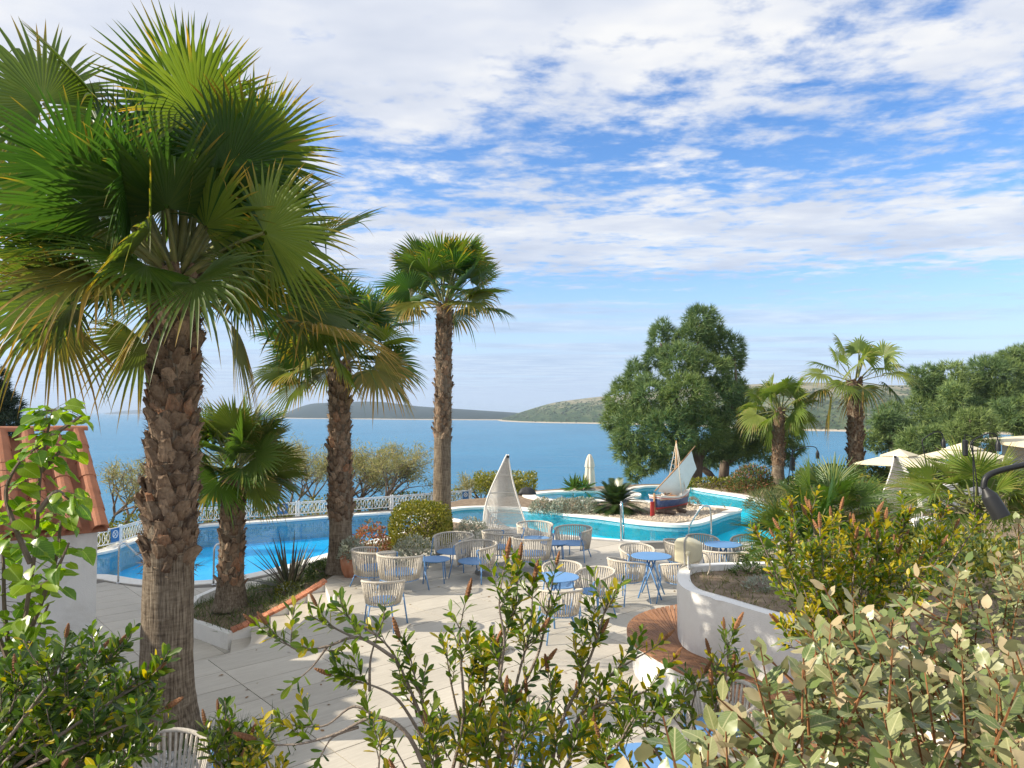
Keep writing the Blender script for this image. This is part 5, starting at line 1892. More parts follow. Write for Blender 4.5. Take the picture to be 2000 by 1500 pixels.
def low_fan_palm(label, base, n, Lp, Rb, mat, e0=-5, e1=80, nseg=30, az0=0., name='dwarf_fan_palm', fold=.25, azlim=None):
    t = thing(name, label, 'palm shrub', tuple(base), group='low fan palms')
    ga = math.pi * (3 - math.sqrt(5))
    for i in range(n):
        k = i / max(n - 1, 1)
        az = i * ga + az0
        el = R(e1) + (R(e0) - R(e1)) * k ** .8
        b2 = Vector(base) + Vector((math.cos(az) * .1, math.sin(az) * .1, random.uniform(0, .35)))
        frond(t, tuple(b2), az, el + random.uniform(-.1, .1), Lp * random.uniform(.75, 1.2), Rb * random.uniform(.85, 1.1), nseg, mat if k < .8 else M['frond_old'], droop=.12, fold=fold + random.uniform(-.1, .2),
              roll=random.gauss(0, .35), limp=.08, bend=random.uniform(0, .4), sag=.12, split=.42, spread=R(100))
    MB().tube([Vector((base[0], base[1], -.1)), Vector(base) + Vector((0, 0, .35))], .10, 8).build('trunk', M['fibre'], t, world=True)
    return t


q_ = D(1612, 1000, 14.5)
low_fan_palm('large green fan palm clump left of the right-hand woven sail', (q_.x, q_.y, .95), 34, .74, .84, M['frond_mid'], az0=.4, nseg=36)
q_ = D(1575, 1065, 13.2)
low_fan_palm('dark spiky fan palm clump overhanging the lagoon edge and planter', (q_.x, q_.y, .62), 30, .70, .85, M['frond'], az0=1.4, e0=-25, nseg=38)
q_ = D(1905, 960, 17)
low_fan_palm('pale yellow-green fan palm in front of the white bar building', (q_.x, q_.y, .9), 32, 1.05, 1.0, M['frond_lime'], az0=.9, e0=0, nseg=34)
q_ = D(1815, 1040, 14)
low_fan_palm('small bright fan palm at the foot of the right-hand woven sail', (q_.x, q_.y, .25), 20, .52, .62, M['frond_mid'], az0=2.2, e0=15, nseg=30)


# ------------------------------------------------------------------ conifers


def tuft_tree(name, label, base, trunks, clumps, mat, depth_j, dens, blade, group=None, cat='tree', bw=.055, nb=6, mat2=None):
    """trunks: list of (polyline, radii); clumps: (centre Vector, rx, ry, rz)"""
    t = thing(name, label, cat, tuple(base), group=group)
    if trunks:
        mb = MB()
        for path, rr in trunks:
            mb.tube(path, rr, 8)
        mb.build('trunk', M['bark'], t, world=True, smooth=True)
    Ps, Ds, Ns, mi = [], [], [], []
    for ci, (c_, rx, ry, rz) in enumerate(clumps):
        area = (rx * rz + ry * rz + rx * ry) * 4
        n = int(area * dens)
        d_ = rand_dirs(n, .12)
        # each clump is a heap of smaller sprays
        ns = max(6, int(area * 1.2))
        sd = rand_dirs(ns, .15)
        near = (d_ @ sd.T)
        bump = np.max(near, axis=1)
        rad = (.58 + .50 * np.clip((bump - .76) / .24, 0, 1)) * rng.uniform(.80, 1.04, n)
        P = np.array(c_)[None] + d_ * rad[:, None] * np.array([rx, ry, rz])
        Ps.append(P)
        Ds.append(norm(d_ * np.array([1, 1, .8]) + rng.normal(0, .35, (n, 3)) + np.array([0, 0, .25])))
        mi.append((rng.uniform(size=n) < rng.choice([.1, .35, .8])).astype(int) if mat2 else np.zeros(n, int))
    P = np.concatenate(Ps)
    Dv = np.concatenate(Ds)
    mi = np.repeat(np.concatenate(mi), nb)
    P = np.repeat(P, nb, 0)
    Dv = norm(np.repeat(Dv, nb, 0) + rng.normal(0, .55, P.shape))
    Nv = rng.normal(size=P.shape)
    leaf_cloud('crown', P, Dv, Nv, rng.uniform(.7, 1.2, len(P)) * blade, blade_tmpl(bw), [mat, mat2 or mat], t, mi)
    return t


PD = 36.0
pine_cl = []
for (x, y, rx, rz, dy) in [(1368, 628, 30, 38, 0), (1352, 668, 42, 42, .2), (1392, 650, 24, 30, .8), (1291, 660, 26, 36, .5), (1283, 700, 28, 26, .2), (1330, 712, 46, 40, -.6), (1415, 682, 34, 34, .3), (1432, 712, 26, 24, .8),
                           (1385, 725, 44, 38, -.5), (1240, 738, 26, 34, .4), (1222, 780, 36, 40, 0), (1270, 775, 42, 42, -.9), (1335, 780, 50, 44, -1.4), (1400, 780, 46, 42, -.7), (1445, 775, 32, 34, .8),
                           (1203, 826, 28, 34, .3), (1240, 836, 46, 40, -.8), (1305, 840, 48, 40, -1.6), (1370, 845, 50, 40, -1.0), (1435, 835, 44, 38, .2), (1490, 835, 40, 32, .9),
                           (1228, 880, 34, 30, -.3), (1262, 905, 38, 28, -.5), (1310, 890, 40, 26, -.5), (1395, 880, 46, 24, .3), (1460, 870, 48, 26, 1.0), (1530, 850, 36, 28, 1.6), (1545, 880, 26, 20, 2.0), (1240, 925, 24, 16, -.2)]:
    c_ = D(x, y, PD + dy * 1.3)
    k = PD / F_PX
    pine_cl.append((c_, rx * k * 1.0, (rx + rz) * .5 * k * 1.05, rz * k * 1.0))
pb = D(1372, 948, PD)
pb.z = 0
tr = [([D(1358, 950, PD), D(1362, 900, PD), D(1350, 820, PD), D(1362, 720, PD), D(1366, 630, PD)], [.34, .28, .22, .14, .05]),
      ([D(1358, 930, PD), D(1320, 870, PD), D(1270, 800, PD - .4), D(1240, 750, PD)], [.2, .16, .1, .04]),
      ([D(1362, 900, PD), D(1400, 850, PD), D(1440, 780, PD), D(1435, 700, PD)], [.2, .15, .1, .04]),
      ([D(1352, 850, PD), D(1310, 760, PD), D(1290, 670, PD)], [.16, .1, .04])]
tuft_tree('pine_tree', 'big bushy pine behind the model boat with several rounded foliage heads', pb, tr, pine_cl, M['pine'], 0, 50, .36, 'pines by the sea', mat2=M['pine_warm'])
pb2 = D(1415, 948, PD + 2)
pb2.z = 0
cl2 = []
for (x, y, rx, rz, dy) in [(1420, 890, 44, 18, 1), (1480, 880, 44, 20, 1), (1390, 905, 36, 12, 1), (1440, 862, 50, 26, 1.5), (1520, 900, 30, 16, 1.4)]:
    k = (PD + 2) / F_PX
    cl2.append((D(x, y, PD + 2 + dy), rx * k, rx * k, rz * k))
tuft_tree('pine_tree', 'darker pine with a leaning twin trunk in the shade of the big pine', pb2,
          [([D(1412, 952, PD + 2), D(1416, 900, PD + 2), D(1420, 850, PD + 2)], [.3, .25, .12]), ([D(1403, 950, PD + 1.5), D(1385, 925, PD + 1.5), D(1372, 915, PD + 1.5)], [.2, .18, .15]), ([D(1416, 905, PD + 2), D(1470, 880, PD + 2)], [.14, .06])],
          cl2, M['pine'], 0, 34, .34, 'pines by the sea')

forest = [('pine_tree', 'round-headed pine at the left end of the wood behind the cream parasol', 1738, 840, 52, 48, 50), ('pine_tree', 'tall bushy pine above the cream parasol', 1830, 785, 62, 62, 53),
          ('pine_tree', 'pine in the middle of the wood below the skyline, dark between two taller trees', 1880, 815, 54, 58, 49), ('pine_tree', 'wide pine near the right edge with a stepped skyline', 1935, 765, 60, 66, 55),
          ('pine_tree', 'tallest pine of the wood, cut off by the right edge of the picture', 2000, 730, 60, 58, 58), ('pine_tree', 'low pine under the tall one at the right edge', 1985, 815, 52, 44, 47),
          ('pine_tree', 'dark pine low behind the open white parasol', 1800, 868, 50, 36, 45)]
for nm, lab, x, y, rx, rz, dep in forest:
    k = dep / F_PX
    cc = D(x, y, dep)
    cl = []
    for j in range(9):
        a = rng.uniform(0, 6.28)
        rr = rng.uniform(.25, .8)
        cl.append((cc + Vector((math.cos(a) * rx * k * rr, math.sin(a) * rx * k * rr * .7, rng.uniform(-.7, .75) * rz * k)), rx * k * rng.uniform(.36, .58), rx * k * .5, rz * k * rng.uniform(.32, .5)))
    bz = cc.z - rz * k * 1.6
    tuft_tree(nm, lab, (cc.x, cc.y, bz), [([(cc.x, cc.y, min(bz, 0)), (cc.x + .2, cc.y, cc.z - rz * k * .3), (cc.x, cc.y, cc.z + rz * k * .5)], [.3, .22, .06])], cl, M['pine_warm'], 0, 24, .46, 'pines of the wood on the right', bw=.06, mat2=M['pine'])
# young light pine with upright candles
cc = D(1895, 845, 43)
k = 43 / F_PX
tuft_tree('pine_tree', 'pale young pine with upright shoot tips in front of the wood', (cc.x, cc.y, .5), [([(cc.x, cc.y, 0), (cc.x, cc.y, cc.z + 1)], [.12, .04])],
          [(cc + Vector((dx * k, 0, dz * k)), 26 * k, 26 * k, r_ * k) for dx, dz, r_ in ((0, 10, 38), (-26, -6, 30), (28, -4, 32), (-8, -22, 26), (14, 26, 18))], M['frond_lime'] if False else M['pine_warm'], 0, 34, .36, 'pines of the wood on the right')
# dark cypress on the left edge
cc = D(8, 790, 26)
k = 26 / F_PX
tuft_tree('cypress_tree', 'dark feathery conifer at the left edge behind the tiled roof', (cc.x, cc.y, ZP), [([(cc.x, cc.y, ZP), (cc.x, cc.y, cc.z + 1)], [.16, .04])],
          [(D(-6, 740, 26), 18 * k, 18 * k, 30 * k), (D(4, 775, 26), 24 * k, 24 * k, 26 * k), (D(12, 800, 26), 30 * k, 28 * k, 26 * k), (D(14, 830, 26), 34 * k, 30 * k, 28 * k), (D(10, 870, 26), 36 * k, 32 * k, 34 * k), (D(-20, 800, 26), 34 * k, 30 * k, 60 * k)],
          M['cypress'], 0, 110, .24, bw=.06)


# ------------------------------------------------------------------ tamarisks beyond the railing


def wispy_tree(label, base, h_, w_, nleaf, seed, group='tamarisk trees beyond the railing', lean=0.):
    r_ = random.Random(seed)
    t = thing('tamarisk_tree', label, 'tree', tuple(base), group=group)
    mb = MB()
    tips = []

    def grow(p, d_, L, rad, lev):
        pts = [p]
        q_ = p.copy()
        dd = d_.copy()
        for i in range(3):
            dd = (dd + Vector((r_.gauss(0, .22), r_.gauss(0, .22), r_.gauss(.05, .12)))).normalized()
            q_ = q_ + dd * L / 3
            pts.append(q_.copy())
        mb.tube(pts, [rad, rad * .85, rad * .7, rad * .5], 5 if lev < 2 else 3)
        if lev >= 3:
            tips.append((pts[1], dd)); tips.append((pts[2], dd)); tips.append((pts[3], dd))
            return
        for k in range(r_.choice([3, 4]) if lev else 5):
            a = r_.uniform(0, 6.28)
            sp_ = r_.uniform(.45, 1.0)
            nd = (dd + Vector((math.cos(a) * sp_ * w_ / h_ * 1.5, math.sin(a) * sp_ * w_ / h_, r_.uniform(-.15, .4)))).normalized()
            grow(pts[r_.choice([2, 3, 3])] if lev else pts[3], nd, L * r_.uniform(.55, .75), rad * .55, lev + 1)
    for k in range(3):
        grow(Vector(base) + Vector((r_.uniform(-.3, .3) * w_ * .3, r_.uniform(-.3, .3), 0)), Vector((r_.uniform(-.5, .5) + lean, r_.uniform(-.3, .3), 1)).normalized(), h_ * .42, .085, 0)
    mb.build('branches', M['bark'], t, world=True)
    tp_ = np.array([tuple(p) for p, d_ in tips])
    td = np.array([tuple(d_) for p, d_ in tips])
    idx = rng.integers(0, len(tp_), nleaf)
    P = tp_[idx] + rng.normal(0, h_ * .040, (nleaf, 3))
    Dv = norm(td[idx] + rng.normal(0, .7, (nleaf, 3)) + np.array([0, 0, -.1]))
    leaf_cloud('foliage', P, Dv, rng.normal(size=(nleaf, 3)), rng.uniform(.6, 1.3, nleaf) * .20, blade_tmpl(.085), M['tamarisk'], t)
    return t


for i, (x, y, dep, h_, w_, n_, lab) in enumerate([(225, 945, 29, 4.0, 3.4, 2600, 'thin wispy tamarisk between the tiled roof and the biggest palm trunk'),
                                                 (545, 925, 33, 4.4, 4.6, 5200, 'tamarisk tree showing through behind the short young palm'),
                                                 (625, 925, 35, 5.0, 4.0, 5200, 'bushy tamarisk left of the medium palm trunk'),
                                                 (735, 930, 34, 4.6, 5.0, 7000, 'broad tamarisk with arching dark limbs between the two tall palm trunks'),
                                                 (400, 950, 32, 3.6, 3.4, 3000, 'small tamarisk right behind the biggest palm trunk'),
                                                 (962, 960, 37, 3.0, 3.0, 5200, 'golden low tamarisk behind the tall woven sail')]):
    c_ = D(x, y, dep)
    wispy_tree(lab, (c_.x, c_.y, c_.z - h_ * .60), h_, w_, n_, 20 + i)


# ------------------------------------------------------------------ shrubs


def shrub(name, label, base, rx, ry, rz, n, size, mat, cat='shrub', group=None, tm=None, lump=7, up=.3, mat2=None, flat=0.0, core=True, kind=None):
    t = thing(name, label, cat, tuple(base), group=group)
    if kind: t['kind'] = kind
    base = np.array(base, float)
    d_ = rand_dirs(n)
    d_[:, 2] = np.abs(d_[:, 2]) * 1.0 - .12
    d_ = norm(d_)
    sd = rand_dirs(lump * 4)
    bump = np.max(d_ @ sd.T, axis=1)
    pw = 1.0 / (np.sum(np.abs(d_) ** (2 + flat), axis=1) ** (1 / (2 + flat)))
    rad = pw * (.80 + .24 * np.clip((bump - .75) / .25, 0, 1)) * rng.uniform(.62, 1.05, n) ** .6
    P = base + d_ * rad[:, None] * np.array([rx, ry, rz])
    Dv = norm(d_ + rng.normal(0, .6, (n, 3)) + np.array([0, 0, up]))
    Nv = norm(d_ + rng.normal(0, .5, (n, 3)))
    mi = (rng.uniform(size=n) < .35).astype(int) if mat2 else np.zeros(n, int)
    leaf_cloud('foliage', P, Dv, Nv, rng.uniform(.7, 1.25, n) * size, tm or leaf_tmpl(.3), [mat, mat2 or mat], t, mi)
    mb = MB()
    for k in range(7):
        a = random.uniform(0, 6.28)
        e_ = Vector(base) + Vector((math.cos(a) * rx * .6, math.sin(a) * ry * .6, rz * random.uniform(.4, .75)))
        mb.tube([Vector(base), Vector(base).lerp(e_, .5) + Vector((0, 0, rz * .08)), e_], [.022, .014, .006], 4)
    mb.build('stems', M['twig'], t, world=True)
    return t


LSL = leaf_tmpl(.16, .08, .12, 'lance')
shrub('lavender_bush', 'silvery round bush growing in the terracotta pot', (pp.x, pp.y, .42), .26, .26, .36, 900, .075, M['lavender'], tm=LSL)
hq = G(800, 1072)
shrub('clipped_hedge', 'clipped rounded yellow-green hedge between the medium and the tallest palm', (hq.x + .15, hq.y + 1.0, -.05), .74, .95, 1.0, 9000, .065, M['hedge'], 'hedge', flat=2.2, lump=40)
q_ = G(712, 1085)
shrub('red_shrub', 'reddish-tipped shrub behind the terracotta pot', (q_.x, q_.y + .5, -.3), .62, .6, 1.02, 1500, .07, M['shrub_red'], lump=5)
q_ = G(808, 1098)
shrub('grey_shrub', 'silver-grey shrub behind the lounge chairs beside the clipped hedge', (q_.x, q_.y, 0), .50, .42, .60, 1500, .07, M['lavender'], tm=LSL, lump=6)
q_ = G(920, 1050)
shrub('grey_shrub', 'silver-grey shrub between the tallest palm and the woven sail', (q_.x, q_.y, 0), .48, .42, .52, 1400, .07, M['lavender'], tm=LSL, lump=6)
q_ = G(662, 1118)
shrub('low_shrub', 'small green shrub at the foot of the medium palm', (q_.x - .35, q_.y + .2, -.12), .42, .35, .34, 800, .06, M['shrub_green'], lump=5)
q_ = G(562, 1162, -.4)
shrub('low_shrub', 'small variegated shrub behind the sloping brick cap', (q_.x, q_.y, -.5), .30, .28, .36, 700, .055, M['hedge'], mat2=M['lavender'], lump=5)
for (x, y, rx, rz, mt, lab) in [(1060, 1000, .46, .44, 'shrub_brown', 'brownish heath bush at the left tip of the lagoon island'), (1090, 1001, .44, .48, 'lavender', 'grey-green bush second from the left on the lagoon island'),
                               (1118, 1002, .44, .50, 'shrub_brown', 'brownish heath bush in the middle of the island row'), (1146, 1003, .46, .54, 'lavender', 'grey-green lavender bush touching the cycad')]:
    q_ = G(x, y)
    shrub('heath_bush', lab, (q_.x, q_.y + .25, 0), rx, .5, rz, 1500, .075, M[mt], tm=LSL, lump=6, group='low bushes on the lagoon island', mat2=M['lavender'])
q_ = G(1352, 990)
shrub('heath_bush', 'small dry bush right behind the model boat', (q_.x, q_.y + .2, 0), .38, .3, .36, 700, .06, M['shrub_brown'], tm=LSL, lump=5)
q_ = D(1470, 955, 31)
shrub('round_shrub', 'rounded olive and rust shrub behind the lagoon, left of the lime palm trunk', (q_.x, 31, -.05), 1.05, .9, 1.15, 4200, .12, M['shrub_green'], mat2=M['shrub_red'], tm=LSL, lump=7)
q_ = D(1415, 962, 32.4)
shrub('flower_hedge', 'low pale yellow hedge behind the far lagoon edge', (q_.x, 32.6, -.05), 1.9, .5, .42, 2600, .09, M['hedge'], 'hedge', flat=2.5, lump=20)
q_ = D(1560, 955, 27)
shrub('round_shrub', 'dark green shrub behind the curved lamp', (q_.x, 27, -.05), 1.2, .8, .9, 2600, .12, M['shrub_green'], lump=7)
q_ = D(1800, 945, 27)
shrub('round_shrub', 'pale flowering shrub under the cream parasol', (q_.x, 27.5, 0), 1.3, .8, .95, 2600, .11, M['hedge'], mat2=M['lavender'], lump=7)
q_ = D(1895, 1030, 13)
shrub('ground_shrub', 'dense dark shrub mass below the pale fan palm', (q_.x, 13.6, .0), 1.7, 1.5, .95, 6500, .085, M['shrub_green'], mat2=M['hedge'], lump=20, flat=1.0)
q_ = D(1960, 1050, 9.5)
shrub('ground_shrub', 'yellowish shrub behind the large black lamp at the right edge', (q_.x, 10, .2), 1.7, 1.4, 1.45, 6500, .075, M['hedge'], mat2=M['shrub_green'], lump=20, flat=1.0)
q_ = D(1520, 975, 24)
shrub('ground_shrub', 'straw-coloured spiky shrub at the right end of the lagoon', (q_.x + .3, 25.5, .0), .9, .7, .62, 1500, .22, M['grass'], tm=blade_tmpl(.05, .2), lump=6)
for (x, dep, lab) in ((1700, 12.0, 'green shrub between fan palms behind the yellow bottlebrush'), (1640, 11.2, 'shadowy shrub under the large fan palm clump')):
    q_ = D(x, 1080, dep)
    shrub('ground_shrub', lab, (q_.x, dep, .1), .9, .8, .8, 2600, .08, M['shrub_green'], lump=9)

for i, (x, y, d_, lab) in enumerate(((1590, 935, 31, 'dark shrub under the curved lamp beside the lime palm trunk'), (1635, 930, 33, 'rounded shrub left of the orange-brown palm trunk'), (1700, 930, 30, 'bushy shrub at the foot of the orange-brown palm'),
                                      (1745, 935, 33, 'shrub behind the cream parasol pole'), (1790, 930, 36, 'shrub between the two open parasols'), (1660, 955, 24, 'shrub in front of the orange-brown palm trunk'))):
    q_ = D(x, y, d_)
    shrub('ground_shrub', lab, (q_.x, d_, -.05), 1.3, .9, max(.6, q_.z + .55), 2200, .12, M['shrub_green'], mat2=M['hedge'] if i % 2 else None, lump=7)

# hedge plants along the outside of the railing: one mass
P_, N_ = [], []
for i in range(7500):
    s_ = rng.uniform(0, ln[-1])
    p, tg = on_fence(s_)
    nrm = Vector((-tg.y, tg.x, 0))
    if nrm.y < 0: nrm = -nrm
    p = p + nrm * rng.uniform(.25, 1.6) + Vector((0, 0, rng.uniform(-.5, .50) * (1 + .3 * math.sin(s_ * 1.7))))
    P_.append(tuple(p))
P_ = np.array(P_)
tag(leaf_cloud('hedge_foliage', P_, rand_dirs(len(P_), .6), rand_dirs(len(P_), .8), rng.uniform(.08, .16, len(P_)), leaf_tmpl(.3), M['hedge'], None), kind='stuff')
P_ = np.stack([rng.uniform(-1.8, 1.2, 2600), rng.uniform(34.0, 36.2, 2600), rng.uniform(-.6, .42, 2600)], -1)
tag(leaf_cloud('hedge_foliage', P_, rand_dirs(len(P_), .6), rand_dirs(len(P_), .8), rng.uniform(.08, .16, len(P_)), leaf_tmpl(.3), M['hedge'], None), kind='stuff')

# cycad on the island
cy = G(1206, 1003)
t = thing('cycad', 'dark green feathery cycad palm on the lagoon island left of the model boat', 'cycad', (cy.x, cy.y + .3, 0))
MB().lathe([(.20, 0), (.22, .1), (.16, .22), (.001, .26)], (0, 0, 0), 14).build('trunk', M['fibre'], t)
for i in range(78):
    k = i / 77
    az, el = i * 2.39996, R(84 - 92 * k ** .9)
    L = random.uniform(1.35, 1.7)
    d0 = np.array([math.cos(az) * math.cos(el), math.sin(az) * math.cos(el), math.sin(el)])
    ts = np.linspace(0, 1, 34)
    ax_ = np.array([0, 0, .22]) + L * random.uniform(.75, 1) * (d0[None] * ts[:, None] + np.array([0, 0, -.42]) * ts[:, None] ** 2)
    tg = norm(np.gradient(ax_, axis=0))
    sd = norm(np.cross(tg, np.array([0, 0, 1.0])) + 1e-6)
    Pn, Dn, Nn, Sn = [], [], [], []
    for sg in (-1, 1):
        Pn.append(ax_[3:]); Dn.append(norm(tg[3:] * .75 + sg * sd[3:] + np.array([0, 0, .25])))
        Nn.append(np.cross(sd[3:], tg[3:])); Sn.append(.24 * np.sin(np.pi * (.12 + .86 * ts[3:])) + .03)
    V, F = cloud_arrays(np.concatenate(Pn), np.concatenate(Dn), np.concatenate(Nn), np.concatenate(Sn), blade_tmpl(.085, .1))
    o = mesh_obj('frond', V, F, M['cycad'], t)
for (x, y, lab) in ((1122, 955, 'spiky yellow-green yucca left of the closed parasol'), (1140, 957, 'smaller yucca touching the closed parasol')):
    q_ = D(x, y, 31.0)
    t = thing('yucca', lab, 'yucca', (q_.x, q_.y, 0), group='yuccas by the closed parasol')
    n = 60
    dd = rand_dirs(n, .55)
    V, F = cloud_arrays(np.tile([0, 0, .08], (n, 1)) + dd * .05, dd, rng.normal(size=(n, 3)), rng.uniform(.4, .72, n), leaf_tmpl(.07, .2, .1, 'lance'))
    mesh_obj('leaves', V, F, M['frond_mid'], t)

# flax with sword leaves on the bank
fq = G(566, 1150, -.45)
t = thing('flax_plant', 'dark bronze flax with long sword-shaped leaves on the bank above the brick cap', 'flax plant', tuple(fq))
for i in range(58):
    az, el = i * 2.39996 + random.uniform(-.2, .2), R(random.uniform(12, 80))
    L = random.uniform(.9, 1.4)
    d0 = Vector((math.cos(az) * math.cos(el), math.sin(az) * math.cos(el), math.sin(el)))
    sd = Vector((-math.sin(az), math.cos(az), 0))
    V, F = [], []
    for j in range(6):
        s_ = j / 5
        p = d0 * L * s_ + Vector((0, 0, -.22 * L * s_ * s_ * (1.2 - math.sin(el)))) + Vector((math.cos(az), math.sin(az), 0)) * .05
        w2 = .030 * (1 - s_ ** 2.2) + .001
        nn_ = sd.cross(d0)
        V += [p - sd * w2 + nn_ * w2 * .5, p, p + sd * w2 + nn_ * w2 * .5]
    for j in range(5):
        a = j * 3
        F += [(a, a + 1, a + 4, a + 3), (a + 1, a + 2, a + 5, a + 4)]
    mesh_obj('blade', [tuple(v_) for v_ in V], F, M['flax'], t, smooth=True)


def grass_tuft(P_, hmin, hmax, mat, w_=.035):
    n = len(P_)
    return leaf_cloud('grass', P_, rand_dirs(n, 1.1), rng.normal(size=(n, 3)), rng.uniform(hmin, hmax, n), blade_tmpl(w_, .35), mat, None)


def on_mesh(o, n):
    me = o.data
    tris = [p for p in me.polygons]
    ar = np.array([p.area for p in tris])
    idx = rng.choice(len(tris), n, p=ar / ar.sum())
    out_ = []
    for i in idx:
        vs3 = [me.vertices[k].co for k in tris[i].vertices]
        a, b2 = sorted((random.random(), random.random()))
        out_.append(tuple(vs3[0] * a + vs3[1] * (b2 - a) + vs3[2] * (1 - b2)))
    return np.array(out_)


tag(grass_tuft(on_mesh(bank, 3600), .08, .28, M['shrub_green']), kind='stuff')
tag(grass_tuft(on_mesh(bank, 1200), .08, .24, M['grass']), kind='stuff')
# dry weeds and litter on the planter soil
so = [c for c in planter.children if c.name.startswith('soil')][0]
X_, Y_ = rng.uniform(2.2, 6.5, 6000), rng.uniform(6, 10.6, 6000)
k_ = inside([(p.x, p.y) for p in sp_], X_, Y_)
Pp = np.stack([X_, Y_, np.full(6000, ZT - .07)], -1)[k_]
tag(grass_tuft(Pp, .03, .13, M['grass'], .05), kind='stuff')
for (x, y, lab) in ((1490, 1150, 'small grey-leaved plant on the planter soil'), (1460, 1120, 'low dark weed in the planter behind the loudspeaker')):
    q_ = G(x, y, ZT - .07)
    shrub('weed', lab, tuple(q_), .26, .22, .16, 420, .05, M['lavender'] if 'grey' in lab else M['shrub_green'], 'plant', tm=LSL, lump=4)
# ground under the far right garden
X_, Y_ = rng.uniform(7.5, 30, 9000), rng.uniform(11, 34, 9000)
k_ = ~inside([(p.x, p.y) for p in LAG], X_, Y_)
tag(grass_tuft(np.stack([X_, Y_, np.full(9000, -.03)], -1)[k_], .10, .34, M['grass'], .06), kind='stuff')
# tuft at the foot of the biggest palm with white pebbles
q_ = G(432, 1462)
X_ = rng.normal(q_.x, .22, 500); Y_ = rng.normal(q_.y, .22, 500)
tag(grass_tuft(np.stack([X_, Y_, np.full(500, .0)], -1), .10, .30, M['shrub_green'], .04), kind='stuff')
blobs('pebbles', np.stack([rng.normal(q_.x - .1, .25, 500), rng.normal(q_.y - .25, .22, 500), np.full(500, .02)], -1), rng.uniform(.015, .035, 500), pmat('white_pebble', (.5, .49, .47), .9, .3, 9), 'stuff', sq=.6)

# fallen leaves on the paving
X_, Y_ = rng.uniform(-4, 6, 260), rng.uniform(5.5, 17, 260)
k_ = inside([(p.x, p.y) for p in T_REG], X_, Y_)
Pf = np.stack([X_, Y_, np.full(260, .006)], -1)[k_]
tag(leaf_cloud('fallen_leaves', Pf, rand_dirs(len(Pf)) * np.array([1, 1, .1]), np.tile([0, 0, 1.0], (len(Pf), 1)) + rng.normal(0, .2, (len(Pf), 3)), rng.uniform(.03, .07, len(Pf)), leaf_tmpl(.25), leaf_mat('dry_leaf', [(.30, .16, .06), (.22, .12, .05), (.36, .27, .10)], trans=.1), None), kind='stuff')
# ================================================================== FOREGROUND PLANTS
# raised bed at the photographer's feet, in which the near shrubs root
mb = MB()
mb.prism([(-7, -2), (7.5, -2), (7.5, 4.9), (3.2, 4.6), (1.2, 3.3), (-.2, 3.0), (-3, 2.9), (-7, 2.9)], -.1, 1.25)
bed = mb.build('planting_bed', M['soil'])
tag(bed, kind='structure')


def obov(): return [leaf_tmpl(.19, .10, c_, 'obovate') for c_ in (.04, .14, -.06)]


BBT = obov()


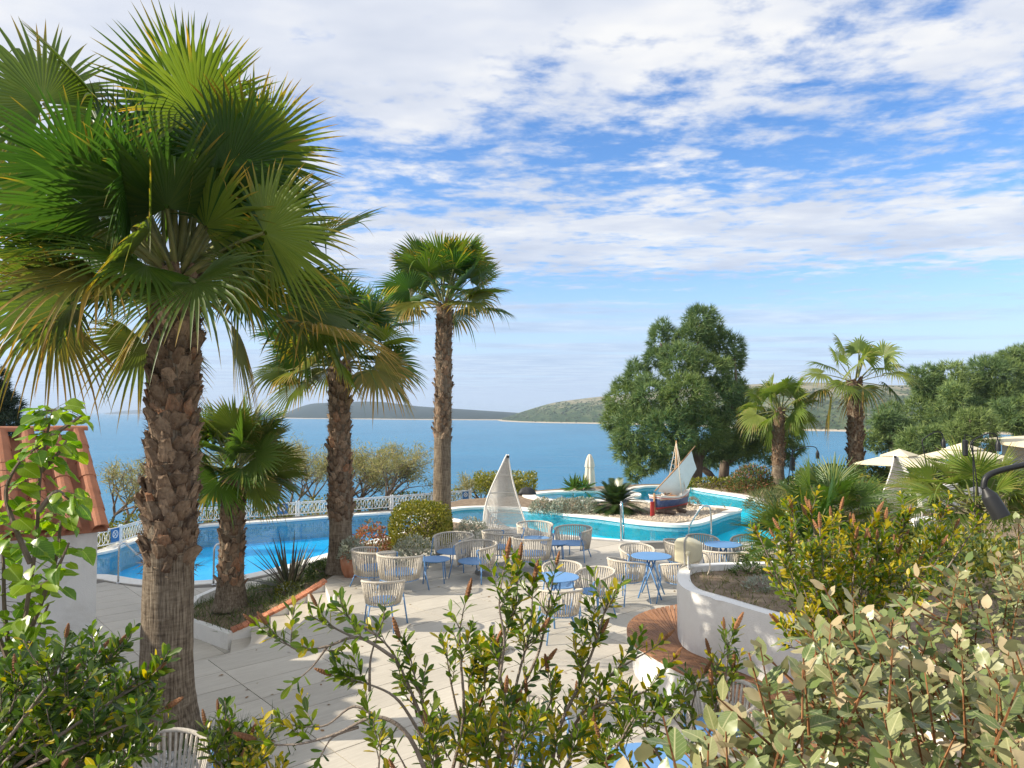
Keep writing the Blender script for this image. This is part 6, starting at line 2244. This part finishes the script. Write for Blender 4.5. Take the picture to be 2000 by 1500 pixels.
def bottlebrush(label, base, sprays, leaf, seed, limit, dark=.3, young=.25, conep=.4, side=1.0, fill=None):
    """sprays: list of (polyline of world points from inside to tip, leafiness 0..1, yellow 0..1, cone?)"""
    r_ = random.Random(seed)
    t = thing('bottlebrush_shrub', label, 'shrub', tuple(base), group='bottlebrush shrubs')
    mb = MB()
    P, Dv, Nv, S, mi = [], [], [], [], []
    cones = []

    def shoot(p, d_, L, yel, cone, lf):
        """leafy end of a twig"""
        q_ = p.copy()
        dd = d_.normalized()
        pts = [p.copy()]
        n = max(5, int(L / (leaf * .155)))
        a = r_.uniform(0, 6)
        for i in range(n):
            s_ = i / (n - 1)
            dd = (dd + Vector((r_.gauss(0, .05), r_.gauss(0, .05), .03))).normalized()
            q_ = q_ + dd * L / n
            if i % 3 == 2: pts.append(q_.copy())
            if r_.random() > lf: continue
            a += 2.39996
            x = dd.cross(Vector((0, 0, 1)))
            if x.length < .05: x = Vector((1, 0, 0))
            x.normalize()
            y = dd.cross(x)
            o_ = x * math.cos(a) + y * math.sin(a)
            lean = .55 + .75 * s_
            ld = (o_ + dd * lean + Vector((r_.gauss(0, .12), r_.gauss(0, .12), r_.gauss(0, .12)))).normalized()
            P.append(tuple(q_)); Dv.append(tuple(ld)); Nv.append(tuple((dd - ld * dd.dot(ld) + Vector((r_.gauss(0, .2), r_.gauss(0, .2), r_.gauss(0, .2))))))
            S.append(leaf * r_.uniform(.78, 1.12) * (.62 if s_ > .88 else 1))
            yy = r_.random()
            mi.append(2 if yy < yel * (.45 + .9 * s_) else (1 if r_.random() < dark else 0))
        pts.append(q_.copy())
        mb.tube(pts, [leaf * .045] + [leaf * .035] * (len(pts) - 1), 4)
        if cone: cones.append((q_.copy(), dd.copy()))

    for (path, lf, yel, cone) in sprays:
        pts = spline(path, 5)
        L = sum((b - a).length for a, b in zip(pts, pts[1:]))
        r0 = .004 + .0055 * min(L, 1.2)
        mb.tube(pts, [r0 * (1 - .72 * i / (len(pts) - 1)) for i in range(len(pts))], 6)
        nside = int(L / .045 * side * lf)
        for k in range(nside):
            s_ = r_.uniform(.12, .97)
            i = min(int(s_ * (len(pts) - 1)), len(pts) - 2)
            p = pts[i].lerp(pts[i + 1], s_ * (len(pts) - 1) - i)
            tg = (pts[i + 1] - pts[i]).normalized()
            a = r_.uniform(0, 6.28)
            o_ = Vector((math.cos(a), math.sin(a) * .8, r_.uniform(-.2, .7)))
            shoot(p, tg * .7 + o_ * .75 + Vector((0, 0, .25)), r_.uniform(.05, .15), yel * r_.uniform(.3, 1.2), r_.random() < conep * .22, .95)
        tg = (pts[-1] - pts[-3]).normalized()
        shoot(pts[-3], tg, r_.uniform(.06, .10), yel, cone, .98)
    if fill:
        n, box_, dirr = fill
        for k in range(n):
            p = Vector([r_.uniform(a, b) for a, b in box_])
            shoot(p, Vector(dirr) + Vector((r_.gauss(0, .6), r_.gauss(0, .6), r_.gauss(0, .4))), r_.uniform(.07, .16), young * r_.uniform(0, 1.3), r_.random() < conep * .15, .95)
    mb.build('branches', M['twig'], t, world=True, smooth=True)
    leaf_split('leaf', np.array(P), np.array(Dv), np.array(Nv), np.array(S), BBT, [M['bb_green'], M['bb_dark'], M['bb_yellow']], t, np.array(mi), limit, one_mats=[M['bb_green_one'], M['bb_dark_one'], M['bb_yellow_one']])
    cm = None
    for (p, d_) in cones:
        if cm is None:
            c_ = MB()
            prof = []
            nr = 14
            for i in range(nr + 1):
                s_ = i / nr
                rr = .0085 * (math.sin(math.pi * min(1, .18 + s_ * .80)) ** .55) * (1.16 if i % 2 else .88)
                prof.append((max(rr, .0006), s_ * .075))
            c_.lathe(prof, n=10, flute=.10, nfl=5)
            cm = c_.build('seed_cone', M['cone'], t, smooth=False)
            o = cm
        else:
            o = link(bpy.data.objects.new('seed_cone', cm.data), t)
        k = r_.uniform(.6, 1.0) * leaf / .05
        o.matrix_local = Matrix.Translation(p - Vector(t.location)) @ d_.to_track_quat('Z', 'Y').to_matrix().to_4x4() @ Matrix.Scale(k, 4)
    return t


def S_(pts, dep, lf=1.0, yel=.3, cone=False, dd=0.0):
    """pixel polyline at a depth that drifts by dd"""
    n = len(pts)
    return ([D(x, y, dep + dd * i / max(n - 1, 1)) for i, (x, y) in enumerate(pts)], lf, yel, cone)


# --- centre
b0 = D(930, 1800, 2.45)
cs = [
    S_([(930, 1640), (985, 1420), (975, 1290), (1005, 1190), (1012, 1115)], 2.45, 1.0, .30, True),
    S_([(985, 1450), (1010, 1330), (1035, 1230), (1040, 1150)], 2.5, 1.0, .25, True),
    S_([(1000, 1380), (1050, 1280), (1070, 1190), (1080, 1130)], 2.55, .95, .2, True),
    S_([(975, 1330), (985, 1250), (975, 1180), (985, 1105)], 2.4, .9, .3, True),
    S_([(1060, 1660), (1085, 1450), (1130, 1340), (1165, 1250), (1192, 1150)], 2.5, .95, .45, False),
    S_([(1090, 1480), (1150, 1390), (1205, 1370), (1270, 1345), (1300, 1310)], 2.45, .8, .35, True),
    S_([(1120, 1420), (1180, 1330), (1235, 1290), (1262, 1275)], 2.55, .85, .5, True),
    S_([(1100, 1560), (1190, 1480), (1240, 1400), (1285, 1390)], 2.35, .8, .2, False),
    S_([(900, 1640), (850, 1470), (815, 1380), (770, 1280), (735, 1240)], 2.35, .45, .12, False),
    S_([(770, 1285), (700, 1245), (640, 1262), (585, 1270), (548, 1248)], 2.3, .62, .12, True, -.05),
    S_([(700, 1248), (660, 1230), (640, 1215)], 2.3, .9, .05, True),
    S_([(640, 1262), (612, 1300), (590, 1320)], 2.3, .9, .05, False),
    S_([(735, 1240), (700, 1220), (682, 1208)], 2.32, 1.0, .05, False),
    S_([(722, 1350), (725, 1280), (752, 1203)], 2.3, .12, .0, False),
    S_([(815, 1400), (800, 1340), (780, 1300)], 2.4, .9, .1, False),
    S_([(880, 1520), (905, 1400), (900, 1290), (898, 1235), (905, 1195)], 2.45, .62, .25, True),
    S_([(900, 1420), (880, 1330), (872, 1275)], 2.5, .8, .3, False),
    S_([(860, 1500), (835, 1400), (812, 1330), (800, 1275)], 2.35, .8, .12, False),
    S_([(850, 1560), (800, 1440), (735, 1400), (660, 1432), (590, 1452), (535, 1455)], 2.15, .28, .3, True),
    S_([(735, 1400), (690, 1380), (640, 1415), (600, 1420)], 2.2, .25, .5, False),
    S_([(700, 1420), (650, 1440), (628, 1475)], 2.15, .35, .1, False),
    S_([(830, 1450), (780, 1370), (730, 1340), (680, 1330)], 2.3, .8, .1, True),
    S_([(900, 1600), (900, 1480), (940, 1380), (950, 1300)], 2.6, .95, .55, False),
    S_([(940, 1560), (1010, 1450), (1060, 1400), (1085, 1350)], 2.55, .95, .55, False),
    S_([(900, 1500), (930, 1420), (915, 1340), (925, 1290)], 2.6, .9, .6, False),
    S_([(1000, 1600), (1000, 1500), (1030, 1420)], 2.3, .9, .25, False),
    S_([(820, 1620), (800, 1520), (770, 1460)], 2.2, .9, .15, False),
    S_([(760, 1600), (740, 1520), (745, 1450)], 2.15, .9, .15, False),
    S_([(1050, 1640), (1090, 1530), (1120, 1460)], 2.3, .9, .3, False),
    S_([(1180, 1640), (1190, 1540), (1180, 1480)], 2.25, .9, .3, True),
    S_([(880, 1640), (860, 1540), (840, 1480)], 2.2, .9, .2, False),
    S_([(950, 1640), (960, 1530), (940, 1460)], 2.3, .9, .35, False),
]
def boxpx(x0, x1, y0, y1, d0, d1):
    a, b = D(x0, y1, d0), D(x1, y0, d1)
    return ((min(a.x, b.x), max(a.x, b.x)), (d0, d1), (min(a.z, b.z), max(a.z, b.z)))


bottlebrush('leafy bottlebrush with orange seed cones in the middle, in front of the cafe chairs', b0, cs, .050, 11, 300, .18, .5, .5, .78, fill=(60, boxpx(820, 1230, 1400, 1560, 2.3, 2.75), (0, -.2, 1)))

# --- left bottom
b1 = D(-60, 1700, 2.1)
ls = []
for (tx, ty, cone) in [(345, 1330, True), (330, 1260, True), (300, 1300, False), (260, 1330, False), (205, 1245, True), (170, 1250, True), (118, 1245, True), (60, 1275, True), (30, 1300, True), (10, 1280, False), (150, 1310, False),
                       (230, 1290, False), (90, 1340, True), (60, 1390, True), (120, 1410, True), (200, 1380, False), (290, 1370, False), (250, 1430, False), (160, 1450, False), (320, 1400, False), (40, 1450, True), (215, 1470, False),
                       (100, 1480, False), (270, 1480, False), (10, 1400, True)]:
    dep = random.uniform(1.9, 2.5)
    ty += 50
    if tx > 250: tx = 250 + (tx - 250) * .35; ty += 25
    ls.append(S_([(-80 + tx * .1, 1560), (tx * .45 - 30, 1500 + (ty - 1500) * .42 + 20), (tx * .8, ty + (1500 - ty) * .20), (tx, ty)], dep, .95, .06, cone))
bottlebrush('dark green bottlebrush in the lower left corner with orange-brown seed cones', b1, ls, .048, 12, 300, .72, .06, .35, 1.0, fill=(240, boxpx(-60, 190, 1390, 1580, 2.0, 2.6), (.6, -.2, .8)))
b2 = D(470, 1700, 2.4)
ls = [S_([(480, 1620), (455, 1500), (432, 1430)], 2.4, .9, .1, True), S_([(470, 1620), (440, 1510), (410, 1455)], 2.35, .9, .05, True), S_([(500, 1620), (490, 1520), (470, 1455)], 2.45, .9, .1, False),
      S_([(520, 1620), (525, 1530), (515, 1470)], 2.4, .9, .85, False), S_([(470, 1620), (480, 1540), (488, 1490)], 2.3, .9, .8, False), S_([(450, 1600), (440, 1540), (420, 1490)], 2.35, .9, .2, False)]
bottlebrush('small bottlebrush sprig with yellow young leaves at the bottom edge by the biggest palm', b2, ls, .048, 13, 120, .4, .3, .3, 1.0)

# --- right
b3 = D(1640, 1500, 3.9)
rs = []
for (tx, ty, dep, yel, cone) in [(1482, 1045, 3.7, .3, True), (1512, 1050, 3.8, .35, True), (1536, 1050, 3.7, .3, True), (1545, 990, 3.9, .5, True), (1583, 985, 3.9, .55, True), (1600, 1030, 3.6, .6, True), (1626, 1005, 3.8, .6, True),
                                 (1640, 1015, 4.0, .6, True), (1665, 1020, 4.0, .6, True), (1672, 1080, 3.8, .5, True), (1705, 1010, 4.1, .55, True), (1720, 1060, 4.0, .5, True), (1735, 1000, 4.1, .6, True), (1765, 1020, 4.2, .55, True),
                                 (1780, 985, 4.2, .55, True), (1845, 1000, 4.4, .5, True), (1875, 1020, 4.4, .5, True), (1918, 1010, 4.5, .5, True), (1560, 1120, 3.6, .35, False), (1540, 1110, 3.5, .5, False), (1590, 1140, 3.6, .4, False),
                                 (1640, 1120, 3.7, .7, False), (1690, 1130, 3.8, .4, False), (1740, 1110, 3.9, .4, False), (1620, 1070, 3.7, .5, False), (1580, 1080, 3.6, .4, False), (1800, 1090, 4.1, .4, True), (1840, 1060, 4.2, .5, True),
                                 (1560, 1230, 3.3, .9, False), (1580, 1215, 3.2, .9, False), (1545, 1265, 3.1, .9, False), (1600, 1250, 3.3, .5, False), (1660, 1200, 3.6, .3, False), (1530, 1225, 3.2, .6, False), (1700, 1190, 3.7, .3, False)]:
    rs.append(S_([(1650, 1380), (1640 + (tx - 1640) * .25, 1300), (1640 + (tx - 1640) * .7, 1280 + (ty - 1280) * .55), (tx, ty)], dep, .95, yel, cone))
bottlebrush('sunlit yellow-green bottlebrush above the pale hedge on the right', b3, rs, .052, 14, 300, .12, .5, .5, .85, fill=(60, boxpx(1600, 1780, 1090, 1240, 3.6, 4.2), (-.2, -.2, 1)))
b4 = D(1400, 1560, 2.6)
rs = [S_([(1390, 1480), (1400, 1400), (1418, 1320), (1421, 1255)], 2.6, .75, .2, True), S_([(1380, 1460), (1350, 1400), (1366, 1330)], 2.55, .8, .2, True), S_([(1395, 1440), (1420, 1400), (1432, 1310)], 2.65, .7, .3, True),
      S_([(1370, 1480), (1310, 1440), (1270, 1420)], 2.5, .8, .15, False), S_([(1380, 1470), (1330, 1420), (1310, 1390)], 2.5, .9, .2, False), S_([(1380, 1450), (1400, 1370), (1395, 1310)], 2.55, .7, .3, True), S_([(1300, 1500), (1255, 1420), (1235, 1360)], 2.4, .9, .15, False)]
bottlebrush('slender bottlebrush sprays with upright orange cones before the wooden bench', b4, rs, .048, 15, 150, .3, .3, .4, 1.0)

# ------------------------------------------------------------------ lime-leaved branch on the left
t = thing('mulberry_tree', 'young mulberry with bright lime leaves rising before the tiled roof', 'tree', tuple(D(30, 1500, 3.0)))
mbx = MB()
br = [[(20, 1560), (35, 1350), (50, 1200), (70, 1060), (78, 930), (92, 850), (103, 800)], [(40, 1280), (80, 1180), (110, 1090), (122, 1010), (150, 960)], [(60, 1100), (30, 1030), (12, 960), (40, 900), (80, 870)],
      [(92, 860), (125, 835), (160, 812)], [(30, 1350), (10, 1200), (5, 1080), (-20, 1000)], [(60, 1150), (100, 1130), (135, 1060)], [(35, 1330), (60, 1260), (95, 1180)], [(80, 920), (110, 890), (130, 860)], [(75, 1000), (110, 960), (140, 980)], [(20, 1300), (-10, 1220), (-30, 1150)]]
P, Dv, Nv, S = [], [], [], []
for bi, px_l in enumerate(br):
    pts = spline([D(x, y, 3.1 + .12 * math.sin(bi * 2.1) + .1 * i / len(px_l)) for i, (x, y) in enumerate(px_l)], 6)
    mbx.tube(pts, [.011 * (1 - .75 * i / (len(pts) - 1)) + .0015 for i in range(len(pts))], 5)
    L = sum((b - a).length for a, b in zip(pts, pts[1:]))
    n = int(L / .018)
    for k in range(n):
        s_ = (.18 if bi == 0 else .08) + .92 * (k + random.random() * .6) / n
        s_ = min(s_, .999)
        i = min(int(s_ * (len(pts) - 1)), len(pts) - 2)
        p = pts[i].lerp(pts[i + 1], s_ * (len(pts) - 1) - i)
        a = random.uniform(0, 6.28)
        o_ = Vector((math.cos(a), math.sin(a), random.uniform(-.6, .5)))
        e_ = p + o_ * random.uniform(.02, .085)
        mbx.tube([p, e_], .0014, 3)
        P.append(tuple(e_)); Dv.append(tuple(o_ * .8 + Vector((0, 0, -.45)))); Nv.append((o_.x * .5 + random.gauss(-.15, .35), o_.y * .5 + random.gauss(-.2, .35), .9)); S.append(random.uniform(.042, .09))
mbx.build('branches', M['bark'], t, world=True)


def heart_tmpl(cup):
    out = [(0, 0), (-.22, -.10), (-.42, .06), (-.47, .30), (-.36, .58), (-.17, .84), (0, 1.0), (.17, .84), (.36, .58), (.47, .30), (.42, .06), (.22, -.10)]
    V = [(x, y, cup * abs(x) * 1.2 - .28 * y * y * abs(cup) * 2 + .03 * math.sin(i * 2.2)) for i, (x, y) in enumerate(out)] + [(0, .3, 0), (0, .62, -.10 * abs(cup) * 2)]
    F = [(0, 1, 12), (1, 2, 12), (2, 3, 12), (3, 4, 13), (3, 13, 12), (4, 5, 13), (5, 6, 13), (6, 7, 13), (7, 8, 13), (8, 9, 13), (9, 12, 13), (9, 10, 12), (10, 11, 12), (11, 0, 12)]
    return np.array(V), np.array([f[::-1] for f in F])


leaf_split('leaf', np.array(P), np.array(Dv), np.array(Nv), np.array(S), [heart_tmpl(.35), heart_tmpl(.15), heart_tmpl(-.2)], [M['mulb']], t, np.zeros(len(P), int), 300)

# ------------------------------------------------------------------ pale elaeagnus hedge on the right
HB = [(.17, 1.25), (.32, 1.55), (.56, 1.85), (.98, 2.28), (1.22, 2.62), (1.58, 2.85), (2.1, 3.40), (3.2, 4.45), (4.4, 5.3), (5.6, 5.3), (5.6, 1.0), (.8, .9)]
hz0 = 2.66
t = thing('elaeagnus_hedge', 'pale olive hedge of large wavy leaves filling the lower right corner', 'hedge', (2.0, 2.6, 1.25))


def hsurf(x, y):
    return hz0 + .07 * np.sin(x * 3.1 + y * 2.3) + .05 * np.sin(x * 7.3 - y * 5.1) + .05 * np.clip(y - 3.2, 0, 2)


P, Dv, Nv, S, mi, stem = [], [], [], [], [], MB()
nsh = 0
while nsh < 2700:
    x, y = rng.uniform(.1, 5.4), .95 + rng.uniform(0, 1) ** 1.35 * 4.4
    if not inside(HB, [x], [y])[0]: continue
    nsh += 1
    dz = -abs(rng.normal(0, .16)) + rng.uniform(-.02, .07)
    base = Vector((x, y, float(hsurf(np.array(x), np.array(y))) + dz - .17))
    d_ = Vector((rng.normal(-.10, .28), rng.normal(-.12, .28), 1)).normalized()
    L = rng.uniform(.14, .27)
    n = int(rng.integers(8, 12))
    stem.tube([base, base + d_ * L], [.0042, .002], 4)
    a = rng.uniform(0, 6)
    for k in range(n):
        s_ = (k + .5) / n
        a += 2.4
        o_ = Vector((math.cos(a), math.sin(a), 0))
        ld = (o_ * (1.0 - .35 * s_) + d_ * (.25 + .65 * s_)).normalized()
        P.append(tuple(base + d_ * L * s_)); Dv.append(tuple(ld)); Nv.append(tuple(d_ * 1.0 - o_ * .25 + Vector((rng.normal(0, .28), rng.normal(0, .28), 0))))
        S.append(rng.uniform(.040, .076) * (1 - .30 * max(0, s_ - .6)))
        mi.append(1 if (s_ > .8 and rng.uniform() < .38) or rng.uniform() < .03 else 0)
# left flank of the hedge hangs over
for k in range(200):
    e = rng.integers(0, 6)
    f_ = rng.uniform()
    x = HB[e][0] * (1 - f_) + HB[e + 1][0] * f_
    y = HB[e][1] * (1 - f_) + HB[e + 1][1] * f_
    base = Vector((x + .05, y - .05, rng.uniform(1.9, hz0 - .08)))
    d_ = Vector((-.7 + rng.normal(0, .3), .35 + rng.normal(0, .3), rng.uniform(.2, 1.0))).normalized()
    L = rng.uniform(.12, .26)
    stem.tube([base, base + d_ * L], [.004, .002], 4)
    a = rng.uniform(0, 6)
    for j in range(6):
        s_ = (j + .5) / 6
        a += 2.4
        xv = d_.cross(Vector((0, 0, 1))).normalized()
        yv = d_.cross(xv)
        o_ = xv * math.cos(a) + yv * math.sin(a)
        ld = (o_ + d_ * (.3 + .6 * s_)).normalized()
        P.append(tuple(base + d_ * L * s_)); Dv.append(tuple(ld)); Nv.append(tuple(Vector((0, -.1, .8)) + d_ * .4)); S.append(rng.uniform(.045, .08)); mi.append(1 if rng.uniform() < .12 else 0)
stem.build('stems', M['stem_red'], t, world=True)


def wavy_tmpl(w_, curl, wv, sd):
    r_ = random.Random(sd)
    ys = [.14, .34, .56, .78, .92]
    ks = [.62, .95, 1.0, .66, .32]
    V = [(0, 0, 0)]
    for i, (y, k) in enumerate(zip(ys, ks)):
        z = -curl * y * y
        V += [(-w_ * k, y, z + wv * math.sin(i * 2.3 + sd)), (0, y, z - .02), (w_ * k, y, z + wv * math.sin(i * 2.0 + sd * 1.7))]
    V.append((0, 1.02, -curl))
    F = [(0, 2, 1), (0, 3, 2)]
    for i in range(4):
        a = 1 + i * 3
        F += [(a, a + 1, a + 4), (a, a + 4, a + 3), (a + 1, a + 2, a + 5), (a + 1, a + 5, a + 4)]
    a = 13
    F += [(a, a + 1, a + 3), (a + 1, a + 2, a + 3)]
    return np.array(V, float), np.array(F)


leaf_split('leaf', np.array(P), np.array(Dv), np.array(Nv), np.array(S), [wavy_tmpl(.30, .12, .035, 1), wavy_tmpl(.27, -.05, .045, 2), wavy_tmpl(.33, .2, .03, 3), wavy_tmpl(.25, .05, .05, 4)],
           [M['elae'], M['elae_tan']], t, np.array(mi), 300, one_mats=[M['elae_one'], M['elae_tan_one']])

# ================================================================== HAZE over the water
m, h = new_mat('haze_air')
vol = h.n('ShaderNodeVolumePrincipled', {'Color': (.62, .78, 1.0, 1), 'Density': .00017, 'Anisotropy': 0.0})
h.link(vol.outputs[0], h.n('ShaderNodeOutputMaterial').inputs[1])
hz = MB().box((0, 7900, 21), (29000, 17000, 76)).build('haze', m)
tag(hz, kind='stuff')
